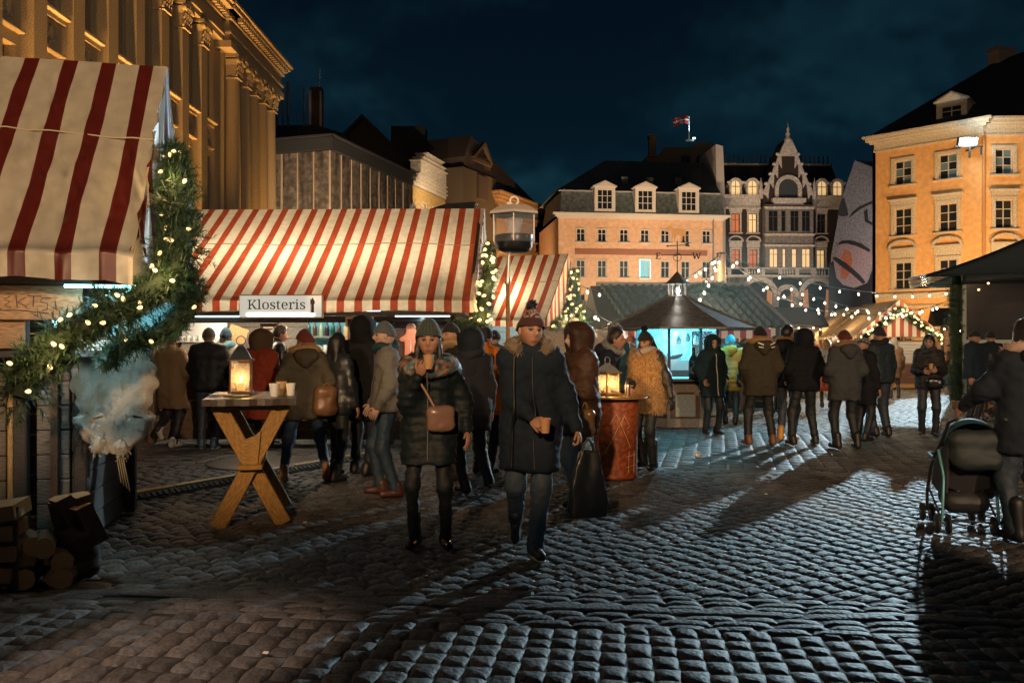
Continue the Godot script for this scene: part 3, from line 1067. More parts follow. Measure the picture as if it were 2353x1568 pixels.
	mb = MB.new(); mb.prism(PackedVector2Array([Vector2(0, 0), Vector2(3.4, 0), Vector2(3.4, 10.4), Vector2(2.5, 13.4), Vector2(1.4, 10.4), Vector2(0, 10.4)]), -5, 0)
	obj("wall", mb, mat(Color(0.4, 0.36, 0.36), 0.85, {"tex": "plaster", "scale": 0.4}), p)
	mb = MB.new(); mb.prism(PackedVector2Array([Vector2(-1.4, 10.5), Vector2(1.3, 10.5), Vector2(2.4, 13.6), Vector2(-0.4, 13.2)]), -5, -0.1)
	obj("roof", mb, mat(Color(0.02, 0.022, 0.025), 0.7), p)
	ubox("window", mat(Color(0.02, 0.02, 0.03), 0.2), p, Vector3(2.45, 11.4, 0.02), Vector3(0.4, 0.8, 0.04))


# brown house with a heavy cornice, and what stands behind it
func corniced_house() -> void:
	var a := pp(1140, 784, 88) * Vector3(1, 0, 1)
	var e := pp(1229, 784, 97) * Vector3(1, 0, 1)
	var b := front("corniced_house", "ochre house with heavy stepped cornice under a dark roof", a, e)
	var L := a.distance_to(e)
	var oc := mat(Color(0.36, 0.20, 0.08), 0.9, {"tex": "plaster", "scale": 0.5})
	var holes := [Rect2(1.2, 8.6, 1.0, 2.0), Rect2(3.8, 8.6, 1.0, 2.0), Rect2(6.6, 8.6, 1.0, 2.0)]
	var mb := MB.new()
	wall_with_holes(mb, L, 15.0, holes, 0.2, 10.0)
	obj("wall", mb, oc, b)
	for r in holes: window(b, r.position.x + 0.5, 8.6, 1.0, 2.0, {"surround": 0.15, "rev": 0.2, "trim": oc})
	mb = MB.new()
	course(mb, 0, L, 15.0, [[0.5, 0.2], [0.3, 0.4], [0.8, 0.3], [0.3, 0.6], [0.35, 0.9], [0.2, 1.1]])
	obj("cornice", mb, oc, b)
	mb = MB.new(); mb.prism(PackedVector2Array([Vector2(-5, 17.5), Vector2(0, 17.5), Vector2(L + 1.4, 17.5), Vector2(L + 1.2, 17.9), Vector2(-2.2, 21.4), Vector2(-5.0, 22.4), Vector2(-6.4, 20.0)]), -8, -0.3)
	obj("roof", mb, mat(Color(0.03, 0.018, 0.014), 0.9), b)
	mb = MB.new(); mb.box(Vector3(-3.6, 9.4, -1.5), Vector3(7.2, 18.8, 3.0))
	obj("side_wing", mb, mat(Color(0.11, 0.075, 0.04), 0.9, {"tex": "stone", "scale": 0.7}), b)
	mb = MB.new(); mb.box(Vector3(-3.4, 17.3, 0.1), Vector3(2.0, 2.4, 0.3)); mb.bar(Vector3(-5.6, 20.0, 0.2), Vector3(-3.2, 21.9, 0.2), 0.4, 0.3); mb.bar(Vector3(-3.2, 21.9, 0.2), Vector3(-1.6, 20.0, 0.2), 0.4, 0.3); mb.bar(Vector3(-5.6, 19.9, 0.2), Vector3(-1.6, 19.9, 0.2), 0.3, 0.3)
	obj("attic_gable", mb, mat(Color(0.05, 0.03, 0.02), 0.9), b)
	# balustraded wing and the black roof in the gap
	var w := front("balustrade_wing", "low ochre wing with a balustrade between the houses", pp(1226, 784, 98) * Vector3(1, 0, 1), pp(1284, 784, 96) * Vector3(1, 0, 1))
	mb = MB.new(); mb.box(Vector3(1.6, 5.9, -2), Vector3(3.6, 11.8, 4)); mb.box(Vector3(1.6, 13.1, 0), Vector3(3.6, 0.2, 0.4)); mb.box(Vector3(1.6, 11.9, 0.05), Vector3(3.6, 0.3, 0.5))
	obj("wall", mb, oc, w)
	for k in 6:
		mb = MB.new(); mb.lathe([Vector2(0.1, 0), Vector2(0.16, 0.3), Vector2(0.07, 0.75), Vector2(0.12, 1.0)], 6, Vector3(0.2 + k * 0.55, 12.04, 0))
		obj("baluster", mb, oc, w)
	var k2 := front("black_roof_house", "unlit house with a black roof closing the gap", pp(1222, 784, 112) * Vector3(1, 0, 1), pp(1300, 784, 112) * Vector3(1, 0, 1))
	mb = MB.new(); mb.prism(PackedVector2Array([Vector2(0, 0), Vector2(5.5, 0), Vector2(5.5, 18.0), Vector2(0, 20.2)]), -8, 0)
	obj("block", mb, mat(Color(0.006, 0.008, 0.01), 0.9), k2)


func peach_house() -> void:
	var a := Vector3(4.5, 0, -80)
	var e := Vector3(20.9, 0, -82)
	var b := front("peach_house", "peach coloured four storey house with grey mansard roof and three white dormers", a, e)
	var L := a.distance_to(e)
	var pl := mat(Color(0.66, 0.42, 0.27), 0.88, {"tex": "wall", "scale": 0.12})
	var wh := mat(Color(0.50, 0.46, 0.42), 0.75)
	var gr := mat(Color(0.20, 0.25, 0.25), 0.7, {"tex": "grime", "scale": 0.3})
	var rf := mat(Color(0.075, 0.095, 0.10), 0.6, {"tex": "grime", "scale": 0.4})
	var xs := []
	for p in [1333, 1381, 1431, 1479, 1526, 1573, 1622]: xs.append((p - 1283) / 377.0 * L)
	var holes := []
	for x in xs:
		holes.append(Rect2(x - 0.42, 11.25, 0.84, 1.25)); holes.append(Rect2(x - 0.44, 7.8, 0.88, 1.65)); holes.append(Rect2(x - 0.47, 4.2, 0.94, 1.95))
	var mb := MB.new()
	wall_with_holes(mb, L, 13.6, holes, 0.16, 12.0)
	obj("wall", mb, pl, b)
	var lit := mat(Color(0.1, 0.3, 0.35), 0.3, {"emit": Color(0.10, 0.75, 0.95), "energy": 0.55})
	var sky := mat(Color(0.03, 0.045, 0.055), 0.1)
	for k in xs.size():
		window(b, xs[k], 11.25, 0.84, 1.25, {"rows": [0.62], "surround": 0.06, "sill": true, "frame": wh, "trim": wh, "rev": 0.14})
		window(b, xs[k], 7.8, 0.88, 1.65, {"rows": [0.6], "surround": 0.06, "frame": wh, "trim": wh, "rev": 0.14, "glass": lit if k == 3 else (sky if k < 3 else mat(Color(0.012, 0.016, 0.020), 0.12))})
		window(b, xs[k], 4.2, 0.94, 1.95, {"rows": [0.55], "surround": 0.2, "frame": wh, "trim": mat(Color(0.62, 0.36, 0.18), 0.8), "rev": 0.14, "hood": "tri", "hood_h": 0.3, "glass2": lit if k in [2, 3] else sky})
	# cyan light tubes round the one window
	mb = MB.new()
	for s in [-1, 1]: mb.box(Vector3(xs[3] + s * 0.52, 8.62, 0.08), Vector3(0.07, 1.85, 0.06))
	mb.box(Vector3(xs[3], 7.7, 0.08), Vector3(1.1, 0.07, 0.06)); mb.box(Vector3(xs[3], 9.55, 0.08), Vector3(1.1, 0.07, 0.06))
	obj("light_tube", mb, mat(Color(0.2, 0.6, 0.7), 0.4, {"emit": Color(0.25, 0.95, 1.0), "energy": 1.6}), b)
	mb = MB.new()
	mb.box(Vector3(L / 2, 10.28, 0.03), Vector3(L - 3.2, 0.56, 0.06))
	obj("painted_band", mb, mat(Color(0.26, 0.10, 0.05), 0.9), b)
	mb = MB.new()
	course(mb, 0, L, 13.5, [[0.15, 0.15], [0.15, 0.35], [0.18, 0.6]])
	obj("cornice", mb, wh, b)
	mb = MB.new()
	course(mb, 0, L, 2.9, [[0.2, 0.2], [0.12, 0.3]])
	obj("plinth_course", mb, pl, b)
	# mansard slope in two curves, then the hipped roof
	mb = MB.new()
	var f := func(u: float, v: float) -> Vector3:
		return Vector3(lerpf(0.05, L, u) - 0.0 + 0.35 * v * (1 - u), 13.98 + 2.25 * v, 0.25 - 0.75 * v + 0.35 * (1 - v) * (1 - v))
	mb.surf(f, 0, 1, 4, 0, 1, 6)
	mb.quad(Vector3(0.05, 13.98, -10), Vector3(0.05, 13.98, 0.6), Vector3(0.4, 16.23, -0.5), Vector3(0.4, 16.23, -10))
	obj("mansard", mb, gr, b)
	mb = MB.new(); mb.box(Vector3(L / 2, 16.24, -0.42), Vector3(L - 0.1, 0.1, 0.3))
	obj("roof_moulding", mb, mat(Color(0.3, 0.3, 0.28), 0.7), b)
	mb = MB.new()
	mb.quad(Vector3(-0.2, 16.2, -0.3), Vector3(L, 16.2, -0.3), Vector3(L, 20.4, -5.5), Vector3(5.9, 20.4, -5.5))
	mb.tri(Vector3(-0.2, 16.2, -11), Vector3(-0.2, 16.2, -0.3), Vector3(5.9, 20.4, -5.5))
	mb.quad(Vector3(L, 16.2, -11), Vector3(-0.2, 16.2, -11), Vector3(5.9, 20.4, -5.5), Vector3(L, 20.4, -5.5))
	mb.tri(Vector3(L, 16.2, -0.3), Vector3(L, 16.2, -11), Vector3(L, 20.4, -5.5))
	obj("roof", mb, rf, b)
	for k in 3: dormer(b, (([1385, 1477, 1577][k]) - 1283) / 377.0 * L, 14.15, 2.05, 2.35, 0.55, wh, wh, 1.6)
	for k in 3:
		mb = MB.new(); mb.box(Vector3([7.0, 9.6, 12.6][k], 17.6, -2.1), Vector3(0.7, 0.75, 0.9)); 
		obj("skylight", mb, rf, b)
	mb = MB.new(); mb.box(Vector3(L - 1.0, 8.0, 0.1), Vector3(0.13, 12.0, 0.13))
	obj("downpipe", mb, mat(Color(0.2, 0.2, 0.2), 0.5), b)
	# brick attic with the flag behind
	var t := front("brick_attic_house", "dim brick attic storey with chimney behind the peach house", pp(1484, 784, 96) * Vector3(1, 0, 1), pp(1652, 784, 96) * Vector3(1, 0, 1))
	var br := mat(Color(0.20, 0.15, 0.10), 0.9, {"tex": "stone", "scale": 0.8})
	mb = MB.new(); mb.prism(PackedVector2Array([Vector2(0, 0), Vector2(8.4, 0), Vector2(8.4, 24.2), Vector2(7.6, 24.6), Vector2(5.8, 24.6), Vector2(5.4, 24.1), Vector2(2.2, 24.1), Vector2(1.6, 23.2), Vector2(0, 23.0)]), -6, 0)
	obj("wall", mb, br, t)
	mb = MB.new(); mb.box(Vector3(0.7, 24.1, 0.1), Vector3(0.8, 2.4, 0.9)); mb.box(Vector3(0.7, 25.3, 0.1), Vector3(1.0, 0.2, 1.1))
	obj("chimney", mb, br, t)
	for k in 3: ubox("window", mat(Color(0.01, 0.01, 0.012), 0.3), t, Vector3([4.6, 6.2, 7.4][k], 22.4, 0.03), Vector3([1.1, 0.6, 0.6][k], [1.4, 1.3, 1.3][k], 0.06))
	var fp := thing("flagpole", "white flagpole on the brick attic roof", "flagpole", pp(1583, 325, 95))
	mb = MB.new(); mb.tube([Vector3.ZERO, Vector3(0, 2.9, 0)], [0.07, 0.05], 8); mb.box(Vector3(0.1, 0.1, 0), Vector3(0.9, 0.22, 0.3))
	obj("pole", mb, mat(Color(0.8, 0.85, 0.85), 0.4), fp)
	var lh := MB.new(); lh.box(Vector3(0.5, 0.3, 0.35), Vector3(0.3, 0.16, 0.2))
	obj("pole_floodlight", lh, mat(Color(0.8, 0.9, 0.9), 0.4, {"emit": Color(0.6, 0.95, 1.0), "energy": 3.0}), fp)
	spot(fp.position + Vector3(0.5, 0.5, 0.7), fp.position + Vector3(-0.3, 3.0, 0), Color(0.7, 0.95, 1.0), 12.0, 30, 0.05)
	var fl := Node3D.new()
	fl.name = numbered("flag")
	add_child(fl)
	fl.position = fp.position + Vector3(0, 2.0, 0)
	tag(fl, "waving dark red and white striped flag on the white pole", "flag")
	var wave := func(u: float, v: float) -> Vector3: return Vector3(-0.06 - u * 1.75, v * 0.92 - 0.2 * u + 0.12 * sin(u * 4.0), 0.16 * sin(u * 6.0 + v))
	for s in [[0.0, 0.4, Color(0.42, 0.03, 0.03)], [0.4, 0.6, Color(0.8, 0.8, 0.8)], [0.6, 1.0, Color(0.42, 0.03, 0.03)]]:
		mb = MB.new()
		mb.surf(wave, 0, 1, 12, s[0], s[1], 2)
		obj("stripe", mb, mat(s[2], 0.7, {"back": Color(0.3, 0.3, 0.3)}), fl)


func arch_band(mb: MB, o: Vector3, r0: float, r1: float, z0: float, z1: float, n := 14, a_from := 0.0, a_to := PI) -> void:
	for k in n:
		var a := lerpf(a_from, a_to, float(k) / n); var c := lerpf(a_from, a_to, float(k + 1) / n)
		mb.prism(PackedVector2Array([Vector2(cos(a) * r0, sin(a) * r0), Vector2(cos(a) * r1, sin(a) * r1), Vector2(cos(c) * r1, sin(c) * r1), Vector2(cos(c) * r0, sin(c) * r0)]), z0, z1, Transform3D(Basis(), o))


func dark_house() -> void:
	var a := Vector3(21.5, 0, -84)
	var e := Vector3(34.2, 0, -84.5)
	var b := front("dark_gabled_house", "nearly black house with white trimmings, ornate pointed gable and lit windows", a, e)
	var L := a.distance_to(e)
	var dk := mat(Color(0.030, 0.020, 0.016), 0.85, {"tex": "stone", "scale": 1.0})
	var wh := mat(Color(0.50, 0.47, 0.44), 0.75, {"tex": "plaster", "scale": 0.3})
	var warm := mat(Color(0.5, 0.35, 0.2), 0.5, {"emit": Color(1.0, 0.66, 0.30), "energy": 0.62})
	var red := mat(Color(0.3, 0.1, 0.05), 0.5, {"emit": Color(0.75, 0.20, 0.07), "energy": 0.42})
	var no := mat(Color(0.012, 0.014, 0.018), 0.12)
	var S := 0.0442
	var hx := func(px): return (px - 1662) * S
	var cx: float = hx.call(1808)
	var holes := []
	var row1 := [[1690, red], [1730, warm], [1890, no]]
	var row2 := [[1690, red], [1731, red], [1889, warm]]
	for q in row1: holes.append(Rect2(hx.call(q[0]) - 0.42, 12.6, 0.84, 1.95))
	for q in row2: holes.append(Rect2(hx.call(q[0]) - 0.42, 9.0, 0.84, 1.9))
	for px in [1742, 1808, 1880]: holes.append(Rect2(hx.call(px) - (1.55 if px != 1808 else 0.75), 3.6, 3.1 if px != 1808 else 1.5, 2.6 if px != 1808 else 2.2))
	var mb := MB.new()
	wall_with_holes(mb, L, 15.1, holes, 0.2, 12.0, 8.1)
	obj("upper_wall", mb, dk, b)
	mb = MB.new()
	wall_with_holes(mb, L, 8.1, holes.slice(6), 0.35, 12.0)
	obj("arcade_wall", mb, wh, b)
	for q in row1: window(b, hx.call(q[0]), 12.6, 0.84, 1.95, {"glass": q[1], "rows": [0.68], "surround": 0.17, "frame": mat(Color(0.05, 0.04, 0.03), 0.6), "trim": wh, "hood": "flat", "bar": 0.06})
	for q in row2: window(b, hx.call(q[0]), 9.0, 0.84, 1.9, {"glass": q[1], "rows": [0.72], "surround": 0.18, "frame": mat(Color(0.05, 0.04, 0.03), 0.6), "trim": wh, "hood": "arc", "bar": 0.06, "sill": false})
	# the bay in the middle
	mb = MB.new()
	var bw := 2.45
	var bholes := []
	for k in 4: bholes.append(Rect2([0.32, 1.62, 2.55, 3.72][k], 4.0, [0.95, 0.45, 0.85, 0.85][k], 2.1))
	for k in 4: bholes.append(Rect2([0.4, 1.72, 2.68, 3.72][k], 0.35, [0.85, 0.35, 0.5, 0.85][k], 1.9))
	wall_with_holes(mb, bw * 2, 6.7, bholes, 0.15, 0.9, -0.2)
	var bay := sub("bay_front", b, Vector3(cx - bw, 8.65, 0.9))
	obj("bay_wall", mb, mat(Color(0.20, 0.19, 0.18), 0.75, {"tex": "plaster", "scale": 0.3}), bay)
	for k in 8:
		var r: Rect2 = bholes[k]
		window(bay, r.position.x + r.size.x / 2, r.position.y, r.size.x, r.size.y, {"glass": no if k < 4 else warm, "cols": 2 if r.size.x > 0.6 else 1, "rows": [0.7], "sill": false, "rev": 0.12, "frame": mat(Color(0.05, 0.04, 0.03), 0.6), "bar": 0.05})
	mb = MB.new()
	for y in [2.45, 3.55, 6.25]: course(mb, 0, bw * 2, y, [[0.12, 0.1], [0.1, 0.2]])
	obj("bay_course", mb, wh, bay)
	# frieze and cornice left and right of the gable
	mb = MB.new()
	for s in [[0.0, cx - 2.7], [cx + 2.7, L]]: course(mb, s[0], s[1], 15.0, [[0.25, 0.2], [0.85, 0.12], [0.15, 0.3], [0.15, 0.5]], false)
	obj("cornice", mb, wh, b)
	# roof
	mb = MB.new()
	mb.quad(Vector3(0, 15.3, 0.1), Vector3(L, 15.3, 0.1), Vector3(L, 20.2, -3.6), Vector3(0, 20.2, -3.6))
	mb.tri(Vector3(0, 15.3, -8), Vector3(0, 15.3, 0.1), Vector3(0, 20.2, -3.6)); mb.tri(Vector3(L, 15.3, 0.1), Vector3(L, 15.3, -8), Vector3(L, 20.2, -3.6))
	mb.quad(Vector3(L, 15.3, -8), Vector3(0, 15.3, -8), Vector3(0, 20.2, -3.6), Vector3(L, 20.2, -3.6))
	obj("roof", mb, mat(Color(0.012, 0.013, 0.015), 0.8), b)
	mb = MB.new(); mb.box(Vector3(L / 2, 20.3, -3.5), Vector3(L, 0.2, 0.3))
	obj("ridge", mb, wh, b)
	for k in 26:
		mb = MB.new(); mb.lathe([Vector2(0.06, 0), Vector2(0.12, 0.25), Vector2(0.04, 0.5), Vector2(0.1, 0.7), Vector2(0.0, 0.95)], 5, Vector3(0.3 + k * 0.48, 20.4, -3.6))
		obj("ridge_finial", mb, mat(Color(0.03, 0.03, 0.03), 0.7), b)
	# the dormers: round headed, lit
	for px in [1688, 1727, 1889, 1925]:
		var d := sub("dormer", b, Vector3(hx.call(px), 16.3, 0.25))
		mb = MB.new(); mb.prism(PackedVector2Array([Vector2(-0.62, 0), Vector2(-0.44, 0), Vector2(-0.44, 1.5), Vector2(-0.62, 1.5)]), -1.2, 0.1); mb.prism(PackedVector2Array([Vector2(0.44, 0), Vector2(0.62, 0), Vector2(0.62, 1.5), Vector2(0.44, 1.5)]), -1.2, 0.1)
		arch_band(mb, Vector3(0, 1.1, 0), 0.44, 0.72, -1.2, 0.12, 10)
		mb.box(Vector3(-0.72, 1.35, 0.05), Vector3(0.3, 0.2, 0.2)); mb.box(Vector3(0.72, 1.35, 0.05), Vector3(0.3, 0.2, 0.2))
		obj("dormer_front", mb, wh, d)
		mb = MB.new(); mb.box(Vector3(0, 0.55, -0.04), Vector3(0.88, 1.1, 0.03)); arch_band(mb, Vector3(0, 1.1, -0.03), 0.0, 0.43, -0.02, 0.01, 8)
		obj("pane", mb, warm, d)
		mb = MB.new(); mb.box(Vector3(0, 0.75, 0.0), Vector3(0.05, 1.5, 0.05)); mb.box(Vector3(0, 0.95, 0.0), Vector3(0.86, 0.06, 0.05))
		obj("glazing_bar", mb, mat(Color(0.03, 0.03, 0.03), 0.6), d)
	# the pointed gable with crockets and finial
	mb = MB.new()
	mb.prism(PackedVector2Array([Vector2(cx - 2.5, 15.2), Vector2(cx + 2.5, 15.2), Vector2(cx + 2.5, 16.6), Vector2(cx + 1.5, 18.6), Vector2(cx + 0.75, 20.6), Vector2(cx, 22.2), Vector2(cx - 0.75, 20.6), Vector2(cx - 1.5, 18.6), Vector2(cx - 2.5, 16.6)]), -2.5, 0.5)
	obj("gable", mb, dk, b)
	var edge := [Vector2(2.55, 16.4), Vector2(2.0, 17.5), Vector2(1.55, 18.5), Vector2(1.15, 19.5), Vector2(0.8, 20.5)]
	for s in [-1.0, 1.0]:
		for k in 4:
			mb = MB.new()
			var p: Vector2 = edge[k]; var q: Vector2 = edge[k + 1]
			mb.bar(Vector3(cx + s * p.x, p.y, 0.5), Vector3(cx + s * q.x, q.y, 0.5), 0.30, 0.34, 0.04)
			mb.sphere(Vector3(cx + s * (q.x + 0.24), q.y + 0.02, 0.5), Vector3(0.24, 0.2, 0.24), 7, 5)
			mb.prism(PackedVector2Array([Vector2(cx + s * (p.x - 0.16), p.y + 0.1), Vector2(cx + s * (q.x - 0.1), q.y), Vector2(cx + s * (p.x - 0.5), p.y - 0.45)]), 0.5, 0.62)
			obj("gable_scroll", mb, wh, b)
		mb = MB.new(); mb.lathe([Vector2(0.22, 15.8), Vector2(0.22, 16.5), Vector2(0.3, 16.6), Vector2(0.16, 16.9), Vector2(0.2, 17.2), Vector2(0.06, 17.6), Vector2(0.0, 18.0)], 8, Vector3(cx + s * 2.75, 0.2, 0.45))
		obj("pinnacle", mb, wh, b)
	mb = MB.new()
	mb.prism(PackedVector2Array([Vector2(cx - 1.0, 20.3), Vector2(cx + 1.0, 20.3), Vector2(cx + 0.75, 21.0), Vector2(cx + 0.3, 21.9), Vector2(cx - 0.3, 21.9), Vector2(cx - 0.75, 21.0)]), 0.3, 0.75)
	mb.lathe([Vector2(0.36, 21.8), Vector2(0.42, 22.0), Vector2(0.2, 22.2), Vector2(0.26, 22.5), Vector2(0.12, 22.8), Vector2(0.18, 23.0), Vector2(0.05, 23.3), Vector2(0.0, 23.8)], 8, Vector3(cx, 0, 0.5))
	obj("finial", mb, wh, b)
	mb = MB.new()
	arch_band(mb, Vector3(cx, 17.0, 0.5), 1.0, 1.38, 0.0, 0.22, 14)
	for s in [-1, 1]: mb.box(Vector3(cx + s * 1.19, 16.5, 0.6), Vector3(0.38, 1.0, 0.2))
	mb.box(Vector3(cx, 15.8, 0.7), Vector3(3.4, 0.4, 0.5)); mb.box(Vector3(cx, 15.35, 0.62), Vector3(3.0, 0.5, 0.3))
	obj("arch_surround", mb, wh, b)
	mb = MB.new(); arch_band(mb, Vector3(cx, 17.0, 0.5), 0.0, 0.99, 0.0, 0.03, 10); mb.box(Vector3(cx, 16.5, 0.51), Vector3(1.98, 1.0, 0.03))
	obj("arch_pane", mb, mat(Color(0.04, 0.05, 0.055), 0.2), b)
	# balcony with its balusters, arches below
	mb = MB.new(); mb.box(Vector3(L / 2, 8.15, 0.5), Vector3(L, 0.22, 1.0)); mb.box(Vector3(L / 2, 8.92, 0.92), Vector3(L, 0.12, 0.2))
	for k in 8: mb.box(Vector3(0.3 + k * (L - 0.6) / 7.0, 8.55, 0.9), Vector3(0.35, 0.7, 0.26))
	obj("balcony", mb, wh, b)
	for k in 44:
		if (k / 6) % 2 == 0: continue
		mb = MB.new(); mb.lathe([Vector2(0.05, 8.26), Vector2(0.09, 8.45), Vector2(0.04, 8.8)], 6, Vector3(0.45 + k * 0.275, 0, 0.9))
		obj("baluster", mb, wh, b)
	var il := mat(Color(0.2, 0.1, 0.05), 0.6, {"emit": Color(0.9, 0.34, 0.10), "energy": 0.28})
	for px in [1742, 1808, 1880]:
		var r := 1.55 if px != 1808 else 0.75
		var x: float = hx.call(px)
		mb = MB.new(); arch_band(mb, Vector3(x, 6.1, 0.0), r, r + 0.4, -0.1, 0.3, 14)
		arch_band(mb, Vector3(x, 6.1, 0.05), r + 0.4, r + 0.5, -0.1, 0.36, 14)
		obj("arch", mb, wh, b)
		mb = MB.new(); arch_band(mb, Vector3(x, 6.1, 0.0), 0.0, r, -0.02, 0.03, 12); mb.box(Vector3(x, 4.85, -0.3), Vector3(2 * r, 2.5, 0.04))
		obj("shop_pane", mb, mat(Color(0.02, 0.02, 0.022), 0.15), b)
		for s in ([-1, 1] if px != 1808 else [1]):
			mb = MB.new(); mb.prism(PackedVector2Array([Vector2(x + s * r * 0.95, 3.7), Vector2(x + s * r * 0.95, 6.6), Vector2(x + s * r * 0.62, 6.9), Vector2(x + s * r * 0.5, 3.7)]), 0.04, 0.07)
			obj("curtain_window", mb, il, b)
	mb = MB.new(); mb.box(Vector3(L / 2, 3.35, 0.8), Vector3(L + 1, 0.22, 1.8)); mb.box(Vector3(L / 2, 2.9, 0.3), Vector3(L + 1, 0.3, 0.7))
	obj("shop_canopy", mb, mat(Color(0.25, 0.2, 0.15), 0.8), b)
	# firewall strip between the two houses
	var f := MB.new(); f.prism(PackedVector2Array([Vector2(-0.5, 0), Vector2(0.1, 0), Vector2(0.1, 15.0), Vector2(-0.15, 21.3), Vector2(-0.9, 21.5)]), -6, 0.35)
	obj("party_wall", f, mat(Color(0.28, 0.26, 0.25), 0.8), b)
	# shop terrace lamps behind the huts
	for k in 2:
		var p := b.to_global(Vector3(3.2 + 6.0 * k, 2.6, 1.6))
		var g := thing("arcade_lantern", "warm lantern hanging under the arcade of the dark house", "lantern", p, 0.0, "lanterns of the arcade")
		mb = MB.new(); mb.lathe([Vector2(0.05, 0), Vector2(0.14, 0.1), Vector2(0.14, 0.3), Vector2(0.04, 0.4)], 8)
		obj("lamp_glass", mb, mat(Color(0.6, 0.4, 0.2), 0.5, {"emit": Color(1, 0.6, 0.25), "energy": 6.0}), g)
		mb = MB.new(); mb.tube([Vector3(0, 0.4, 0), Vector3(0, 0.66, 0)], [0.02], 5); mb.lathe([Vector2(0.18, 0.38), Vector2(0.02, 0.5)], 8)
		obj("hook", mb, mat(Color(0.03, 0.03, 0.03), 0.5), g)
		lamp(Vector3(0, 0.2, 0), Color(1, 0.55, 0.22), 10.0, 0.1, g)


# blind gable wall that carries a huge painted face, seen edge on between the houses
func mural_house() -> void:
	var a := pp(1903, 784, 72) * Vector3(1, 0, 1)
	var e := pp(2026, 784, 66) * Vector3(1, 0, 1)
	var b := front("mural_house", "blind gable wall with a huge abstract painted face in grey and pink", a, e)
	var S := 69.0 / FL
	var hp := func(px, py): return Vector2((px - 1903) / 123.0 * a.distance_to(e), EYE + (784 - py) * S)
	var outline := PackedVector2Array()
	for q in [[1903, 784], [2026, 784], [2026, 410], [1967, 368], [1935, 452], [1928, 488], [1922, 520], [1910, 580]]: outline.append(hp.call(q[0], q[1]))
	for k in outline.size():
		if outline[k].y < 2.0: outline[k].y = 0.0
	var mb := MB.new()
	mb.prism(outline, -6.0, 0.0)
	obj("wall", mb, mat(Color(0.36, 0.35, 0.35), 0.85, {"tex": "plaster", "scale": 0.35}), b)
	var shape := func(called: String, pts: Array, c: Color, z: float) -> void:
		var p := PackedVector2Array()
		for q in pts: p.append(hp.call(q[0], q[1]))
		var m := MB.new()
		m.prism(p, -0.05, z)
		obj(called, m, mat(c, 0.85, {"tex": "plaster", "scale": 0.5}), b)
	var line := Color(0.03, 0.035, 0.04)
	shape.call("painted_field", [[1935, 452], [1942, 448], [1950, 480], [1952, 492], [1938, 492], [1926, 486]], Color(0.06, 0.06, 0.065), 0.02)
	shape.call("painted_field", [[1953, 498], [1962, 486], [1976, 478], [2012, 470], [2012, 474], [1980, 483], [1968, 490]], line, 0.03)
	shape.call("painted_stroke", [[1988, 490], [1995, 486], [1997, 512], [2012, 524], [2012, 529], [1990, 514]], line, 0.03)
	shape.call("painted_cheek", [[1916, 588], [1936, 552], [1972, 556], [2009, 578], [2006, 602], [1994, 652], [1965, 660], [1938, 650], [1922, 630]], Color(0.50, 0.36, 0.34), 0.02)
	shape.call("painted_lip_glow", [[1936, 588], [1944, 570], [1957, 578], [1962, 596], [1958, 622], [1946, 640], [1934, 634]], Color(0.62, 0.20, 0.09), 0.035)  # orange glow on the lip, its light put into the paint colour
	shape.call("painted_stroke", [[1926, 556], [1936, 548], [1956, 550], [1982, 562], [2002, 578], [2000, 584], [1972, 566], [1948, 556]], line, 0.045)
	shape.call("painted_stroke", [[1914, 586], [1922, 584], [1948, 602], [1978, 632], [1992, 650], [1986, 654], [1958, 626], [1932, 604]], line, 0.055)
	shape.call("painted_field", [[1906, 600], [1916, 592], [1924, 634], [1940, 652], [1966, 662], [1996, 652], [2012, 610], [2026, 600], [2026, 720], [1903, 720]], Color(0.018, 0.020, 0.024), 0.025)


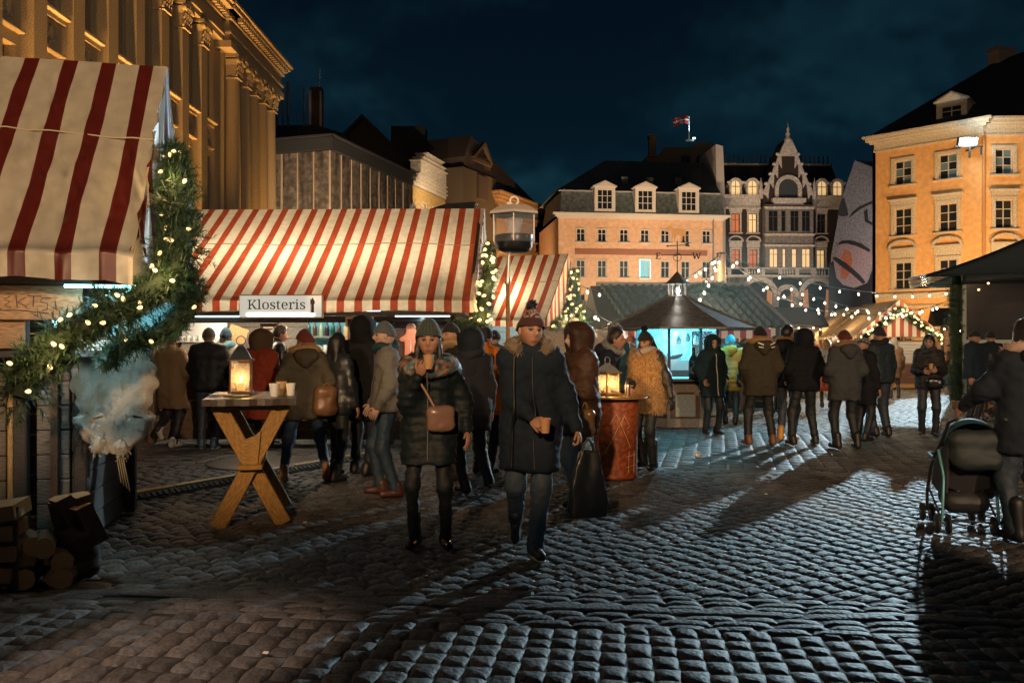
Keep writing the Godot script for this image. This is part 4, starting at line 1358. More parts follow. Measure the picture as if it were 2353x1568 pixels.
func corner_house() -> void:
	var a := Vector3(24.2, 0, -55); var m := Vector3(28.73, 0, -50.5); var e := Vector3(34.4, 0, -50.2)
	var or_ := mat(Color(0.68, 0.36, 0.13), 0.88, {"tex": "wall", "scale": 0.15})
	var wh := mat(Color(0.66, 0.55, 0.40), 0.8, {"tex": "plaster", "scale": 1.0})
	var b := thing("corner_house", "orange plaster corner house with cream window surrounds, dark roof and wall lamp", "building", a)
	var warm := mat(Color(0.03, 0.025, 0.02), 0.12)
	for part in 2:
		var p: Vector3 = a if part == 0 else m
		var q: Vector3 = m if part == 0 else e
		var L := p.distance_to(q)
		var g := sub("street_front", b, p - a, atan2(-(q.z - p.z), q.x - p.x))
		var xs := [1.75, 4.45] if part == 0 else [1.3, 4.2]
		var holes := []
		for x in xs:
			holes.append(Rect2(x - 0.52, 11.75, 1.04, 1.55)); holes.append(Rect2(x - 0.52, 8.45, 1.04, 1.75)); holes.append(Rect2(x - 0.52, 4.95, 1.04, 1.75)); holes.append(Rect2(x - 0.55, 1.0, 1.1, 2.4))
		var mb := MB.new()
		wall_with_holes(mb, L, 14.2, holes, 0.2, 0.5)
		obj("wall", mb, or_, g)
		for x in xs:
			window(g, x, 11.75, 1.04, 1.55, {"rows": [0.36, 0.68], "surround": 0.22, "frame": wh, "trim": wh, "bar": 0.06, "glass2": mat(Color(0.10, 0.16, 0.19), 0.15)})  # every second pane is paler: bluish reflection put into the glass colour
			window(g, x, 8.45, 1.04, 1.75, {"rows": [0.36, 0.68], "surround": 0.22, "frame": wh, "trim": wh, "hood": "flat", "bar": 0.06, "glass2": warm})
			window(g, x, 4.95, 1.04, 1.75, {"rows": [0.36, 0.68], "surround": 0.22, "frame": wh, "trim": wh, "hood": "arc", "bar": 0.06})
			window(g, x, 1.0, 1.1, 2.4, {"rows": [0.4, 0.7], "surround": 0.22, "frame": wh, "trim": wh, "bar": 0.06})
		mb = MB.new()
		course(mb, 0, L, 4.3, [[0.25, 0.12], [0.12, 0.25]], false); course(mb, 0, L, 3.75, [[0.15, 0.15]], false)
		obj("string_course", mb, wh, g)
		mb = MB.new()
		course(mb, 0, L, 14.1, [[0.1, 0.12], [0.45, 0.08], [0.15, 0.3], [0.2, 0.5], [0.14, 0.65]], part == 0)
		obj("cornice", mb, wh, g)
	# a drainpipe at the bend, roof, dormer and chimney
	var mb2 := MB.new(); mb2.tube([m - a + Vector3(0.05, 14.3, 0.1), m - a + Vector3(0.05, 0.2, 0.1)], [0.07], 8)
	obj("downpipe", mb2, mat(Color(0.45, 0.22, 0.08), 0.6), b)
	var rf := mat(Color(0.014, 0.016, 0.018), 0.85, {"tex": "grime", "scale": 0.4})
	var P0 := Vector3(-0.6, 15.1, 0.5); var P1 := m - a + Vector3(0, 15.1, 0.6); var P2 := e - a + Vector3(0, 15.1, 0.6)
	var R0 := pp(2285, 143, 60) - a; var R1 := pp(2430, 90, 58) - a
	mb2 = MB.new()
	mb2.tri(P0, P1, R0); mb2.quad(P1, P2, R1, R0); mb2.tri(P0, R0, R0 + Vector3(2, -7, -10))
	mb2.quad(Vector3(0, 0, -0.5), Vector3(0, 15, -0.5), Vector3(5.4, 15, -11), Vector3(5.4, 0, -11))
	obj("roof", mb2, rf, b)
	var dn := sub("roof_dormer_base", b, pp(2188, 290, 52.4) - a, -0.70)
	dormer(dn, 0, 0, 1.75, 1.55, 0.2, wh, mat(Color(0.30, 0.24, 0.18), 0.8), 2.4)
	mb2 = MB.new(); mb2.box(pp(2302, 140, 60) - a, Vector3(1.5, 1.5, 1.0), Basis(Vector3.UP, 0.3)); mb2.box(pp(2300, 116, 60) - a, Vector3(1.7, 0.16, 1.2), Basis(Vector3.UP, 0.3))
	obj("chimney", mb2, mat(Color(0.33, 0.27, 0.22), 0.9, {"tex": "stone", "scale": 1.5}), b)
	# the floodlight on its bracket
	var fl := thing("wall_floodlight", "glaring white floodlight on an iron bracket below the orange house cornice", "floodlight", pp(2226, 332, 49.6))
	mb2 = MB.new(); mb2.box(Vector3(0, -0.1, 0.0), Vector3(1.7, 0.08, 0.08)); mb2.box(Vector3(0.5, -0.1, -0.6), Vector3(0.08, 0.08, 1.2)); mb2.box(Vector3(0.05, -0.45, 0.0), Vector3(0.1, 0.7, 0.1), Basis(), 0.02); mb2.box(Vector3(0.75, -0.35, 0), Vector3(0.07, 0.5, 0.07))
	obj("bracket", mb2, mat(Color(0.03, 0.03, 0.03), 0.5, {"metal": 0.5}), fl)
	mb2 = MB.new(); mb2.box(Vector3(0, 0.22, -0.16), Vector3(1.2, 0.55, 0.2), Basis(Vector3.RIGHT, 0.35), 0.03)
	obj("housing", mb2, mat(Color(0.05, 0.05, 0.05), 0.5), fl)
	mb2 = MB.new(); mb2.box(Vector3(0, 0.2, -0.02), Vector3(1.05, 0.42, 0.06), Basis(Vector3.RIGHT, 0.35), 0.02)
	obj("lamp_lens", mb2, mat(Color(0.8, 0.9, 0.95), 0.3, {"emit": Color(0.75, 0.95, 1.0), "energy": 14.0}), fl)
	# towards the square, and what spills on the wall beside it
	spot(fl.position + Vector3(0, 0.2, 0.15), Vector3(3.0, 1, -2), Color(0.64, 0.88, 1.0), FLOOD_E, 15, 0.35, null, 1.0)
	lamp(Vector3(0, 0.2, 0.35), Color(0.75, 0.93, 1.0), 9.0, 0.2, fl)


# ---------- market stalls ----------
const CREAM := Color(0.66, 0.60, 0.49)
const RED := Color(0.34, 0.062, 0.025)


# striped canvas roof; own x runs along the ridge from -w to 0, z towards the customers
func canvas_roof(par: Node3D, w: float, ridge: float, eave: float, run: float, back: float, drop: float, sd: float, o := {}) -> void:
	var per: float = o.get("period", 0.265)
	var redw: float = o.get("red", 0.38) * per
	var wr: float = o.get("wrinkle", 0.03)
	var c1: Color = o.get("c1", CREAM)
	var c2: Color = o.get("c2", RED)
	var m := mat(Color(1, 1, 1), o.get("rough", 0.5), {"vc": true, "back": Color(0.75, 0.72, 0.66), "tex": "canvas", "scale": 0.9})
	var slope := func(sgn: float, rn: float) -> Callable:
		return func(x: float, v: float) -> Vector3:
			var s := minf(v, 1.0)
			var n := noise.get_noise_3d(x * 16.0 + sd * 31.0, s * 9.0, sgn * 7.0) + 0.5 * noise.get_noise_3d(x * 45.0 + s * 20.0, s * 14.0 + sd, 3.0)
			var sag := 0.045 * sin(PI * s) * (0.6 + 0.4 * sin(x * 2.4 + sd))
			var p := Vector3(x, ridge - (ridge - eave) * s - sag, sgn * rn * s)
			p += Vector3(0, 0.75, sgn * 0.65) * n * wr * sin(PI * clampf(s, 0.02, 1.0) * 0.85)
			p += Vector3(0, 0.75, sgn * 0.65) * o.get("tug", 0.0) * s * exp(x * 1.5) * (absf(sin(x * 7.0 - s * 3.2)) - 0.4)
			if v > 1.0:
				var t := (v - 1.0) / 0.2
				p.y -= drop * t * (1.0 + 0.10 * sin(x * 3.1 + sd))
				p.z += sgn * (0.02 + 0.05 * t * noise.get_noise_2d(x * 26.0, sd * 9.0 + sgn))
			return p
	var fr: Callable = slope.call(1.0, run)
	var bk: Callable = slope.call(-1.0, back)
	var mb := MB.new()
	var mv := MB.new()
	var x := -w
	var red := false
	while x < -0.001:
		var x2 := minf(0.0, x + (redw if red else per - redw))
		mb.col = c2 if red else c1
		mv.col = mb.col
		mb.surf(fr, x, x2, 3, 0.0, 1.0, 22, true)
		mb.surf(bk, x, x2, 2, 0.0, 1.2, 6)
		mv.surf(fr, x, x2, 3, 1.0, 1.2, 5, true)
		x = x2
		red = not red
	obj("canvas_roof", mb, m, par)
	obj("canvas_valance", mv, m, par)
	# hem seam across the canvas
	if o.get("seam", true):
		var ms := MB.new()
		var pts := []
		for k in 25:
			var p: Vector3 = fr.call(-w + w * k / 24.0, 0.42)
			pts.append(p + Vector3(0, 0.006, 0.006))
		ms.tube(pts, [0.006], 5)
		obj("seam", ms, mat(Color(0.30, 0.24, 0.17), 0.8), par)
	# gables of hanging canvas
	for side in ([0.0, -w] if o.get("both", false) else [0.0]):
		mb = MB.new()
		var z := -back
		red = false
		var top := func(zz: float) -> float: return ridge - (ridge - eave) * absf(zz) / (run if zz > 0 else back)
		var gf := func(zz: float, v: float) -> Vector3:
			var t: float = top.call(zz)
			var lowy: float = eave - drop
			var fold: float = 0.05 * sin(zz * 21.0 + sd) * (1.0 - v) + 0.04 * noise.get_noise_2d(zz * 60.0, sd * 5.0)
			return Vector3(side + fold * o.get("fold", 1.0), lerpf(lowy, t, v), zz)
		while z < run - 0.001:
			var z2 := minf(run, z + (redw if red else per - redw))
			if z < 0 and z2 > 0: z2 = 0.0
			mb.col = c2 if red else c1
			mb.surf(gf, z, z2, 3, 0.0, 1.0, 10)
			z = z2
			red = not red
		obj("gable_canvas", mb, m, par)


# wall of horizontal boards, each its own piece
func boards(par: Node3D, a: Vector3, b: Vector3, y0: float, y1: float, bh: float, m: Material, called := "wall_board") -> void:
	var d := b - a
	var l := d.length()
	var turn := Basis(Vector3.UP, atan2(-d.z, d.x))
	var key := "board%.3f_%.3f" % [l, bh]
	var mb := MB.new()
	mb.box(Vector3.ZERO, Vector3(l, bh - 0.006, 0.03), Basis(), 0.006)
	var mesh := mb.mesh()
	var y := y0
	while y + bh <= y1 + 0.01:
		inst(called, mesh, m, par, Transform3D(turn * Basis(Vector3.RIGHT, (rng.randf() - 0.5) * 0.02), (a + b) * 0.5 + Vector3(0, y + bh / 2, 0)))
		y += bh


func text(par: Node, s: String, at: Transform3D, size: float, m: Material, called := "lettering", depth := 0.004, serif := true, parent_bold := 400) -> MeshInstance3D:
	var t := TextMesh.new()
	t.text = s
	var f := SystemFont.new()
	f.font_names = PackedStringArray(["Droid Serif" if serif else "Droid Sans"])
	f.font_weight = parent_bold
	t.font = f
	t.font_size = 64
	t.pixel_size = size / 64.0
	t.depth = depth
	t.curve_step = 2.0
	return inst(called, t, m, par, at)


# ---------- evergreen garland with its bulbs ----------
func garland(label: String, pts: Array, rad: Array, bulbs: int, dens: float, sd: int, o := {}) -> Node3D:
	var g := thing("fir_garland", label, "garland", Vector3.ZERO, 0.0, o.get("group", "fir garlands on the stalls"))
	var r := RandomNumberGenerator.new()
	r.seed = sd
	var curve := Curve3D.new()
	for k in pts.size():
		var t: Vector3 = (pts[mini(k + 1, pts.size() - 1)] - pts[maxi(k - 1, 0)]) * 0.18
		curve.add_point(pts[k], -t, t)
	var L := curve.get_baked_length()
	var mb := MB.new()
	var stem := []
	for k in 24: stem.append(curve.sample_baked(L * k / 23.0))
	var ms := MB.new()
	ms.tube(stem, [0.012 * o.get("fat", 1.0)], 6)
	obj("stem", ms, mat(Color(0.04, 0.025, 0.015), 0.9), g)
	var rad_at := func(t: float) -> float:
		var f := t * (rad.size() - 1)
		var k := int(f)
		return lerpf(rad[k], rad[mini(k + 1, rad.size() - 1)], f - k)
	var core := []
	var cr := []
	for k in 30:
		core.append(curve.sample_baked(L * k / 29.0)); cr.append(rad_at.call(k / 29.0) * 0.52)
	var mc := MB.new()
	mc.tube(core, cr, 10)
	for j in mc.v.size(): mc.v[j] += mc.n[j] * 0.05 * noise.get_noise_3d(mc.v[j].x * 90, mc.v[j].y * 90, mc.v[j].z * 90)
	obj("inner_twigs", mc, mat(Color(0.026, 0.058, 0.026), 0.8, {"tex": "fur", "scale": 6.0}), g)
	var tufts := int(dens * 1.5 * L)
	var nl: float = o.get("needle", 0.05)
	for k in tufts:
		var t := r.randf()
		var p := curve.sample_baked(L * t)
		var rr: float = rad_at.call(t) * (0.25 + 0.75 * sqrt(r.randf())) * (0.75 + 1.5 * absf(noise.get_noise_3d(p.x * 60, p.y * 60, p.z * 60)))
		var dir := Vector3(r.randfn(), r.randfn(), r.randfn()).normalized()
		var base := p + dir * rr * 0.55
		var axis := (dir + Vector3(0, -0.25, 0) + Vector3(r.randfn(), r.randfn(), r.randfn()) * 0.25).normalized()
		var len := rr * 0.55
		var gcol := 0.7 + 0.6 * r.randf()
		mb.col = Color(0.026 * gcol, 0.058 * gcol, 0.026 * gcol)
		for j in int(o.get("per_tuft", 9)):
			var q := base + axis * len * r.randf()
			var nd := (axis * 0.9 + Vector3(r.randfn(), r.randfn(), r.randfn()) * 0.55).normalized()
			mb.blade(q, nd * nl * (0.7 + 0.6 * r.randf()), nl * 0.075)
	obj("needles", mb, mat(Color(1, 1, 1), 0.55, {"vc": true, "back": Color(0.25, 0.3, 0.2)}), g)
	if bulbs > 0:
		var bm := MB.new()
		var bs: float = o.get("bulb", 0.018)
		bm.lathe([Vector2(0, -bs * 1.3), Vector2(bs * 0.8, -bs * 0.8), Vector2(bs, 0), Vector2(bs * 0.7, bs * 0.9), Vector2(bs * 0.35, bs * 1.4)], 8)
		var mesh := bm.mesh()
		var em := mat(Color(0.8, 0.6, 0.35), 0.4, {"emit": Color(1.0, 0.62, 0.26), "energy": o.get("glow", 9.0) * 0.26})
		var wires := []
		for k in bulbs:
			var t := (k + 0.5 + 0.5 * (r.randf() - 0.5)) / bulbs
			var p := curve.sample_baked(L * t)
			var rr: float = rad_at.call(t)
			var dir := Vector3(r.randf() * 2.0 - 1.0, r.randf() * 1.6 - 0.8, 0.35 + 0.65 * r.randf()).normalized()
			var q := p + dir * rr * 0.82
			inst("bulb", mesh, em, g, Transform3D(Basis(Vector3(0, 0, 1), r.randf() * 3.0), q))
			wires.append(q + Vector3(0, bs * 1.3, 0))
		var mw := MB.new()
		for k in wires.size() - 1:
			var a: Vector3 = wires[k]; var b: Vector3 = wires[k + 1]
			mw.tube([a, (a + b) * 0.5 + Vector3(0, -0.01, -0.02), b], [0.0025 * o.get("fat", 1.0)], 4, false)
		obj("wire", mw, mat(Color(0.02, 0.04, 0.02), 0.6), g)
		if o.get("light", 0.0) > 0.0:
			for k in 3: lamp(curve.sample_baked(L * (k + 0.5) / 3.0) + Vector3(0.05, 0, 0.04 + float(rad.max()) * 1.15), Color(1.0, 0.60, 0.24), o.light * 1.6, 0.06, g)
	return g


func stalls() -> void:
	near_stall()
	abbey_stall()
	third_stall()
	far_huts()
	kiosk()
	glazed_stand()


func near_stall() -> void:
	var s := thing("striped_stall", "grey timber stall under a large red and cream striped canvas with a scrawled signboard", "market stall", Vector3(-2.755, 0, -6.6), deg_to_rad(12.0))
	canvas_roof(s, 3.4, 3.74, 2.16, 1.12, 1.2, 0.21, 1.0, {"wrinkle": 0.085, "fold": 1.6, "rough": 0.38, "period": 0.275, "c2": Color(0.095, 0.015, 0.009), "c1": Color(0.44, 0.40, 0.325), "tug": 0.06})
	var gw := wood(Color(0.22, 0.20, 0.18), 0, 0.8)
	var dw := wood(Color(0.07, 0.055, 0.045), 0, 0.8)
	var sb := wood(Color(0.42, 0.25, 0.13), 0, 0.7)
	boards(s, Vector3(-3.3, 0, 0.39), Vector3(-1.02, 0, 0.39), 0.0, 1.44, 0.18, gw)
	boards(s, Vector3(-0.82, 0, 0.385), Vector3(-0.60, 0, 0.385), 0.0, 1.62, 0.18, gw)
	boards(s, Vector3(-0.58, 0, 0.36), Vector3(-0.58, 0, -1.1), 0.0, 1.26, 0.18, dw)
	boards(s, Vector3(-3.3, 0, -1.1), Vector3(-0.6, 0, -1.1), 0.0, 2.16, 0.18, dw)
	var mb := MB.new()
	for q in [Vector3(-0.92, 1.1, 0.40), Vector3(-0.52, 1.1, 0.38), Vector3(-0.52, 1.1, -1.1), Vector3(-3.2, 1.1, -1.1)]:
		mb = MB.new(); mb.box(q, Vector3(0.09, 2.2, 0.09), Basis(), 0.01)
		obj("post", mb, dw, s)
	mb = MB.new(); mb.box(Vector3(-0.975, 0.95, 0.45), Vector3(0.035, 1.7, 0.03), Basis(), 0.006)
	obj("pine_batten", mb, wood(Color(0.6, 0.36, 0.14), 1), s)
	mb = MB.new(); mb.box(Vector3(-1.8, 1.815, 0.80), Vector3(2.8, 0.235, 0.03), Basis(), 0.006)
	obj("signboard", mb, sb, s)
	mb = MB.new(); mb.box(Vector3(-2.0, 1.60, 0.74), Vector3(2.44, 0.20, 0.03), Basis(), 0.006)
	obj("lower_board", mb, sb, s)
	mb = MB.new(); mb.box(Vector3(-1.8, 1.97, 0.76), Vector3(2.9, 0.07, 0.07), Basis(), 0.01)
	obj("eave_beam", mb, dw, s)
	mb = MB.new(); mb.box(Vector3(-1.7, 1.46, 0.5), Vector3(2.9, 0.05, 0.5), Basis(), 0.01)
	obj("counter", mb, dw, s)
	# the scrawl in marker pen
	var ink := mat(Color(0.03, 0.018, 0.012), 0.6)
	var strokes := [
		[[0.0, 0.55], [0.06, 0.95], [0.16, 0.85], [0.02, 0.5], [0.20, 0.12]], [[0.06, 0.92], [0.09, 0.15]],
		[[0.34, 0.78], [0.25, 0.66], [0.34, 0.5], [0.25, 0.3], [0.36, 0.2]],
		[[0.44, 0.85], [0.46, 0.2]], [[0.60, 0.75], [0.46, 0.5], [0.62, 0.22]],
		[[0.62, 0.82], [0.86, 0.80]], [[0.73, 0.80], [0.72, 0.25]],
		[[1.02, 0.72], [0.86, 0.70], [0.84, 0.52], [0.96, 0.42], [0.95, 0.12], [0.86, 0.06]], [[0.0, 0.04], [0.5, 0.06], [0.98, -0.1]]]
	for st in strokes:
		mb = MB.new()
		var pts := []
		for q in st: pts.append(Vector3(-0.98 + q[0] * 0.38, 1.755 + q[1] * 0.13, 0.817))
		mb.tube(pts, [0.0035], 5)
		obj("marker_stroke", mb, ink, s)
	# pale blue panel and tube light inside
	mb = MB.new(); mb.box(Vector3(-0.2, 1.72, 0.25), Vector3(0.62, 0.26, 0.02))
	obj("blue_panel", mb, mat(Color(0.25, 0.5, 0.55), 0.6), s)
	var tb := MB.new(); tb.tube([Vector3(-0.45, 1.92, 1.02), Vector3(-0.01, 1.92, 1.02)], [0.012], 8)
	obj("light_tube", tb, mat(Color(0.6, 0.9, 1.0), 0.4, {"emit": Color(0.30, 0.85, 1.0), "energy": 5.0}), s)
	area(s.to_global(Vector3(-0.23, 1.90, 1.02)), s.to_global(Vector3(-0.2, 0.9, 0.55)), Color(0.36, 0.78, 0.88), 0.6, Vector2(0.45, 0.05))
	var ta := s.to_local(pp(124, 735, 5.72)); var tz := s.to_local(pp(124, 825, 5.72))
	area(pp(130, 785, 5.70), pp(270, 900, 6.02), Color(0.55, 0.82, 0.86), 0.8, Vector2(0.06, 0.28))
	var tb2 := MB.new(); tb2.tube([ta, tz], [0.014], 8)
	obj("inner_light_tube", tb2, mat(Color(0.6, 0.9, 1.0), 0.4, {"emit": Color(0.30, 0.85, 1.0), "energy": 6.0}), s)
	# the garland down its gable and along the counter
	garland("thick fir garland with amber bulbs draped round the gable of the big striped stall",
		[pp(400, 335, 6.3), pp(405, 420, 6.05), pp(412, 520, 5.85), pp(398, 610, 5.7), pp(345, 672, 5.6), pp(265, 715, 5.5), pp(165, 760, 5.4), pp(85, 830, 5.3), pp(38, 905, 5.25)],
		[0.07, 0.14, 0.16, 0.16, 0.155, 0.13, 0.15, 0.16, 0.17], 34, 560, 3, {"per_tuft": 12, "needle": 0.062, "bulb": 0.014, "light": 0.10, "glow": 10.0})
	garland("bluish fir branch hanging over the sheepskin beside the big striped stall",
		[pp(436, 640, 5.95), pp(430, 705, 5.9), pp(392, 752, 5.85), pp(330, 775, 5.8), pp(268, 800, 5.75), pp(240, 838, 5.7)],
		[0.10, 0.12, 0.12, 0.10, 0.09, 0.06], 3, 480, 5, {"bulb": 0.013, "per_tuft": 10, "needle": 0.055})


func abbey_stall() -> void:
	var s := thing("mulled_wine_stall", "long striped mulled wine stall with a lit name sign and open counter", "market stall", Vector3(-0.47, 0, -14.0), deg_to_rad(-1.5))
	canvas_roof(s, 5.1, 3.80, 2.14, 2.42, 2.0, 0.17, 2.0, {"wrinkle": 0.030, "rough": 0.6, "period": 0.252, "red": 0.43})
	var bw := wood(Color(0.20, 0.12, 0.07), 0, 0.75)
	var lw := wood(Color(0.55, 0.36, 0.18), 0, 0.7)
	var dw := wood(Color(0.05, 0.035, 0.028), 0, 0.8)
	var zc := 1.5                           # the counter front
	boards(s, Vector3(-5.0, 0, zc), Vector3(-0.35, 0, zc), 0.06, 0.95, 0.148, bw)
	boards(s, Vector3(-5.0, 0, -0.4), Vector3(-0.35, 0, -0.4), 0.0, 2.2, 0.2, wood(Color(0.55, 0.46, 0.36), 0), "back_board")
	boards(s, Vector3(-0.33, 0, zc), Vector3(-0.33, 0, -1.6), 0.0, 2.1, 0.2, bw)
	boards(s, Vector3(-5.02, 0, -1.6), Vector3(-5.02, 0, zc), 0.0, 2.1, 0.2, bw)
	boards(s, Vector3(-1.28, 0, zc - 0.03), Vector3(-0.36, 0, zc - 0.03), 1.0, 1.9, 0.148, wood(Color(0.16, 0.07, 0.045), 0), "shutter_board")
	var mb := MB.new()
	for x in [-4.98, -1.33, -0.38]:
		mb = MB.new(); mb.box(Vector3(x, 1.0, zc + 0.03), Vector3(0.1, 2.0, 0.1), Basis(), 0.01)
		obj("post", mb, bw, s)
	mb = MB.new(); mb.box(Vector3(-2.9, 0.985, zc + 0.08), Vector3(3.1, 0.05, 0.55), Basis(), 0.012)
	obj("counter_top", mb, lw, s)
	mb = MB.new(); mb.box(Vector3(-2.7, 1.945, 2.36), Vector3(4.9, 0.06, 0.08), Basis(), 0.01); mb.box(Vector3(-2.7, 1.885, zc + 0.1), Vector3(4.7, 0.10, 0.06), Basis(), 0.01)
	obj("eave_beam", mb, dw, s)
	mb = MB.new(); mb.box(Vector3(-2.7, 2.12, 0.5), Vector3(4.7, 0.03, 2.0))
	obj("ceiling", mb, mat(Color(0.5, 0.45, 0.38), 0.8), s)
	# trusses that carry the canvas
	for x in [-5.0, -0.06]:
		mb = MB.new(); mb.bar(Vector3(x, 2.1, 2.38), Vector3(x, 3.74, 0.02), 0.05, 0.05); mb.bar(Vector3(x, 2.1, -1.95), Vector3(x, 3.74, -0.02), 0.05, 0.05)
		obj("rafter", mb, dw, s)
	# lamp under the ridge that makes the canvas glow, seen through the cloth
	for q in [[-4.3, 0.7], [-3.1, 1.5], [-1.9, 0.9], [-0.8, 0.5]]:
		var bulb := MB.new(); bulb.sphere(Vector3(q[0], 2.30, 0.9), Vector3(0.06, 0.06, 0.06))
		obj("roof_lamp_bulb", bulb, mat(Color(0.8, 0.8, 0.8), 0.4, {"emit": Color(1.0, 0.9, 0.7), "energy": 20.0}), s)
		lamp(Vector3(q[0], 2.30, 0.9), Color(1.0, 0.90, 0.70), ROOF_E * q[1], 0.12, s)
	# light tubes over the counter, and the ones inside
	var tube := mat(Color(0.8, 0.95, 1.0), 0.4, {"emit": Color(0.62, 0.92, 1.0), "energy": 5.0})
	for q in [[-4.75, -3.55, 1.93, 1.72], [-1.24, -0.42, 1.93, 1.62], [-2.9, -1.7, 2.06, 0.4]]:
		mb = MB.new(); mb.tube([Vector3(q[0], q[2], q[3]), Vector3(q[1], q[2], q[3])], [0.016], 8)
		obj("light_tube", mb, tube, s)
	area(s.to_global(Vector3(-3.6, 2.06, 0.9)), s.to_global(Vector3(-3.6, 0.5, 0.3)), Color(1.0, 0.84, 0.64), 4.2, Vector2(1.8, 0.12))
	area(s.to_global(Vector3(-2.3, 2.04, 0.4)), s.to_global(Vector3(-2.3, 1.2, -0.4)), Color(0.30, 0.85, 1.0), 0.7, Vector2(1.2, 0.06))
	area(s.to_global(Vector3(-0.83, 1.91, 1.66)), s.to_global(Vector3(-0.83, 0.8, 1.75)), Color(0.5, 0.9, 1.0), 0.8, Vector2(0.8, 0.05))
	area(s.to_global(Vector3(-3.0, 1.84, 1.72)), s.to_global(Vector3(-3.0, 0.4, 2.6)), Color(1.0, 0.80, 0.55), 3.2, Vector2(2.6, 0.06))
	# sign box
	var sg := thing("lit_sign", "white backlit sign reading Klosteris with a small monk", "sign", s.to_global(Vector3(-2.70, 2.04, 2.52)), s.rotation.y)
	mb = MB.new(); mb.box(Vector3(0, 0, -0.04), Vector3(1.18, 0.33, 0.07), Basis(), 0.008)
	obj("sign_box", mb, mat(Color(0.32, 0.26, 0.18), 0.6), sg)
	mb = MB.new(); mb.box(Vector3(0, 0, 0.0), Vector3(1.15, 0.30, 0.012))
	obj("sign_face", mb, mat(Color(0.72, 0.72, 0.66), 0.5, {"emit": Color(0.80, 0.86, 0.80), "energy": 0.42}), sg)
	mb = MB.new(); mb.box(Vector3(0, -0.115, 0.012), Vector3(0.96, 0.045, 0.016), Basis(), 0.006)
	obj("sign_tube", mb, mat(Color(0.9, 0.9, 0.9), 0.5, {"emit": Color(0.95, 1.0, 1.0), "energy": 3.2}), sg)
	area(sg.to_global(Vector3(0, -0.115, 0.03)), sg.to_global(Vector3(0, -0.3, 1.0)), Color(0.9, 1.0, 1.0), 0.5, Vector2(0.96, 0.05))
	var ink := mat(Color(0.035, 0.022, 0.016), 0.6)
	var tx := text(sg, "Klosteris", Transform3D(Basis.from_scale(Vector3(1.32, 1.22, 1)), Vector3(-0.055, 0.022, 0.009)), 0.15, ink, "lettering")
	tx.name = "lettering"
	# the monk: robe, cape, hood and staff
	mb = MB.new()
	mb.prism(PackedVector2Array([Vector2(-0.020, -0.10), Vector2(0.022, -0.10), Vector2(0.02, 0.02), Vector2(0.034, 0.05), Vector2(0.026, 0.085), Vector2(0.012, 0.1), Vector2(0.004, 0.125), Vector2(-0.012, 0.1), Vector2(-0.03, 0.085), Vector2(-0.028, 0.05), Vector2(-0.018, 0.02)]), 0.008, 0.014, Transform3D(Basis(), Vector3(0.452, 0.0, 0)))
	mb.bar(Vector3(0.418, -0.1, 0.010), Vector3(0.425, 0.115, 0.010), 0.004, 0.004)
	obj("monk_emblem", mb, ink, sg)
	# what stands and hangs inside
	abbey_inside(s, zc)
	garland("fir garland full of warm bulbs on the gable of the long mulled wine stall",
		[pp(1122, 565, 12.6), pp(1120, 630, 12.2), pp(1112, 690, 11.9), pp(1100, 752, 11.7)], [0.10, 0.15, 0.20, 0.19], 34, 420, 7, {"needle": 0.06, "per_tuft": 9, "bulb": 0.024, "light": 0.12, "glow": 9.0})
	garland("short dark fir branch under the corner of the long mulled wine stall",
		[pp(1098, 740, 11.6), pp(1064, 750, 11.6), pp(1030, 745, 11.6)], [0.12, 0.12, 0.09], 0, 380, 9, {"needle": 0.06})


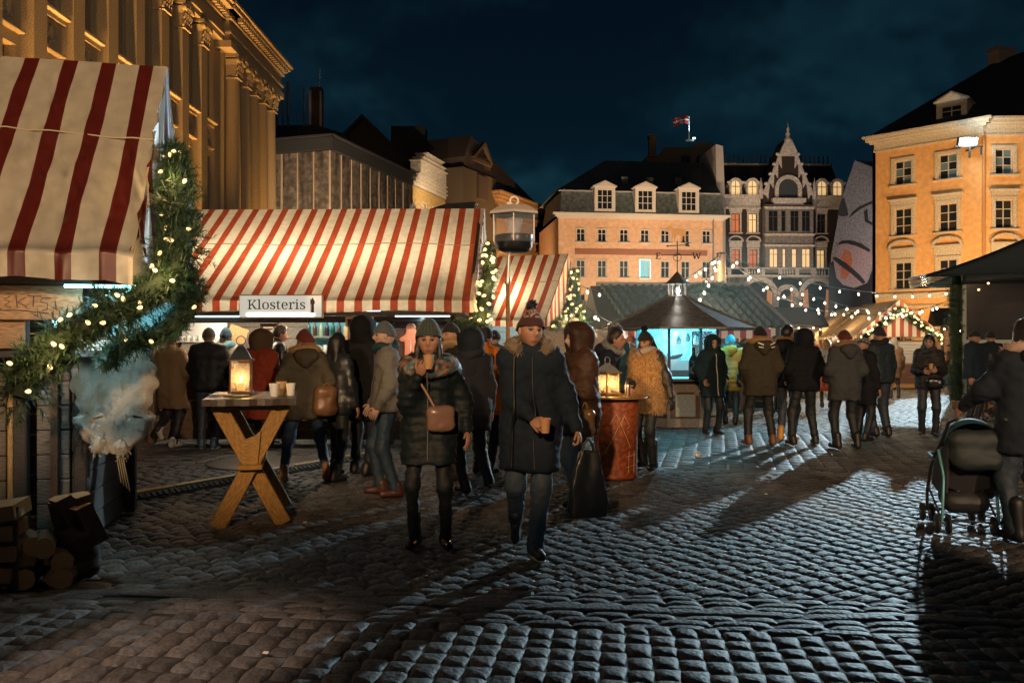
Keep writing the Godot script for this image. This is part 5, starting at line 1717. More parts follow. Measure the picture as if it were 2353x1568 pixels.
func abbey_inside(s: Node3D, zc: float) -> void:
	var white := mat(Color(0.75, 0.74, 0.70), 0.35)
	var steel := mat(Color(0.55, 0.55, 0.55), 0.25, {"metal": 0.9})
	var mb := MB.new()
	# shelf of plates and cups
	var sh := thing("crockery_shelf", "white shelf of cups and plates inside the mulled wine stall", "shelf", s.to_global(Vector3(-4.72, 1.05, 0.55)), s.rotation.y)
	for y in [0.0, 0.26, 0.50]: ubox("shelf_board", white, sh, Vector3(0.1, y, 0), Vector3(0.75, 0.02, 0.26))
	ubox("shelf_back", white, sh, Vector3(0.1, 0.38, -0.14), Vector3(0.75, 0.85, 0.02))
	for k in 6:
		mb = MB.new(); mb.lathe([Vector2(0.0, 0), Vector2(0.1, 0.005), Vector2(0.115, 0.015), Vector2(0.09, 0.012), Vector2(0.0, 0.01)], 14, Vector3(-0.14 + (k % 3) * 0.22, 0.14 + (k / 3) * 0.25, -0.03), Basis(Vector3.RIGHT, 1.35))
		obj("plate", mb, white, sh)
	var cup := MB.new(); cup.lathe([Vector2(0.0, 0), Vector2(0.03, 0), Vector2(0.038, 0.085), Vector2(0.034, 0.085), Vector2(0.027, 0.01), Vector2(0, 0.01)], 10)
	var cm := cup.mesh()
	for k in 14: inst("cup", cm, white, sh, Transform3D(Basis(), Vector3(-0.2 + (k % 7) * 0.095, 0.51, -0.05 + 0.09 * (k / 7))))
	# leaning tan board
	var lb := MB.new(); lb.box(Vector3.ZERO, Vector3(0.32, 0.72, 0.03), Basis(Vector3(0, 0, 1), -0.35))
	var o := obj("leaning_board", lb, wood(Color(0.6, 0.38, 0.16), 1)); o.position = s.to_global(Vector3(-4.15, 1.45, 0.4))
	tag(o, "tan board leaning inside the mulled wine stall beside the crockery", "board")
	# blue back panel with white lettering
	var bp := thing("blue_wall_panel", "pale blue panel with white lettering on the stall back wall", "panel", s.to_global(Vector3(-2.15, 1.68, -0.30)), s.rotation.y)
	ubox("panel_board", mat(Color(0.16, 0.42, 0.46), 0.6), bp, Vector3.ZERO, Vector3(1.9, 0.72, 0.03))
	text(bp, "Klosteris", Transform3D(Basis.from_scale(Vector3(1.2, 1.0, 1)), Vector3(0.25, 0.2, 0.018)), 0.2, mat(Color(0.7, 0.8, 0.8), 0.6), "lettering")
	# shelf with mugs and orange jars
	var ms := thing("mug_shelf", "shelf with white mugs and orange jars under the blue panel", "shelf", s.to_global(Vector3(-2.5, 1.38, -0.05)), s.rotation.y)
	ubox("shelf_board", wood(Color(0.5, 0.33, 0.18), 0), ms, Vector3(0, -0.012, 0), Vector3(1.2, 0.024, 0.3))
	var mug := MB.new()
	mug.lathe([Vector2(0.0, 0), Vector2(0.045, 0), Vector2(0.048, 0.11), Vector2(0.042, 0.11), Vector2(0.04, 0.01), Vector2(0, 0.01)], 12)
	mug.tube([Vector3(0.045, 0.09, 0), Vector3(0.085, 0.075, 0), Vector3(0.08, 0.04, 0), Vector3(0.045, 0.02, 0)], [0.007], 6)
	for k in 4: inst("mug", mug.mesh(), white, ms, Transform3D(Basis(), Vector3(-0.5 + k * 0.15, 0.0, 0.05)))
	var jar := MB.new(); jar.lathe([Vector2(0.0, 0), Vector2(0.06, 0), Vector2(0.065, 0.14), Vector2(0.05, 0.17), Vector2(0.0, 0.17)], 12)
	for k in 3: inst("jar", jar.mesh(), mat(Color(0.7, 0.22, 0.03), 0.4), ms, Transform3D(Basis(), Vector3(0.14 + k * 0.15, 0.0, 0.03)))
	for k in 11:
		var bo := MB.new(); bo.lathe([Vector2(0, 0), Vector2(0.034, 0), Vector2(0.036, 0.16), Vector2(0.014, 0.21), Vector2(0.013, 0.27), Vector2(0, 0.27)], 10)
		inst("bottle", bo.mesh(), mat([Color(0.02, 0.05, 0.02), Color(0.10, 0.03, 0.01), Color(0.4, 0.35, 0.2), Color(0.05, 0.01, 0.01)][k % 4], 0.2), ms, Transform3D(Basis(), Vector3(-0.52 + k * 0.105, 0.262, -0.05)))
	ubox("shelf_board", wood(Color(0.5, 0.33, 0.18), 0), ms, Vector3(0, 0.25, -0.04), Vector3(1.2, 0.022, 0.2))
	for k in 7: inst("hanging_mug", mug.mesh(), white, ms, Transform3D(Basis(Vector3(0, 0, 1), 0.4), Vector3(-0.55 + k * 0.17, 0.62 - 0.02 * (k % 2), 0.12)))
	# two drink urns on the counter
	for k in 2:
		var u := thing("drink_urn", ["brown metal drink urn with pointed lid on the stall counter", "silver drink urn with pointed lid on the stall counter"][k], "urn", s.to_global(Vector3(-2.06 + k * 0.17, 1.01, zc - 0.05)), 0.0, "urns on the counter")
		mb = MB.new(); mb.lathe([Vector2(0, 0), Vector2(0.065, 0), Vector2(0.07, 0.03), Vector2(0.062, 0.06), Vector2(0.062, 0.42), Vector2(0.066, 0.43)], 14)
		obj("urn_body", mb, mat(Color(0.10, 0.03, 0.02), 0.3, {"metal": 0.4}) if k == 0 else steel, u)
		mb = MB.new(); mb.lathe([Vector2(0.066, 0.43), Vector2(0.05, 0.46), Vector2(0.02, 0.49), Vector2(0.022, 0.51), Vector2(0.0, 0.54)], 14)
		obj("lid", mb, steel, u)
		mb = MB.new(); mb.tube([Vector3(0, 0.1, 0.06), Vector3(0, 0.1, 0.12), Vector3(0, 0.06, 0.125)], [0.01], 6)
		obj("tap", mb, steel, u)
	# menu boards
	for k in 2:
		var md := thing("menu_board", ["narrow dark menu board with cream lettering on the stall counter", "framed dark menu board with cream lettering beside the closed shutter"][k], "menu board", s.to_global(Vector3([-3.16, -1.78][k], 1.0, zc + 0.12)), s.rotation.y)
		var w: float = [0.25, 0.36][k]
		var h: float = [0.82, 0.88][k]
		mb = MB.new(); mb.box(Vector3(0, h / 2, 0), Vector3(w, h, 0.02))
		obj("slate", mb, mat(Color(0.030, 0.016, 0.012), 0.6), md)
		mb = MB.new()
		for sx in ([1] if k == 0 else [-1, 1]): mb.box(Vector3(sx * (w / 2 + 0.018), h / 2, 0), Vector3(0.034, h + 0.03, 0.034), Basis(), 0.006)
		if k == 1: mb.box(Vector3(0, h + 0.02, 0), Vector3(w + 0.07, 0.034, 0.034), Basis(), 0.006)
		obj("frame", mb, wood(Color(0.6, 0.36, 0.16), 1), md)
		var ls := ["Karstvīns", "Glühwein", "200 ml", "Klostera", "punch", "300 ml", "", "Klostera punch", "Vīns 2,00", "400 ml", "", "Klosteris", "Melnais balzams", "200 ml", "Tēja", "1,50"]
		var y := h - 0.06
		for l in ls:
			if l == "": 
				ubox("rule", mat(Color(0.5, 0.42, 0.3), 0.7), md, Vector3(0, y + 0.01, 0.012), Vector3(w * 0.86, 0.004, 0.003))
			else:
				var t := text(md, l, Transform3D(Basis(), Vector3(0, y, 0.0125)), 0.036 if l.length() < 11 else 0.028, mat(Color(0.72, 0.60, 0.42), 0.7), "menu_line", 0.003, false)
			y -= 0.049
	# tray on the counter, gingerbread man on the shutter
	var tr := thing("wooden_tray", "shallow wooden tray on the stall counter under the menu board", "tray", s.to_global(Vector3(-3.05, 1.012, zc + 0.2)), s.rotation.y)
	ubox("tray_floor", wood(Color(0.6, 0.36, 0.15), 0), tr, Vector3(0, 0.008, 0), Vector3(0.36, 0.014, 0.2))
	for q in [[0.0, 0.1, 0.36, 0.012], [0.0, -0.1, 0.36, 0.012], [-0.18, 0.0, 0.012, 0.2], [0.18, 0.0, 0.012, 0.2]]: ubox("tray_rim", wood(Color(0.6, 0.36, 0.15), 0), tr, Vector3(q[0], 0.03, q[1]), Vector3(q[2], 0.05, q[3]))
	var gm := thing("gingerbread_man", "pink gingerbread man cut-out hanging on the closed shutter", "decoration", s.to_global(Vector3(-1.02, 1.36, zc + 0.02)), s.rotation.y)
	var bl := Blob.new(); bl.cell = 0.02; bl.k = 0.012
	bl.bone(Vector3(0, 0.38, 0), Vector3(0, 0.40, 0), 0.075, 0.075); bl.bone(Vector3(0, 0.28, 0), Vector3(0, 0.16, 0), 0.085, 0.095)
	bl.bone(Vector3(0.06, 0.26, 0), Vector3(0.15, 0.34, 0), 0.04, 0.04); bl.bone(Vector3(-0.06, 0.26, 0), Vector3(-0.14, 0.22, 0), 0.04, 0.04)
	bl.bone(Vector3(0.05, 0.1, 0), Vector3(0.07, -0.06, 0), 0.045, 0.042); bl.bone(Vector3(-0.05, 0.1, 0), Vector3(-0.06, -0.06, 0), 0.045, 0.042)
	bl.cut_planes = [[Vector3(0, 0, 0.02), Vector3(0, 0, 1)], [Vector3(0, 0, -0.01), Vector3(0, 0, -1)]]
	mb = MB.new(); bl.into(mb)
	obj("body", mb, mat(Color(0.75, 0.25, 0.14), 0.6), gm)
	mb = MB.new(); mb.tube([Vector3(-0.05, 0.24, 0.022), Vector3(0.0, 0.2, 0.024), Vector3(0.0, 0.02, 0.022)], [0.007], 5)
	obj("icing", mb, white, gm)


func third_stall() -> void:
	var s := thing("striped_stall", "smaller striped canvas stall with garlanded gable behind the pole lantern", "market stall", Vector3(1.36, 0, -20.0), deg_to_rad(-21.5))
	canvas_roof(s, 5.0, 3.67, 2.05, 1.62, 1.6, 0.16, 3.0, {"wrinkle": 0.012, "period": 0.30, "red": 0.42})
	var bw := wood(Color(0.18, 0.13, 0.10), 0, 0.8)
	boards(s, Vector3(-4.8, 0, 1.0), Vector3(-0.3, 0, 1.0), 0.0, 1.0, 0.2, bw)
	boards(s, Vector3(-0.28, 0, 1.0), Vector3(-0.28, 0, -1.3), 0.0, 2.0, 0.2, bw)
	boards(s, Vector3(-4.8, 0, -1.3), Vector3(-0.3, 0, -1.3), 0.0, 2.0, 0.2, wood(Color(0.4, 0.42, 0.42), 0), "back_board")
	var mb := MB.new()
	for x in [-4.7, -2.6, -0.3]:
		mb = MB.new(); mb.box(Vector3(x, 1.0, 1.05), Vector3(0.1, 2.0, 0.1))
		obj("post", mb, bw, s)
	mb = MB.new(); mb.tube([Vector3(-3.6, 1.94, 0.9), Vector3(-1.9, 1.94, 0.9)], [0.02], 8)
	obj("light_tube", mb, mat(Color(0.7, 0.95, 1), 0.4, {"emit": Color(0.35, 0.9, 1.0), "energy": 5.0}), s)
	area(s.to_global(Vector3(-2.7, 1.9, 0.8)), s.to_global(Vector3(-2.6, 0.8, -0.6)), Color(0.30, 0.85, 1.0), 5.0, Vector2(1.7, 0.06))
	lamp(Vector3(-1.2, 2.3, 0.6), Color(1.0, 0.86, 0.6), 4.5, 0.1, s)
	for q in [[-3.3, 0.5], [-2.9, 0.42], [-2.3, 0.55], [-1.8, 0.4]]:
		var bt := MB.new(); bt.lathe([Vector2(0, 0), Vector2(0.1, 0.02), Vector2(0.13, q[1] * 0.5), Vector2(0.05, q[1] * 0.8), Vector2(0.06, q[1])], 10)
		var o := obj("pot", bt, mat(Color(0.3, 0.35, 0.36), 0.3, {"metal": 0.5})); o.position = s.to_global(Vector3(q[0], 1.0, 0.85))
		tag(o, "metal pot on the counter of the smaller striped stall", "pot", "pots on the stall counter")
	mb = MB.new(); mb.box(Vector3(-2.5, 0.985, 0.95), Vector3(4.5, 0.03, 0.5))
	obj("counter_top", mb, bw, s)
	var A := func(z: float, y: float) -> Vector3: return s.to_global(Vector3(0.16, y, z))
	garland("fir garland with white bulbs crossing the gable of the smaller striped stall",
		[A.call(1.6, 1.90), A.call(1.0, 2.0), A.call(0.45, 2.3), A.call(0.05, 3.1), A.call(0.0, 3.25), A.call(-0.15, 2.6), A.call(-0.6, 2.1), A.call(-1.3, 1.92)], [0.12, 0.15, 0.18, 0.13, 0.12, 0.18, 0.16, 0.1], 44, 260, 13, {"needle": 0.08, "bulb": 0.032, "fat": 1.5, "light": 0.25, "glow": 8.0})


func far_huts() -> void:
	# long hut on the right, its gable towards the viewer
	var s := thing("striped_hut", "long market hut with ribbed roof and striped garlanded gable by the orange house", "market stall", Vector3(12.65, 0, -27.0), deg_to_rad(-96.0))
	canvas_roof(s, 3.7, 2.91, 1.78, 1.28, 1.30, 0.14, 5.0, {"wrinkle": 0.02, "period": 0.26, "c1": Color(0.50, 0.46, 0.38), "c2": Color(0.22, 0.19, 0.15), "red": 0.25, "seam": false})
	s.get_node("gable_canvas").free()
	gable_stripes(s, 2.91, 1.70, 1.30, 0.06)
	var bw := wood(Color(0.20, 0.12, 0.08), 0)
	boards(s, Vector3(-0.05, 0, 1.1), Vector3(-0.05, 0, -1.1), 0.0, 0.8, 0.2, wood(Color(0.16, 0.07, 0.04), 0))
	boards(s, Vector3(-0.08, 0, 1.1), Vector3(-0.08, 0, -1.1), 0.84, 1.6, 0.1, mat(Color(0.30, 0.29, 0.28), 0.7), "shutter_slat")
	boards(s, Vector3(-3.6, 0, 1.1), Vector3(-0.1, 0, 1.1), 0.0, 0.9, 0.2, bw)
	boards(s, Vector3(-3.6, 0, -1.1), Vector3(-0.1, 0, -1.1), 0.0, 1.7, 0.2, bw)
	ubox("sill_board", wood(Color(0.6, 0.30, 0.08), 0), s, Vector3(0.06, 0.1, 0), Vector3(0.08, 0.12, 2.3))
	lamp(Vector3(-1.8, 1.5, 0.7), Color(1.0, 0.55, 0.22), 3.0, 0.1, s)
	var A := func(z: float, y: float) -> Vector3: return s.to_global(Vector3(0.14, y, z))
	garland("fir garland with bright bulbs forming a peak on the long hut gable", [A.call(1.28, 1.62), A.call(0.8, 1.95), A.call(0.3, 2.35), A.call(0.0, 2.62), A.call(-0.3, 2.35), A.call(-0.8, 1.95), A.call(-1.25, 1.68), A.call(-1.3, 1.5)], [0.10, 0.11, 0.14, 0.18, 0.14, 0.11, 0.11, 0.09], 48, 210, 17, {"needle": 0.08, "bulb": 0.034, "fat": 1.5, "light": 0.3, "glow": 8.0})
	var s2 := thing("striped_hut", "second ribbed roof hut standing end to end with the garlanded hut", "market stall", Vector3(13.06, 0, -30.9), deg_to_rad(-96.0))
	canvas_roof(s2, 3.7, 2.86, 1.74, 1.26, 1.26, 0.14, 6.0, {"wrinkle": 0.02, "period": 0.26, "c1": Color(0.50, 0.46, 0.38), "c2": Color(0.22, 0.19, 0.15), "red": 0.25, "seam": false})
	boards(s2, Vector3(-3.6, 0, 1.1), Vector3(-0.1, 0, 1.1), 0.0, 0.9, 0.2, bw)
	lamp(Vector3(-1.8, 1.5, 0.8), Color(1.0, 0.55, 0.22), 5.0, 0.1, s2)
	# tiled hut behind the kiosk
	var t := thing("tiled_hut", "hut with a dark pantiled roof and striped valance behind the kiosk", "market stall", Vector3(5.67, 0, -20.0), deg_to_rad(3.0))
	var tm := mat(Color(0.17, 0.20, 0.21), 0.45, {"tex": "grime", "scale": 2.0})
	var tile := MB.new()
	var rows := []
	for j in 2:
		var row := PackedVector3Array()
		for k in 7:
			var a := k / 6.0
			row.append(Vector3(-0.10 + 0.20 * a, 0.035 * sin(a * TAU) + 0.02, -0.12 + 0.27 * j))
		rows.append(row)
	tile.grid(rows, false, true)
	var row2 := PackedVector3Array()
	for k in 7: row2.append(rows[1][k] + Vector3(0, -0.03, 0))
	tile.grid([rows[1], row2], false, true)
	var tmesh := tile.mesh()
	var run := 1.62
	var sl := Vector3(0, -1.02, run)
	var nrow := 8
	var b := Basis(Vector3.RIGHT, atan2(1.02, run))
	for j in nrow:
		for k in 18:
			var f := (j + 0.5) / nrow
			var x := -0.1 - k * 0.2 + 0.37 * f
			inst("roof_tile", tmesh, tm, t, Transform3D(b * Basis(Vector3(0, 1, 0), (rng.randf() - 0.5) * 0.05), Vector3(x, 2.90, 0) + sl * f + Vector3(0, 0.02, 0)))
	var mb := MB.new(); mb.quad(Vector3(-3.8, 1.86, run), Vector3(0.4, 1.86, run), Vector3(0.0, 2.88, 0), Vector3(-3.8, 2.88, 0)); mb.quad(Vector3(0.4, 1.86, -run), Vector3(-3.8, 1.86, -run), Vector3(-3.8, 2.88, 0), Vector3(0.0, 2.88, 0)); mb.tri(Vector3(0.4, 1.86, run), Vector3(0.4, 1.86, -run), Vector3(0, 2.88, 0))
	obj("roof_deck", mb, mat(Color(0.03, 0.025, 0.02), 0.9), t)
	mb = MB.new(); mb.bar(Vector3(0.02, 2.92, 0), Vector3(0.44, 1.90, run + 0.04), 0.09, 0.05); mb.box(Vector3(-1.8, 2.93, 0), Vector3(3.7, 0.08, 0.16))
	obj("ridge_cap", mb, mat(Color(0.2, 0.18, 0.17), 0.6), t)
	var mv := MB.new()
	var x := -3.6
	var red := false
	while x < 0.2:
		mv.col = Color(0.30, 0.05, 0.05) if red else Color(0.6, 0.52, 0.5)
		mv.quad(Vector3(x, 1.62, run - 0.1), Vector3(x + 0.14, 1.62, run - 0.1), Vector3(x + 0.14, 1.84, run - 0.1), Vector3(x, 1.84, run - 0.1))
		x += 0.14
		red = not red
	obj("striped_valance", mv, mat(Color(1, 1, 1), 0.7, {"vc": true}), t)
	for q in [Vector3(-3.4, 0.95, run - 0.15), Vector3(-1.6, 0.95, run - 0.15), Vector3(0.2, 0.95, run - 0.15), Vector3(0.2, 0.95, -1.4)]:
		mb = MB.new(); mb.box(q, Vector3(0.11, 1.9, 0.11)); mb.bar(q + Vector3(0, 0.45, 0), q + Vector3(0.45, 0.85, 0), 0.06, 0.06); mb.bar(q + Vector3(0, 0.45, 0), q + Vector3(-0.45, 0.85, 0), 0.06, 0.06)
		obj("post", mb, wood(Color(0.05, 0.04, 0.035), 1), t)
	boards(t, Vector3(-3.4, 0, 0.9), Vector3(0.2, 0, 0.9), 0.0, 0.9, 0.18, bw)
	boards(t, Vector3(-3.4, 0, -1.4), Vector3(0.2, 0, -1.4), 0.0, 1.8, 0.18, bw)
	lamp(Vector3(-1.6, 1.6, 0.2), Color(1.0, 0.55, 0.22), 2.6, 0.1, t)
	garland("dark fir tree tuft standing on the ridge of the tiled hut", [pp(1580, 672, 19.6), pp(1615, 662, 19.6), pp(1650, 668, 19.6), pp(1690, 676, 19.4)], [0.12, 0.2, 0.22, 0.12], 0, 200, 19, {"needle": 0.09, "group": "fir garlands on the stalls"})
	# beige ribbed canvas behind the lantern barrel
	for k in 2:
		var r := thing("canvas_booth", ["low booth with beige ribbed canvas roof behind the kiosk", "second beige ribbed canvas booth deeper in the market"][k], "market stall", Vector3([4.4, 3.0][k], 0, [-22.4, -27.0][k]), deg_to_rad([-12.0, -6.0][k]))
		canvas_roof(r, 3.0, [2.62, 2.9][k], [1.80, 1.9][k], 1.4, 1.2, 0.14, 8.0 + k, {"wrinkle": 0.02, "period": 0.2, "c1": Color(0.52, 0.44, 0.33), "c2": Color(0.30, 0.22, 0.15), "red": 0.3, "seam": false})
		boards(r, Vector3(-2.8, 0, 0.8), Vector3(-0.2, 0, 0.8), 0.0, 0.9, 0.2, bw)
		boards(r, Vector3(-2.8, 0, -0.9), Vector3(-0.2, 0, -0.9), 0.0, 1.8, 0.2, bw)
		lamp(Vector3(-1.5, 1.9, 0.5), Color(1.0, 0.7, 0.4), 4.0, 0.1, r)
	# another hut far behind the crowd
	for k in 3:
		var r := thing("market_booth", ["dim wooden booth with lit front far behind the crowd", "wooden booth with a strip of white bulbs far behind the crowd", "wooden booth with amber light beside the ribbed hut"][k], "market stall", Vector3([8.8, 10.6, 16.6][k], 0, [-29, -33, -29][k]), deg_to_rad([4, -6, -20][k]))
		boards(r, Vector3(-1.5, 0, 0.8), Vector3(1.5, 0, 0.8), 0.0, 0.9, 0.18, bw)
		boards(r, Vector3(-1.5, 0, -0.8), Vector3(1.5, 0, -0.8), 0.0, 2.1, 0.2, wood(Color(0.4, 0.22, 0.1), 0), "back_board")
		mb = MB.new(); mb.prism(PackedVector2Array([Vector2(-1.2, 2.1), Vector2(1.2, 2.1), Vector2(0, 2.75)]), -1.7, 1.7, Transform3D(Basis(Vector3.UP, PI / 2), Vector3.ZERO))
		obj("roof", mb, mat(Color(0.05, 0.045, 0.04), 0.8), r)
		for px in [-1.45, 1.45]: ubox("post", bw, r, Vector3(px, 1.05, 0.8), Vector3(0.1, 2.1, 0.1))
		for j in 12:
			mb = MB.new(); mb.sphere(Vector3(-1.4 + j * 0.255, 1.98 + 0.03 * (j % 2), 0.95), Vector3(0.03, 0.03, 0.03), 6, 4)
			obj("bulb", mb, mat(Color(0.8, 0.8, 0.7), 0.4, {"emit": Color(1.0, 0.82, 0.55), "energy": 7.0}), r)
		lamp(Vector3(0, 1.7, 0.1), Color(1.0, 0.52, 0.20), 5.0, 0.1, r)
		for j in 5:
			var jm := MB.new(); jm.lathe([Vector2(0, 0), Vector2(0.08, 0), Vector2(0.09, 0.2), Vector2(0.04, 0.28), Vector2(0.0, 0.28)], 8)
			inst("display_jar", jm.mesh(), mat([Color(0.5, 0.08, 0.03), Color(0.6, 0.4, 0.1), Color(0.5, 0.5, 0.5)][j % 3], 0.5), r, Transform3D(Basis(), Vector3(-1.2 + j * 0.55, 0.9, 0.7)))


func gable_stripes(s: Node3D, ridge: float, low: float, run: float, x: float) -> void:
	var mb := MB.new()
	var n := 20
	for k in n:
		var z0 := -run + 2 * run * k / n; var z1 := -run + 2 * run * (k + 1) / n
		mb.col = RED if k % 2 else CREAM
		var t := func(z: float) -> float: return ridge - (ridge - low - 0.1) * absf(z) / run
		mb.quad(Vector3(x, low, z1), Vector3(x, low, z0), Vector3(x, t.call(z0), z0), Vector3(x, t.call(z1), z1))
	obj("striped_gable", mb, mat(Color(1, 1, 1), 0.6, {"vc": true, "tex": "cloth", "scale": 1.5}), s)


# small eight sided glazed kiosk with a tent shaped roof and a weather vane
func kiosk() -> void:
	var C := Vector3(3.10, 0, -15.5)
	var k := thing("octagonal_kiosk", "eight sided kiosk with dark tent roof, weather vane and cyan lit glass", "kiosk", C, deg_to_rad(22.5))
	var roof := mat(Color(0.19, 0.185, 0.175), 0.42, {"tex": "grime", "scale": 1.2})
	var R := 1.48
	var cor := func(r: float, y: float, j: int) -> Vector3: return Vector3(cos(TAU * j / 8.0) * r, y, sin(TAU * j / 8.0) * r)
	for j in 8:
		var mb := MB.new()
		var prof := [[R, 1.80], [1.02, 1.985], [0.55, 2.20], [0.19, 2.40]]
		for q in 3: mb.quad(cor.call(prof[q][0], prof[q][1], j + 1), cor.call(prof[q][0], prof[q][1], j), cor.call(prof[q + 1][0], prof[q + 1][1], j), cor.call(prof[q + 1][0], prof[q + 1][1], j + 1))
		mb.quad(cor.call(R, 1.76, j + 1), cor.call(R, 1.76, j), cor.call(R, 1.80, j), cor.call(R, 1.80, j + 1))
		mb.quad(cor.call(R, 1.76, j), cor.call(R, 1.76, j + 1), cor.call(0.5, 1.90, j + 1), cor.call(0.5, 1.90, j))
		obj("roof_panel", mb, roof, k)
		mb = MB.new()
		mb.tube([cor.call(R, 1.80, j) + Vector3(0, 0.008, 0), cor.call(1.02, 1.99, j), cor.call(0.55, 2.205, j), cor.call(0.19, 2.41, j)], [0.016], 6)
		obj("roof_rib", mb, roof, k)
	# lantern on top
	var cup := sub("cupola", k, Vector3.ZERO)
	var dk := mat(Color(0.06, 0.05, 0.045), 0.5)
	for j in 8:
		ubox("cupola_post", mat(Color(0.16, 0.14, 0.12), 0.5), cup, cor.call(0.165, 2.51, j), Vector3(0.022, 0.24, 0.022))
	var m := MB.new(); m.lathe([Vector2(0.19, 2.38), Vector2(0.20, 2.40), Vector2(0.16, 2.41)], 8, Vector3.ZERO, Basis(), true); m.lathe([Vector2(0.25, 2.62), Vector2(0.16, 2.70), Vector2(0.05, 2.82), Vector2(0.0, 2.87)], 8, Vector3.ZERO, Basis(), true); m.lathe([Vector2(0.0, 2.63), Vector2(0.25, 2.62)], 8, Vector3.ZERO, Basis(), true)
	obj("cupola_roof", m, dk, cup)
	m = MB.new(); m.sphere(Vector3(0, 2.50, 0), Vector3(0.05, 0.06, 0.05))
	obj("cupola_bulb", m, mat(Color(1, 1, 1), 0.4, {"emit": Color(1.0, 0.93, 0.85), "energy": 12.0}), cup)
	lamp(Vector3(0, 2.50, 0), Color(1.0, 0.90, 0.78), 0.9, 0.04, k)
	# counter: eight panelled sides with painted flower panels
	var rb := 0.78
	var wl := wood(Color(0.42, 0.35, 0.28), 0, 0.7)
	var dw := wood(Color(0.16, 0.085, 0.05), 1, 0.7)
	for j in 8:
		var a: Vector3 = cor.call(rb, 0, j); var b: Vector3 = cor.call(rb, 0, j + 1)
		var mid := (a + b) / 2
		var side := sub("counter_side", k, mid, atan2(mid.x, mid.z))
		var w := a.distance_to(b)
		var mb := MB.new(); mb.box(Vector3(0, 0.40, -0.02), Vector3(w - 0.02, 0.80, 0.03))
		obj("backing", mb, dw, side)
		mb = MB.new(); mb.box(Vector3(0, 0.09, 0.012), Vector3(w - 0.04, 0.16, 0.03), Basis(), 0.006)
		obj("skirting_board", mb, wl, side)
		mb = MB.new(); mb.box(Vector3(0, 0.71, 0.012), Vector3(w - 0.04, 0.14, 0.03), Basis(), 0.006)
		mb.prism(PackedVector2Array([Vector2(-w / 2 + 0.06, 0.64), Vector2(-w / 2 + 0.16, 0.64), Vector2(-w / 2 + 0.06, 0.56)]), 0.0, 0.02); mb.prism(PackedVector2Array([Vector2(w / 2 - 0.06, 0.64), Vector2(w / 2 - 0.16, 0.64), Vector2(w / 2 - 0.06, 0.56)]), 0.0, 0.02)
		obj("top_board", mb, wl, side)
		mb = MB.new(); mb.box(Vector3(0, 0.405, 0.008), Vector3(w - 0.24, 0.40, 0.02), Basis(), 0.005)
		obj("painted_panel", mb, wood(Color(0.50, 0.50, 0.46), 1), side)
		mb = MB.new()
		for q in 14:
			var an := q * 2.4
			var rr := 0.02 + 0.085 * sqrt(q / 14.0)
			mb.prism(PackedVector2Array([Vector2(-0.013, 0), Vector2(0, -0.006), Vector2(0.013, 0), Vector2(0, 0.007)]), 0.018, 0.021, Transform3D(Basis(Vector3(0, 0, 1), an), Vector3(cos(an) * rr, 0.40 + sin(an) * rr * 1.1, 0.0)))
		obj("painted_flower", mb, mat(Color(0.20, 0.19, 0.18), 0.8), side)
		mb = MB.new(); mb.box(a + Vector3(0, 0.42, 0), Vector3(0.06, 0.84, 0.06), Basis(Vector3.UP, -TAU * j / 8.0), 0.008)
		obj("corner_post", mb, wl, k)
		mb = MB.new(); mb.box(cor.call(0.74, 1.33, j), Vector3(0.05, 0.94, 0.05), Basis(Vector3.UP, -TAU * j / 8.0), 0.006)
		obj("glazing_post", mb, mat(Color(0.03, 0.035, 0.04), 0.5), k)
		mb = MB.new(); mb.quad(cor.call(0.74, 0.90, j + 1), cor.call(0.74, 0.90, j), cor.call(0.74, 1.80, j), cor.call(0.74, 1.80, j + 1))
		obj("pane", mb, glass(), k)
	m = MB.new(); m.lathe([Vector2(0.0, 0.84), Vector2(0.90, 0.84), Vector2(0.90, 0.88), Vector2(0.0, 0.88)], 8, Vector3.ZERO, Basis(), true)
	obj("counter_top", m, mat(Color(0.09, 0.07, 0.06), 0.4), k)
	# cyan light tubes round the glass head and foot
	var em := mat(Color(0.2, 0.7, 0.8), 0.4, {"emit": Color(0.10, 0.80, 0.95), "energy": 3.2})
	for j in 8:
		var mb := MB.new(); mb.tube([cor.call(0.70, 1.76, j), cor.call(0.70, 1.76, j + 1)], [0.012], 6); mb.tube([cor.call(0.70, 0.90, j), cor.call(0.70, 0.90, j + 1)], [0.010], 6)
		obj("light_tube", mb, em, k)
	lamp(Vector3(0, 1.68, 0), Color(0.08, 0.72, 0.95), KIOSK_E, 0.25, k)
	# tubes under the eaves light the counter and the paving
	for a in [0.55, 1.35, 2.15]:
		var mb := MB.new(); mb.tube([Vector3(cos(a - 0.2) * 1.12, 1.80, sin(a - 0.2) * 1.12), Vector3(cos(a + 0.2) * 1.12, 1.80, sin(a + 0.2) * 1.12)], [0.012], 6)
		obj("eave_light_tube", mb, em, k)
		area(k.to_global(Vector3(cos(a) * 1.12, 1.77, sin(a) * 1.12)), k.to_global(Vector3(cos(a) * 1.3, 0.0, sin(a) * 1.3)), Color(0.14, 0.74, 0.95), 0.9, Vector2(0.4, 0.04))
	# frosted screen, box and bottle inside
	m = MB.new(); m.box(Vector3(-0.1, 1.32, -0.30), Vector3(1.05, 0.88, 0.03), Basis(Vector3.UP, -0.4))
	obj("frosted_screen", m, mat(Color(0.5, 0.62, 0.64), 0.6, {"tex": "grime", "scale": 1.4}), k)
	var bx := thing("ice_box", "pale open box with dark contents inside the cyan lit kiosk", "box", C + Vector3(-0.12, 0.88, 0.42))
	ubox("box_shell", mat(Color(0.5, 0.6, 0.62), 0.5), bx, Vector3(0, 0.17, 0), Vector3(0.46, 0.34, 0.22))
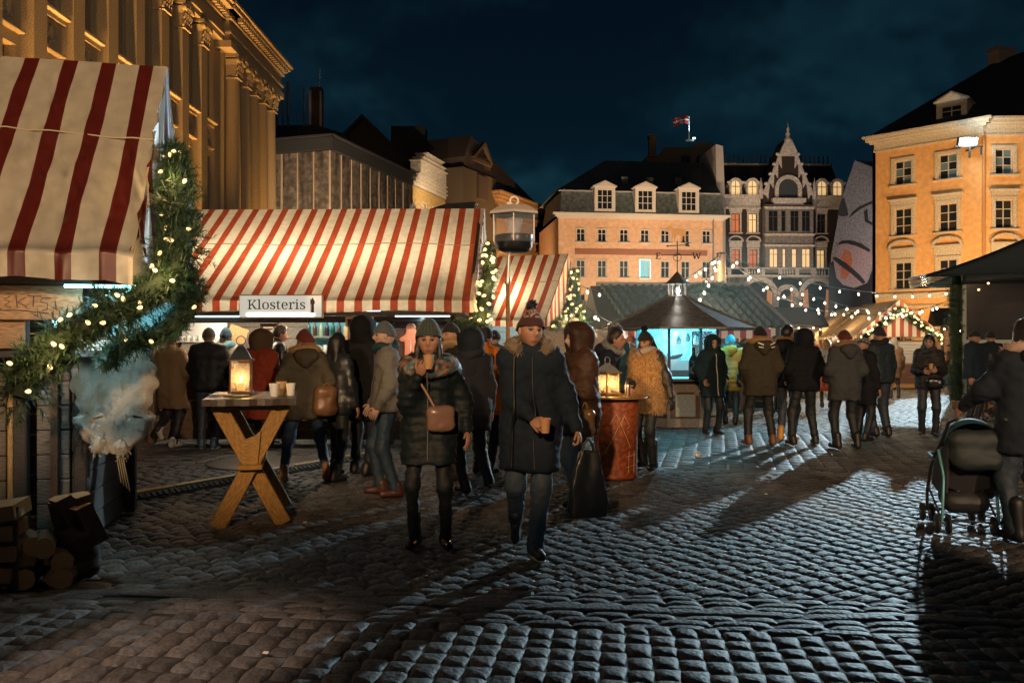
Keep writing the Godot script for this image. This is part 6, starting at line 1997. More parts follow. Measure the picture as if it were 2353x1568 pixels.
	ubox("dark_strip", mat(Color(0.02, 0.03, 0.04), 0.5), bx, Vector3(0, 0.09, 0.112), Vector3(0.44, 0.12, 0.01))
	var bm := MB.new(); bm.sphere(Vector3(0.02, 0.40, 0), Vector3(0.13, 0.05, 0.08), 10, 6, Basis(Vector3(0, 0, 1), 0.3))
	for q in 5: bm.bar(Vector3(-0.08 + q * 0.04, 0.38, 0.02), Vector3(-0.09 + q * 0.045, 0.33, 0.04), 0.008, 0.008)
	obj("dark_ornament", bm, mat(Color(0.02, 0.025, 0.03), 0.4), bx)
	for q in 2:
		var ch := MB.new()
		var pts := []
		for j in 9: pts.append(Vector3(-0.30 + 0.5 * q + (0.05 if q else -0.03) * j * (1 if q == 0 else -1) * 0.9, 1.75 - j * 0.10, 0.3))
		ch.tube(pts, [0.006], 5)
		obj("hanging_chain", ch, mat(Color(0.02, 0.03, 0.03), 0.5), k)
	for q in 3:
		var ob := MB.new(); ob.lathe([Vector2(0, 0), Vector2(0.05, 0.02), Vector2(0.055, 0.1), Vector2(0.03, 0.15), Vector2(0.035, 0.17)], 10)
		obj("hanging_jug", ob, mat(Color(0.6, 0.65, 0.65), 0.4), k).position = Vector3(-0.1 + 0.16 * q, 1.48 + 0.06 * (q % 2), 0.2 + 0.05 * q)
	var bt := thing("wine_bottle", "dark wine bottle standing on the kiosk counter", "bottle", C + Vector3(0.13, 0.88, 0.80))
	m = MB.new(); m.lathe([Vector2(0, 0), Vector2(0.085, 0), Vector2(0.09, 0.02), Vector2(0.09, 0.30), Vector2(0.07, 0.37), Vector2(0.032, 0.43), Vector2(0.028, 0.54), Vector2(0.034, 0.545), Vector2(0.034, 0.565), Vector2(0, 0.565)], 16)
	obj("glass_body", m, mat(Color(0.008, 0.012, 0.014), 0.12), bt)
	m = MB.new(); m.lathe([Vector2(0.091, 0.10), Vector2(0.091, 0.22)], 16)
	obj("label", m, mat(Color(0.06, 0.05, 0.045), 0.7), bt)
	# weather vane
	var v := thing("weather_vane", "weather vane with a gilded elk, arrow and compass letters on the kiosk roof", "weather vane", C + Vector3(0, 2.87, 0))
	var ir := mat(Color(0.02, 0.02, 0.022), 0.5, {"metal": 0.5})
	m = MB.new(); m.tube([Vector3(0, -0.06, 0), Vector3(0, 0.56, 0)], [0.010], 6); m.tube([Vector3(-0.30, 0.30, 0.0), Vector3(0.28, 0.30, 0.0)], [0.008], 6); m.tube([Vector3(0, 0.30, -0.25), Vector3(0, 0.30, 0.25)], [0.008], 6)
	var ring := []
	for q in 13: ring.append(Vector3(cos(TAU * q / 12.0) * 0.075, 0.26 + sin(TAU * q / 12.0) * 0.075, 0.0))
	m.tube(ring, [0.006], 5, false)
	obj("compass_rods", m, ir, v)
	text(v, "E", Transform3D(Basis(), Vector3(-0.36, 0.28, 0)), 0.16, ir, "compass_letter", 0.012, true, 700)
	text(v, "W", Transform3D(Basis(), Vector3(0.36, 0.28, 0)), 0.16, ir, "compass_letter", 0.012, true, 700)
	m = MB.new(); m.tube([Vector3(-0.17, 0.47, 0), Vector3(0.18, 0.49, 0)], [0.008], 6); m.prism(PackedVector2Array([Vector2(0.14, 0.47), Vector2(0.17, 0.49), Vector2(0.14, 0.515), Vector2(0.24, 0.535), Vector2(0.21, 0.495), Vector2(0.24, 0.455)]), -0.006, 0.006); m.lathe([Vector2(0, -0.03), Vector2(0.02, 0.0), Vector2(0, 0.03)], 6, Vector3(-0.18, 0.47, 0), Basis(Vector3(0, 0, 1), PI / 2))
	obj("arrow", m, ir, v)
	m = MB.new()
	var el := PackedVector2Array()
	for q in [[-0.10, 0.78], [-0.13, 0.74], [-0.20, 0.73], [-0.195, 0.755], [-0.17, 0.79], [-0.20, 0.80], [-0.19, 0.83], [-0.16, 0.83], [-0.15, 0.85], [-0.13, 0.84], [-0.12, 0.86], [-0.10, 0.83], [-0.08, 0.79], [0.0, 0.80], [0.08, 0.785], [0.14, 0.78], [0.165, 0.74], [0.155, 0.66], [0.16, 0.56], [0.14, 0.56], [0.13, 0.65], [0.10, 0.66], [0.09, 0.56], [0.07, 0.56], [0.07, 0.67], [-0.02, 0.67], [-0.04, 0.56], [-0.06, 0.56], [-0.06, 0.67], [-0.08, 0.66], [-0.10, 0.56], [-0.12, 0.56], [-0.10, 0.70]]: el.append(Vector2(q[0], q[1]))
	m.prism(el, -0.012, 0.012)
	obj("elk", m, mat(Color(0.75, 0.36, 0.05), 0.4), v)


# glazed stand with a dark canopy on the right
func glazed_stand() -> void:
	var P := pp(2196, 784, 19.6)
	P.y = 0
	var s := thing("glazed_stand", "dark glazed drinks stand under a big black canopy edged with fir", "kiosk", P, deg_to_rad(-26.0))
	var fr := mat(Color(0.26, 0.30, 0.28), 0.5)
	var dk := mat(Color(0.02, 0.02, 0.022), 0.6)
	for j in 3:
		var x := 0.18 + j * 1.45
		for q in [[x, 1.65, 0.08], [x + 1.3, 1.65, 0.08]]:
			var mb := MB.new(); mb.box(Vector3(q[0], q[1], 0), Vector3(0.09, 3.0, 0.09), Basis(), 0.01)
			obj("mullion", mb, fr, s)
		var mr := MB.new(); mr.box(Vector3(x + 0.65, 1.55, 0), Vector3(1.22, 0.08, 0.07)); mr.box(Vector3(x + 0.65, 0.22, 0), Vector3(1.22, 0.1, 0.07)); mr.box(Vector3(x + 0.65, 3.08, 0), Vector3(1.22, 0.1, 0.07))
		obj("transom", mr, fr, s)
		for y in [[0.27, 1.51], [1.59, 3.03]]:
			var mp := MB.new(); mp.quad(Vector3(x + 0.05, y[0], 0), Vector3(x + 1.25, y[0], 0), Vector3(x + 1.25, y[1], 0), Vector3(x + 0.05, y[1], 0))
			obj("pane", mp, mat(Color(0.03, 0.032, 0.036), 0.07, {"alpha": 0.4}), s)
	var m := MB.new(); m.box(Vector3(2.3, 1.55, -2.6), Vector3(4.6, 3.1, 0.06)); m.box(Vector3(2.3, 0.08, -1.3), Vector3(4.6, 0.16, 2.6)); m.box(Vector3(2.3, 3.2, -1.3), Vector3(4.6, 0.08, 2.7))
	obj("shell", m, wood(Color(0.035, 0.026, 0.022), 1), s)
	for j in 3:
		m = MB.new(); m.quad(Vector3(0.1, 0.2, -2.5 + j * 0.83), Vector3(0.1, 0.2, -1.7 + j * 0.83), Vector3(0.1, 3.1, -1.7 + j * 0.83), Vector3(0.1, 3.1, -2.5 + j * 0.83))
		obj("side_pane", m, mat(Color(0.03, 0.032, 0.036), 0.07, {"alpha": 0.4}), s)
	# wooden step
	m = MB.new(); m.box(Vector3(1.2, 0.09, 0.42), Vector3(2.6, 0.16, 0.5), Basis(), 0.01)
	obj("step", m, wood(Color(0.30, 0.16, 0.07), 0), s)
	# a counter, shelves and people's coats inside, dim; small warm string of bulbs
	m = MB.new(); m.box(Vector3(2.2, 0.6, -1.2), Vector3(3.6, 0.9, 0.5))
	obj("inner_counter", m, wood(Color(0.25, 0.14, 0.08), 0), s)
	var bmsh := MB.new(); bmsh.sphere(Vector3.ZERO, Vector3(0.028, 0.028, 0.028), 6, 5)
	var bmesh := bmsh.mesh()
	var em := mat(Color(0.9, 0.6, 0.4), 0.4, {"emit": Color(1.0, 0.55, 0.26), "energy": 6.0})
	for q in [[0.72, 2.95], [0.52, 2.8], [1.95, 1.95], [2.02, 1.86], [2.1, 1.78], [2.18, 1.66], [2.24, 1.6], [2.3, 1.5], [2.4, 2.6]]:
		inst("bulb", bmesh, em, s, Transform3D(Basis(), Vector3(q[0], q[1], -0.7)))
	lamp(Vector3(2.3, 2.2, -0.6), Color(1.0, 0.6, 0.35), 0.5, 0.1, s)
	# canopy: concave tent with a drooping corner
	m = MB.new()
	var f := func(u: float, v: float) -> Vector3:
		var e := Vector2(lerpf(-1.0, 9.5, u), lerpf(1.2, -3.4, v))
		var du := minf(u, 1.0 - u) * 2.0; var dv := minf(v, 1.0 - v) * 2.0
		var t := minf(du, dv)
		return Vector3(e.x, 3.02 + 2.4 * pow(maxf(t, 0.0), 1.35) + 0.12 * (1.0 - absf(u - v)) * t, e.y)
	m.surf(f, 0, 1, 30, 0, 1, 30, true)
	obj("canopy", m, mat(Color(0.045, 0.060, 0.066), 0.24), s)
	m = MB.new()
	for q in 8:
		var a: Vector3 = f.call(0.0 if q < 4 else q / 8.0, q / 4.0 if q < 4 else 0.0)
		m.bar(Vector3(2.4, 4.0, -1.2), a + Vector3(0, -0.05, 0), 0.03, 0.03)
	obj("canopy_rib", m, mat(Color(0.3, 0.25, 0.2), 0.5), s)
	garland("dark upright fir garland on the corner of the glazed drinks stand", [s.to_global(Vector3(0.0, 0.15, 0.05)), s.to_global(Vector3(0.0, 1.1, 0.06)), s.to_global(Vector3(-0.02, 2.2, 0.05)), s.to_global(Vector3(0.0, 3.1, 0.05))], [0.24, 0.22, 0.23, 0.2], 0, 420, 23, {"needle": 0.07})


# ---------- loose objects ----------
func paper_cup(label: String, at: Vector3, h := 0.105, c := Color(0.72, 0.70, 0.66), turn := Basis()) -> Node3D:
	var o := thing("paper_cup", label, "cup", at, 0.0)
	o.basis = turn
	var m := MB.new(); m.lathe([Vector2(0, 0.006), Vector2(h * 0.27, 0.006), Vector2(h * 0.28, 0), Vector2(h * 0.385, h)], 18); m.lathe([Vector2(h * 0.365, h), Vector2(h * 0.26, 0.012), Vector2(0, 0.012)], 18)
	obj("cup_wall", m, mat(c, 0.55, {"back": Color(0.2, 0.2, 0.2)}), o)
	var rim := []
	for k in 19: rim.append(Vector3(cos(TAU * k / 18.0) * h * 0.385, h, sin(TAU * k / 18.0) * h * 0.385))
	m = MB.new(); m.tube(rim, [0.0028], 6, false)
	obj("rim", m, mat(c, 0.5), o)
	return o


func candle_lantern(label: String, at: Vector3, turn: float, w: float, h: float, frame: Material, energy: float, roof_h: float) -> void:
	var o := thing("candle_lantern", label, "lantern", at, turn)
	var m := MB.new(); m.box(Vector3(0, 0.012, 0), Vector3(w + 0.03, 0.024, w + 0.03), Basis(), 0.004)
	for s in [Vector2(-1, -1), Vector2(1, -1), Vector2(1, 1), Vector2(-1, 1)]: m.sphere(Vector3(s.x * w * 0.45, -0.004, s.y * w * 0.45), Vector3(0.01, 0.01, 0.01), 6, 4)
	obj("base", m, frame, o)
	for s in [Vector2(-1, -1), Vector2(1, -1), Vector2(1, 1), Vector2(-1, 1)]:
		m = MB.new(); m.box(Vector3(s.x * w * 0.47, h / 2 + 0.02, s.y * w * 0.47), Vector3(0.018, h, 0.018), Basis(), 0.003)
		obj("corner_post", m, frame, o)
	for k in 4:
		var b := Basis(Vector3.UP, k * PI / 2)
		m = MB.new(); m.quad(b * Vector3(-w * 0.45, 0.03, w * 0.47), b * Vector3(w * 0.45, 0.03, w * 0.47), b * Vector3(w * 0.45, h, w * 0.47), b * Vector3(-w * 0.45, h, w * 0.47))
		obj("pane", m, glass(), o)
	m = MB.new(); m.box(Vector3(0, h + 0.03, 0), Vector3(w + 0.04, 0.022, w + 0.04), Basis(), 0.004)
	obj("top_plate", m, frame, o)
	m = MB.new()
	m.lathe([Vector2(w * 0.70, h + 0.04), Vector2(w * 0.45, h + 0.04 + roof_h * 0.5), Vector2(w * 0.2, h + 0.04 + roof_h * 0.85), Vector2(w * 0.17, h + 0.04 + roof_h)], 4, Vector3.ZERO, Basis(Vector3.UP, PI / 4), true)
	var ring := []
	for k in 13: ring.append(Vector3(cos(TAU * k / 12.0) * 0.04, h + 0.07 + roof_h + sin(TAU * k / 12.0) * 0.04, 0))
	m.tube(ring, [0.005], 5, false)
	obj("roof", m, mat(Color(0.05, 0.05, 0.055), 0.45, {"metal": 0.3}) if roof_h > 0.12 else mat(Color(0.3, 0.32, 0.33), 0.4, {"metal": 0.5}), o)
	m = MB.new(); m.lathe([Vector2(0, 0.025), Vector2(0.034, 0.025), Vector2(0.034, 0.095), Vector2(0.026, 0.10), Vector2(0, 0.092)], 12)
	obj("candle", m, mat(Color(0.75, 0.5, 0.25), 0.5, {"emit": Color(1.0, 0.40, 0.08), "energy": 0.9}), o)
	m = MB.new(); m.lathe([Vector2(0, 0.1), Vector2(0.010, 0.115), Vector2(0.008, 0.13), Vector2(0.0, 0.155)], 8)
	obj("flame", m, mat(Color(1, 0.8, 0.5), 0.5, {"emit": Color(1.0, 0.62, 0.22), "energy": 9.0}), o)
	lamp(Vector3(0, 0.128, 0), Color(1.0, 0.50, 0.14), energy, 0.01, o)


func props() -> void:
	trestle_table()
	barrel_table()
	sheepskin()
	bin_and_logs()
	pole_lantern()
	cable_ramp()
	string_lights()
	stroller()
	var g := gp(1600, 1049)
	paper_cup("crushed pale paper cup lying on the cobbles", g + Vector3(0, 0.032, 0), 0.085, Color(0.75, 0.60, 0.46), Basis(Vector3(1, 0, 0), 1.35) * Basis(Vector3.UP, 0.4))
	for q in [[700, 1200], [640, 1165], [1760, 1135], [1830, 1210], [2080, 1245], [2260, 1120], [1290, 1330], [610, 1640]]:
		var sc := MB.new()
		sc.box(Vector3(0, 0.004, 0), Vector3(0.030, 0.003, 0.018), Basis(Vector3.UP, q[0] * 0.7) * Basis(Vector3.RIGHT, 0.25))
		var so := obj("paper_scrap", sc, mat(Color(0.62, 0.60, 0.55), 0.7)); so.position = gp(q[0], minf(q[1], 1500))
		tag(so, "small pale paper scrap lying on the cobbles", "litter", "paper scraps on the square")
	# cast iron disc in the paving
	var d := thing("manhole_plate", "large round metal plate set in the cobbles behind the crossed-leg table", "manhole cover", gp(592, 1062) + Vector3(0, 0.006, 0))
	var m := MB.new(); m.lathe([Vector2(0.64, -0.03), Vector2(0.64, 0.0), Vector2(0.60, 0.004), Vector2(0.585, -0.004), Vector2(0.56, 0.004), Vector2(0.0, 0.004)], 36)
	obj("plate", m, mat(Color(0.20, 0.17, 0.14), 0.38, {"metal": 0.5, "tex": "grime", "scale": 3.0}), d)


func trestle_table() -> void:
	var o := Vector3(-2.30, 0, -7.35)
	var t := thing("trestle_table", "standing table of yellow pine on crossed plank legs", "table", o, deg_to_rad(14.0))
	var pine := wood(Color(0.56, 0.29, 0.055), 0, 0.6)
	var legm := MB.new(); legm.box(Vector3.ZERO, Vector3(1.16, 0.13, 0.045), Basis(), 0.006)
	var legmesh := legm.mesh()
	for z in [0.36, -0.36]:
		for s in [-1.0, 1.0]:
			inst("leg", legmesh, pine, t, Transform3D(Basis(Vector3(0, 0, 1), s * 1.09), Vector3(0.0, 0.505, z + s * 0.024)))
		# the cross ties
	var m := MB.new(); m.box(Vector3(0, 0.50, 0), Vector3(0.20, 0.04, 0.98), Basis(), 0.006)
	obj("stretcher_shelf", m, pine, t)
	m = MB.new(); m.prism(PackedVector2Array([Vector2(-0.06, 0.52), Vector2(0.06, 0.52), Vector2(0.085, 0.80), Vector2(0.04, 0.76), Vector2(-0.06, 0.72)]), 0.40, 0.43)
	obj("brace_board", m, pine, t)
	m = MB.new(); m.bar(Vector3(0, 0.52, 0.42), Vector3(0.0, 0.52, -0.42), 0.06, 0.06)
	obj("ridge_pole", m, pine, t)
	# three boards with a wavy bark edge
	var top := wood(Color(0.13, 0.10, 0.08), 0, 0.4)
	for k in 4:
		m = MB.new()
		var z0 := 0.56 - k * 0.28; var z1 := z0 - 0.272
		var p := PackedVector2Array()
		for j in 13: p.append(Vector2(-0.37 + 0.74 * j / 12.0, -z0 + (0.018 * sin(j * 1.9) if k == 0 else 0.0)))
		for j in 13: p.append(Vector2(0.37 - 0.74 * j / 12.0 + (0.0), -z1))
		m.prism(p, -0.055, 0.0, Transform3D(Basis(Vector3.RIGHT, -PI / 2), Vector3(0, 1.075, 0)))
		obj("top_board", m, top if k else top, t)
	m = MB.new(); m.box(Vector3(0, 0.995, 0.36), Vector3(0.60, 0.05, 0.05)); m.box(Vector3(0, 0.995, -0.36), Vector3(0.60, 0.05, 0.05))
	obj("batten", m, pine, t)
	var Y := 1.076
	candle_lantern("weathered candle lantern with dark roof on the pine table", t.to_global(Vector3(-0.11, Y + 0.012, -0.05)), 0.28, 0.185, 0.27, wood(Color(0.20, 0.11, 0.05), 1), 0.30, 0.13)
	paper_cup("white paper cup at the front edge of the pine table", t.to_global(Vector3(0.19, Y, 0.30)), 0.11)
	paper_cup("brown sleeved paper cup between two white ones on the pine table", t.to_global(Vector3(0.245, Y, 0.06)), 0.115, Color(0.42, 0.26, 0.12))
	paper_cup("white paper cup at the table end beside the brown one", t.to_global(Vector3(0.325, Y, 0.18)), 0.105)
	var md := thing("leaflet_stack", "scattered pale leaflets on the pine table beside the lantern", "papers", t.to_global(Vector3(-0.27, Y, 0.05)))
	for k in 6:
		m = MB.new(); m.box(Vector3(0.03 * sin(k * 3.0), 0.002 + 0.003 * k, 0.05 * cos(k * 2.0)), Vector3(0.11, 0.002, 0.16), Basis(Vector3.UP, k * 0.7))
		obj("leaflet", m, mat(Color(0.5, 0.45, 0.4), 0.5), md)
	m = MB.new(); m.sphere(Vector3.ZERO, Vector3(0.13, 0.012, 0.06), 14, 5)
	var pl := obj("dark_glove", m, mat(Color(0.02, 0.02, 0.025), 0.7)); pl.position = t.to_global(Vector3(-0.1, Y + 0.013, 0.40))
	tag(pl, "flat dark glove lying at the front of the pine table", "glove")


func barrel_table() -> void:
	var o := Vector3(1.19, 0, -9.48)
	var b := thing("drum_table", "tall rust red oil drum used as a table, chalk lines on its side", "table", o)
	var m := MB.new()
	m.lathe([Vector2(0.23, 0.0), Vector2(0.248, 0.01), Vector2(0.25, 0.03), Vector2(0.243, 0.05), Vector2(0.246, 0.32), Vector2(0.252, 0.335), Vector2(0.246, 0.35), Vector2(0.255, 0.62), Vector2(0.262, 0.635), Vector2(0.256, 0.65), Vector2(0.262, 0.87), Vector2(0.272, 0.885), Vector2(0.262, 0.905)], 36)
	obj("drum", m, mat(Color(0.50, 0.11, 0.028), 0.55, {"tex": "grime", "scale": 2.2, "bump": 0.3}), b)
	m = MB.new(); m.lathe([Vector2(0.0, 0.905), Vector2(0.385, 0.905), Vector2(0.39, 0.915), Vector2(0.385, 0.932), Vector2(0.0, 0.932)], 36)
	obj("table_top", m, wood(Color(0.36, 0.20, 0.08), 0, 0.4), b)
	var chalk := mat(Color(0.55, 0.32, 0.16), 0.8)
	var on := func(a: float, y: float) -> Vector3: return Vector3(sin(a) * 0.262, y, cos(a) * 0.262)
	for st in [[[-0.4, 0.62], [-0.1, 0.74], [0.55, 0.36]], [[-0.6, 0.30], [0.25, 0.72], [0.5, 0.60]], [[0.25, 0.72], [0.1, 0.6]], [[0.5, 0.60], [0.38, 0.58]], [[-1.15, 0.30], [-0.85, 0.34]], [[-1.0, 0.42], [-0.95, 0.16]], [[-1.25, 0.2], [-0.85, 0.22]], [[0.3, 0.14], [0.95, 0.17]], [[0.35, 0.26], [0.9, 0.28]], [[0.45, 0.08], [0.48, 0.32]], [[0.75, 0.08], [0.78, 0.32]]]:
		m = MB.new()
		var pts := []
		for k in st.size() - 1:
			for j in 6:
				var t := j / 5.0
				pts.append(on.call(lerpf(st[k][0], st[k + 1][0], t), lerpf(st[k][1], st[k + 1][1], t)))
		m.tube(pts, [0.0045], 4, false)
		obj("chalk_line", m, chalk, b)
	candle_lantern("pale wooden candle lantern with two panes on the rust red drum", o + Vector3(-0.10, 0.944, 0.04), 0.62, 0.20, 0.22, wood(Color(0.42, 0.26, 0.10), 1), 0.34, 0.10)
	var s := thing("steel_flask", "small steel flask beside the lantern on the rust red drum", "flask", o + Vector3(0.12, 0.932, 0.10))
	m = MB.new(); m.lathe([Vector2(0, 0), Vector2(0.03, 0), Vector2(0.032, 0.01), Vector2(0.032, 0.12), Vector2(0.02, 0.14)], 14)
	obj("flask_body", m, mat(Color(0.6, 0.5, 0.42), 0.22, {"metal": 0.9}), s)
	m = MB.new(); m.lathe([Vector2(0.022, 0.138), Vector2(0.024, 0.17), Vector2(0, 0.172)], 12)
	obj("cap", m, mat(Color(0.03, 0.03, 0.03), 0.4), s)


func sheepskin() -> void:
	var P := pp(264, 784, 6.05)
	P.y = 0
	var s := thing("sheepskin", "grey white sheepskin hung below the fir branch beside the big stall", "sheepskin", P, deg_to_rad(8.0))
	var r := RandomNumberGenerator.new()
	r.seed = 8
	# outline: half width by height, hind legs and tail at the bottom
	var half := func(y: float) -> float:
		var w := 0.27 + 0.03 * sin((y - 0.7) * 14.0)
		if y > 1.40: w = 0.25
		if y < 1.00: w = 0.27 - 0.02 * sin((y - 0.8) * 18.0)
		if y < 0.90: w = lerpf(0.10, 0.255, clampf((y - 0.74) / 0.16, 0, 1))
		return w
	var m := MB.new()
	var f := func(u: float, v: float) -> Vector3:
		var y := lerpf(0.74, 1.56, v)
		var w: float = half.call(y)
		var x := lerpf(-w, w, u) + 0.012 * sin(v * 40.0 + u * 9.0)
		var n := noise.get_noise_2d(x * 90.0, y * 90.0)
		var e := 1.0 - pow(absf(u * 2 - 1), 6.0)
		return Vector3(x, y + 0.01 * sin(u * 20.0) * (1.0 - v), 0.015 + 0.03 * e * (0.9 + 0.2 * n) + 0.012 * sin(u * 7.0 + v * 3.0))
	m.surf(f, 0, 1, 40, 0, 1, 60)
	var bk := func(u: float, v: float) -> Vector3:
		var p: Vector3 = f.call(u, v)
		return Vector3(p.x, p.y, 0.012 * sin(u * 7.0 + v * 3.0) - 0.005)
	m.surf(bk, 0, 1, 12, 0, 1, 16, true)
	var skin := mat(Color(1, 1, 1), 0.9, {"vc": true, "rim": 0.3})
	var paint := func(p: Vector3) -> Color:
		var br := smoothstep(0.05, 0.25, noise.get_noise_3d(p.x * 26.0 + 3.0, p.y * 12.0, 1.0) + (0.25 if p.x > 0.05 and p.y > 1.2 else -0.35))
		return Color(0.29, 0.265, 0.225).lerp(Color(0.20, 0.12, 0.06), br * 0.75)
	for j in m.v.size(): m.c[j] = paint.call(m.v[j])
	obj("hide", m, skin, s)
	m = MB.new()
	for k in 6000:
		var u := r.randf(); var v := r.randf()
		if r.randf() < 0.25: u = 0.0 if r.randf() < 0.5 else 1.0
		var p: Vector3 = f.call(u, v)
		var d := Vector3((u - 0.5) * 0.8 + r.randfn() * 0.4, -0.5 + r.randfn() * 0.4, 0.9).normalized()
		if u == 0.0 or u == 1.0: d = Vector3((u - 0.5) * 2.0 + r.randfn() * 0.3, -0.3 + r.randfn() * 0.4, 0.3 * r.randfn()).normalized()
		m.col = paint.call(p) * (0.8 + 0.4 * r.randf())
		m.blade(p - d * 0.006, d * (0.008 + 0.009 * r.randf()), 0.004)
	obj("wool", m, skin, s)
	for q in [[-0.09, 0.82, -0.02, -0.04], [0.05, 0.79, 0.01, -0.03]]:
		var bl := Blob.new(); bl.cell = 0.018; bl.k = 0.015; bl.nz = noise; bl.wrinkle = 0.012
		bl.bone(Vector3(q[0], q[1], 0.02), Vector3(q[0] + q[2], q[1] + q[3], 0.03), 0.055, 0.05)
		m = MB.new(); bl.into(m)
		for j in 220:
			var pv: Vector3 = m.v[r.randi() % m.v.size()]
			var d := (pv - Vector3(q[0], q[1], 0.02)).normalized() + Vector3(r.randfn(), r.randfn(), r.randfn()) * 0.3
			m.blade(pv, d.normalized() * 0.018, 0.004)
		for j in m.v.size(): m.c[j] = Color(0.27, 0.25, 0.21)
		obj("leg_flap", m, skin, s)
	# rail it hangs from
	m = MB.new(); m.tube([Vector3(-0.55, 1.57, 0.0), Vector3(0.30, 1.57, 0.0)], [0.018], 8); m.box(Vector3(-0.42, 0.78, -0.02), Vector3(0.05, 1.56, 0.05))
	obj("rail", m, wood(Color(0.12, 0.07, 0.04), 1), s)
	m = MB.new()
	for k in 4: m.tube([Vector3(0.02 + 0.012 * k, 0.76, 0.03), Vector3(0.03 + 0.014 * k, 0.66, 0.035), Vector3(0.05 + 0.02 * k, 0.52 - 0.02 * k, 0.03)], [0.004, 0.005, 0.002], 5)
	obj("tail_strands", m, mat(Color(0.30, 0.24, 0.16), 0.9), s)


func bin_and_logs() -> void:
	var b := thing("waste_bin", "tapered dark plastic bin with black bag under the sheepskin", "bin", gp(188, 1172) + Vector3(0, 0, -0.2))
	var m := MB.new(); m.lathe([Vector2(0.17, 0.0), Vector2(0.185, 0.02), Vector2(0.25, 0.56), Vector2(0.26, 0.56)], 4, Vector3.ZERO, Basis(Vector3.UP, PI / 4 + 0.12), true)
	obj("bin_body", m, mat(Color(0.018, 0.018, 0.020), 0.5), b)
	m = MB.new()
	var f := func(u: float, v: float) -> Vector3:
		var a := u * TAU
		var w := 0.245 + 0.02 * sin(v * 2.0) + 0.012 * sin(a * 17.0) * v
		var q := 1.0 / maxf(absf(cos(a)), absf(sin(a)))
		return Vector3(cos(a) * minf(q, 1.25) * w * 0.82, 0.46 + 0.14 * v + 0.02 * noise.get_noise_2d(a * 30.0, v * 20.0), sin(a) * minf(q, 1.25) * w * 0.82)
	m.surf(f, 0, 1, 60, 0, 1, 8, true)
	obj("bin_bag", m, mat(Color(0.010, 0.010, 0.012), 0.16), b)
	# split logs in front of the grey stall, in two stacks
	var r := RandomNumberGenerator.new()
	r.seed = 31
	var bark := wood(Color(0.10, 0.06, 0.035), 2)
	var cut := mat(Color(0.58, 0.36, 0.17), 0.8, {"tex": "wood", "scale": 14.0})
	var variants := []
	for k in 5:
		var poly := PackedVector2Array()
		var n := 9 if k < 2 else 5
		var a0 := r.randf() * TAU
		var span := TAU if k < 2 else 1.7
		if k >= 2: poly.append(Vector2(0, -0.04))
		for j in n: 
			var a: float = (PI * 0.5 - span / 2) + span * j / (n - 1.0 if k >= 2 else float(n))
			poly.append(Vector2(cos(a), sin(a)) * (0.06 + 0.012 * r.randf()) * (1.5 if k >= 2 else 1.0) - (Vector2(0, 0.05) if k >= 2 else Vector2.ZERO))
		var mb := MB.new(); mb.prism(poly, -0.14, 0.14)
		var mc := MB.new(); mc.prism(poly, 0.14, 0.143)
		variants.append([mb.mesh(), mc.mesh()])
	var place := func(p: Vector3, turn: float, roll: float, kind: int, label: String) -> void:
		var o := thing("firewood_log", label, "log", p, 0.0, "split firewood by the grey stall")
		o.basis = Basis(Vector3.UP, turn) * Basis(Vector3(0, 0, 1), roll)
		inst("bark", variants[kind][0], bark, o)
		inst("cut_end", variants[kind][1], cut, o)
	var base := gp(60, 1348)
	for row in 3:
		for k in 5 - row:
			place.call(base + Vector3(-0.26 + k * 0.115 + row * 0.055, 0.058 + row * 0.10, -0.15 + 0.09 * r.randf()), 0.5 + 0.8 * (r.randf() - 0.5), r.randf() * TAU, r.randi() % 5, "split log with a pale cut end in the low heap before the grey stall")
	# crate with square billets, taller
	var c := thing("log_crate", "dark slatted crate of firewood before the grey stall", "crate", gp(2, 1352) + Vector3(-0.16, 0, -0.05), 0.25)
	for y in [0.06, 0.26, 0.46]: ubox("slat", wood(Color(0.08, 0.05, 0.03), 0), c, Vector3(0, y, 0.17), Vector3(0.5, 0.05, 0.015))
	for x in [-0.24, 0.24]: ubox("crate_post", wood(Color(0.08, 0.05, 0.03), 1), c, Vector3(x, 0.26, 0.15), Vector3(0.03, 0.52, 0.03))
	for k in 4:
		var o := thing("firewood_billet", "square sawn billet poking from the dark slatted crate", "log", c.to_global(Vector3(0.10, 0.12 + k * 0.12, 0.04)), 0.25, "billets in the crate")
		ubox("billet", wood(Color(0.48, 0.27, 0.11), 2), o, Vector3(0.02 * (k % 2), 0, 0), Vector3(0.26, 0.09, 0.34), Basis(Vector3(0, 0, 1), 0.08 * (k - 1.5)))
	var sk := thing("log_sack", "dark sack of split logs standing beside the waste bin", "sack", gp(152, 1338) + Vector3(0, 0, -0.12), -0.2)
	var bl := Blob.new(); bl.cell = 0.025; bl.k = 0.02; bl.nz = noise; bl.wrinkle = 0.02; bl.cut_low = 0.0
	bl.bone(Vector3(-0.05, 0.08, 0), Vector3(-0.06, 0.30, 0), 0.10, 0.08); bl.bone(Vector3(0.05, 0.08, 0.0), Vector3(0.05, 0.27, 0), 0.10, 0.09)
	m = MB.new(); bl.into(m)
	obj("sack_cloth", m, mat(Color(0.028, 0.020, 0.016), 0.9, {"tex": "cloth", "scale": 2.0}), sk)
	for k in 5: place.call(sk.position + Vector3(-0.09 + 0.045 * k, 0.36 + 0.07 * sin(k * 2.4), 0.03 * sin(k * 2.0)), 1.2, 1.4, 2 + k % 3, "upright split log sticking out of the dark sack")
	for j in get_child_count():
		var ch := get_child(j)
		if ch.name.begins_with("firewood_log") and ch.get_meta("label").begins_with("upright"): ch.basis = Basis(Vector3(0, 0, 1), 0.3 * sin(j * 2.0)) * Basis(Vector3.RIGHT, -PI / 2 + 0.35 + 0.2 * sin(j * 3.0))
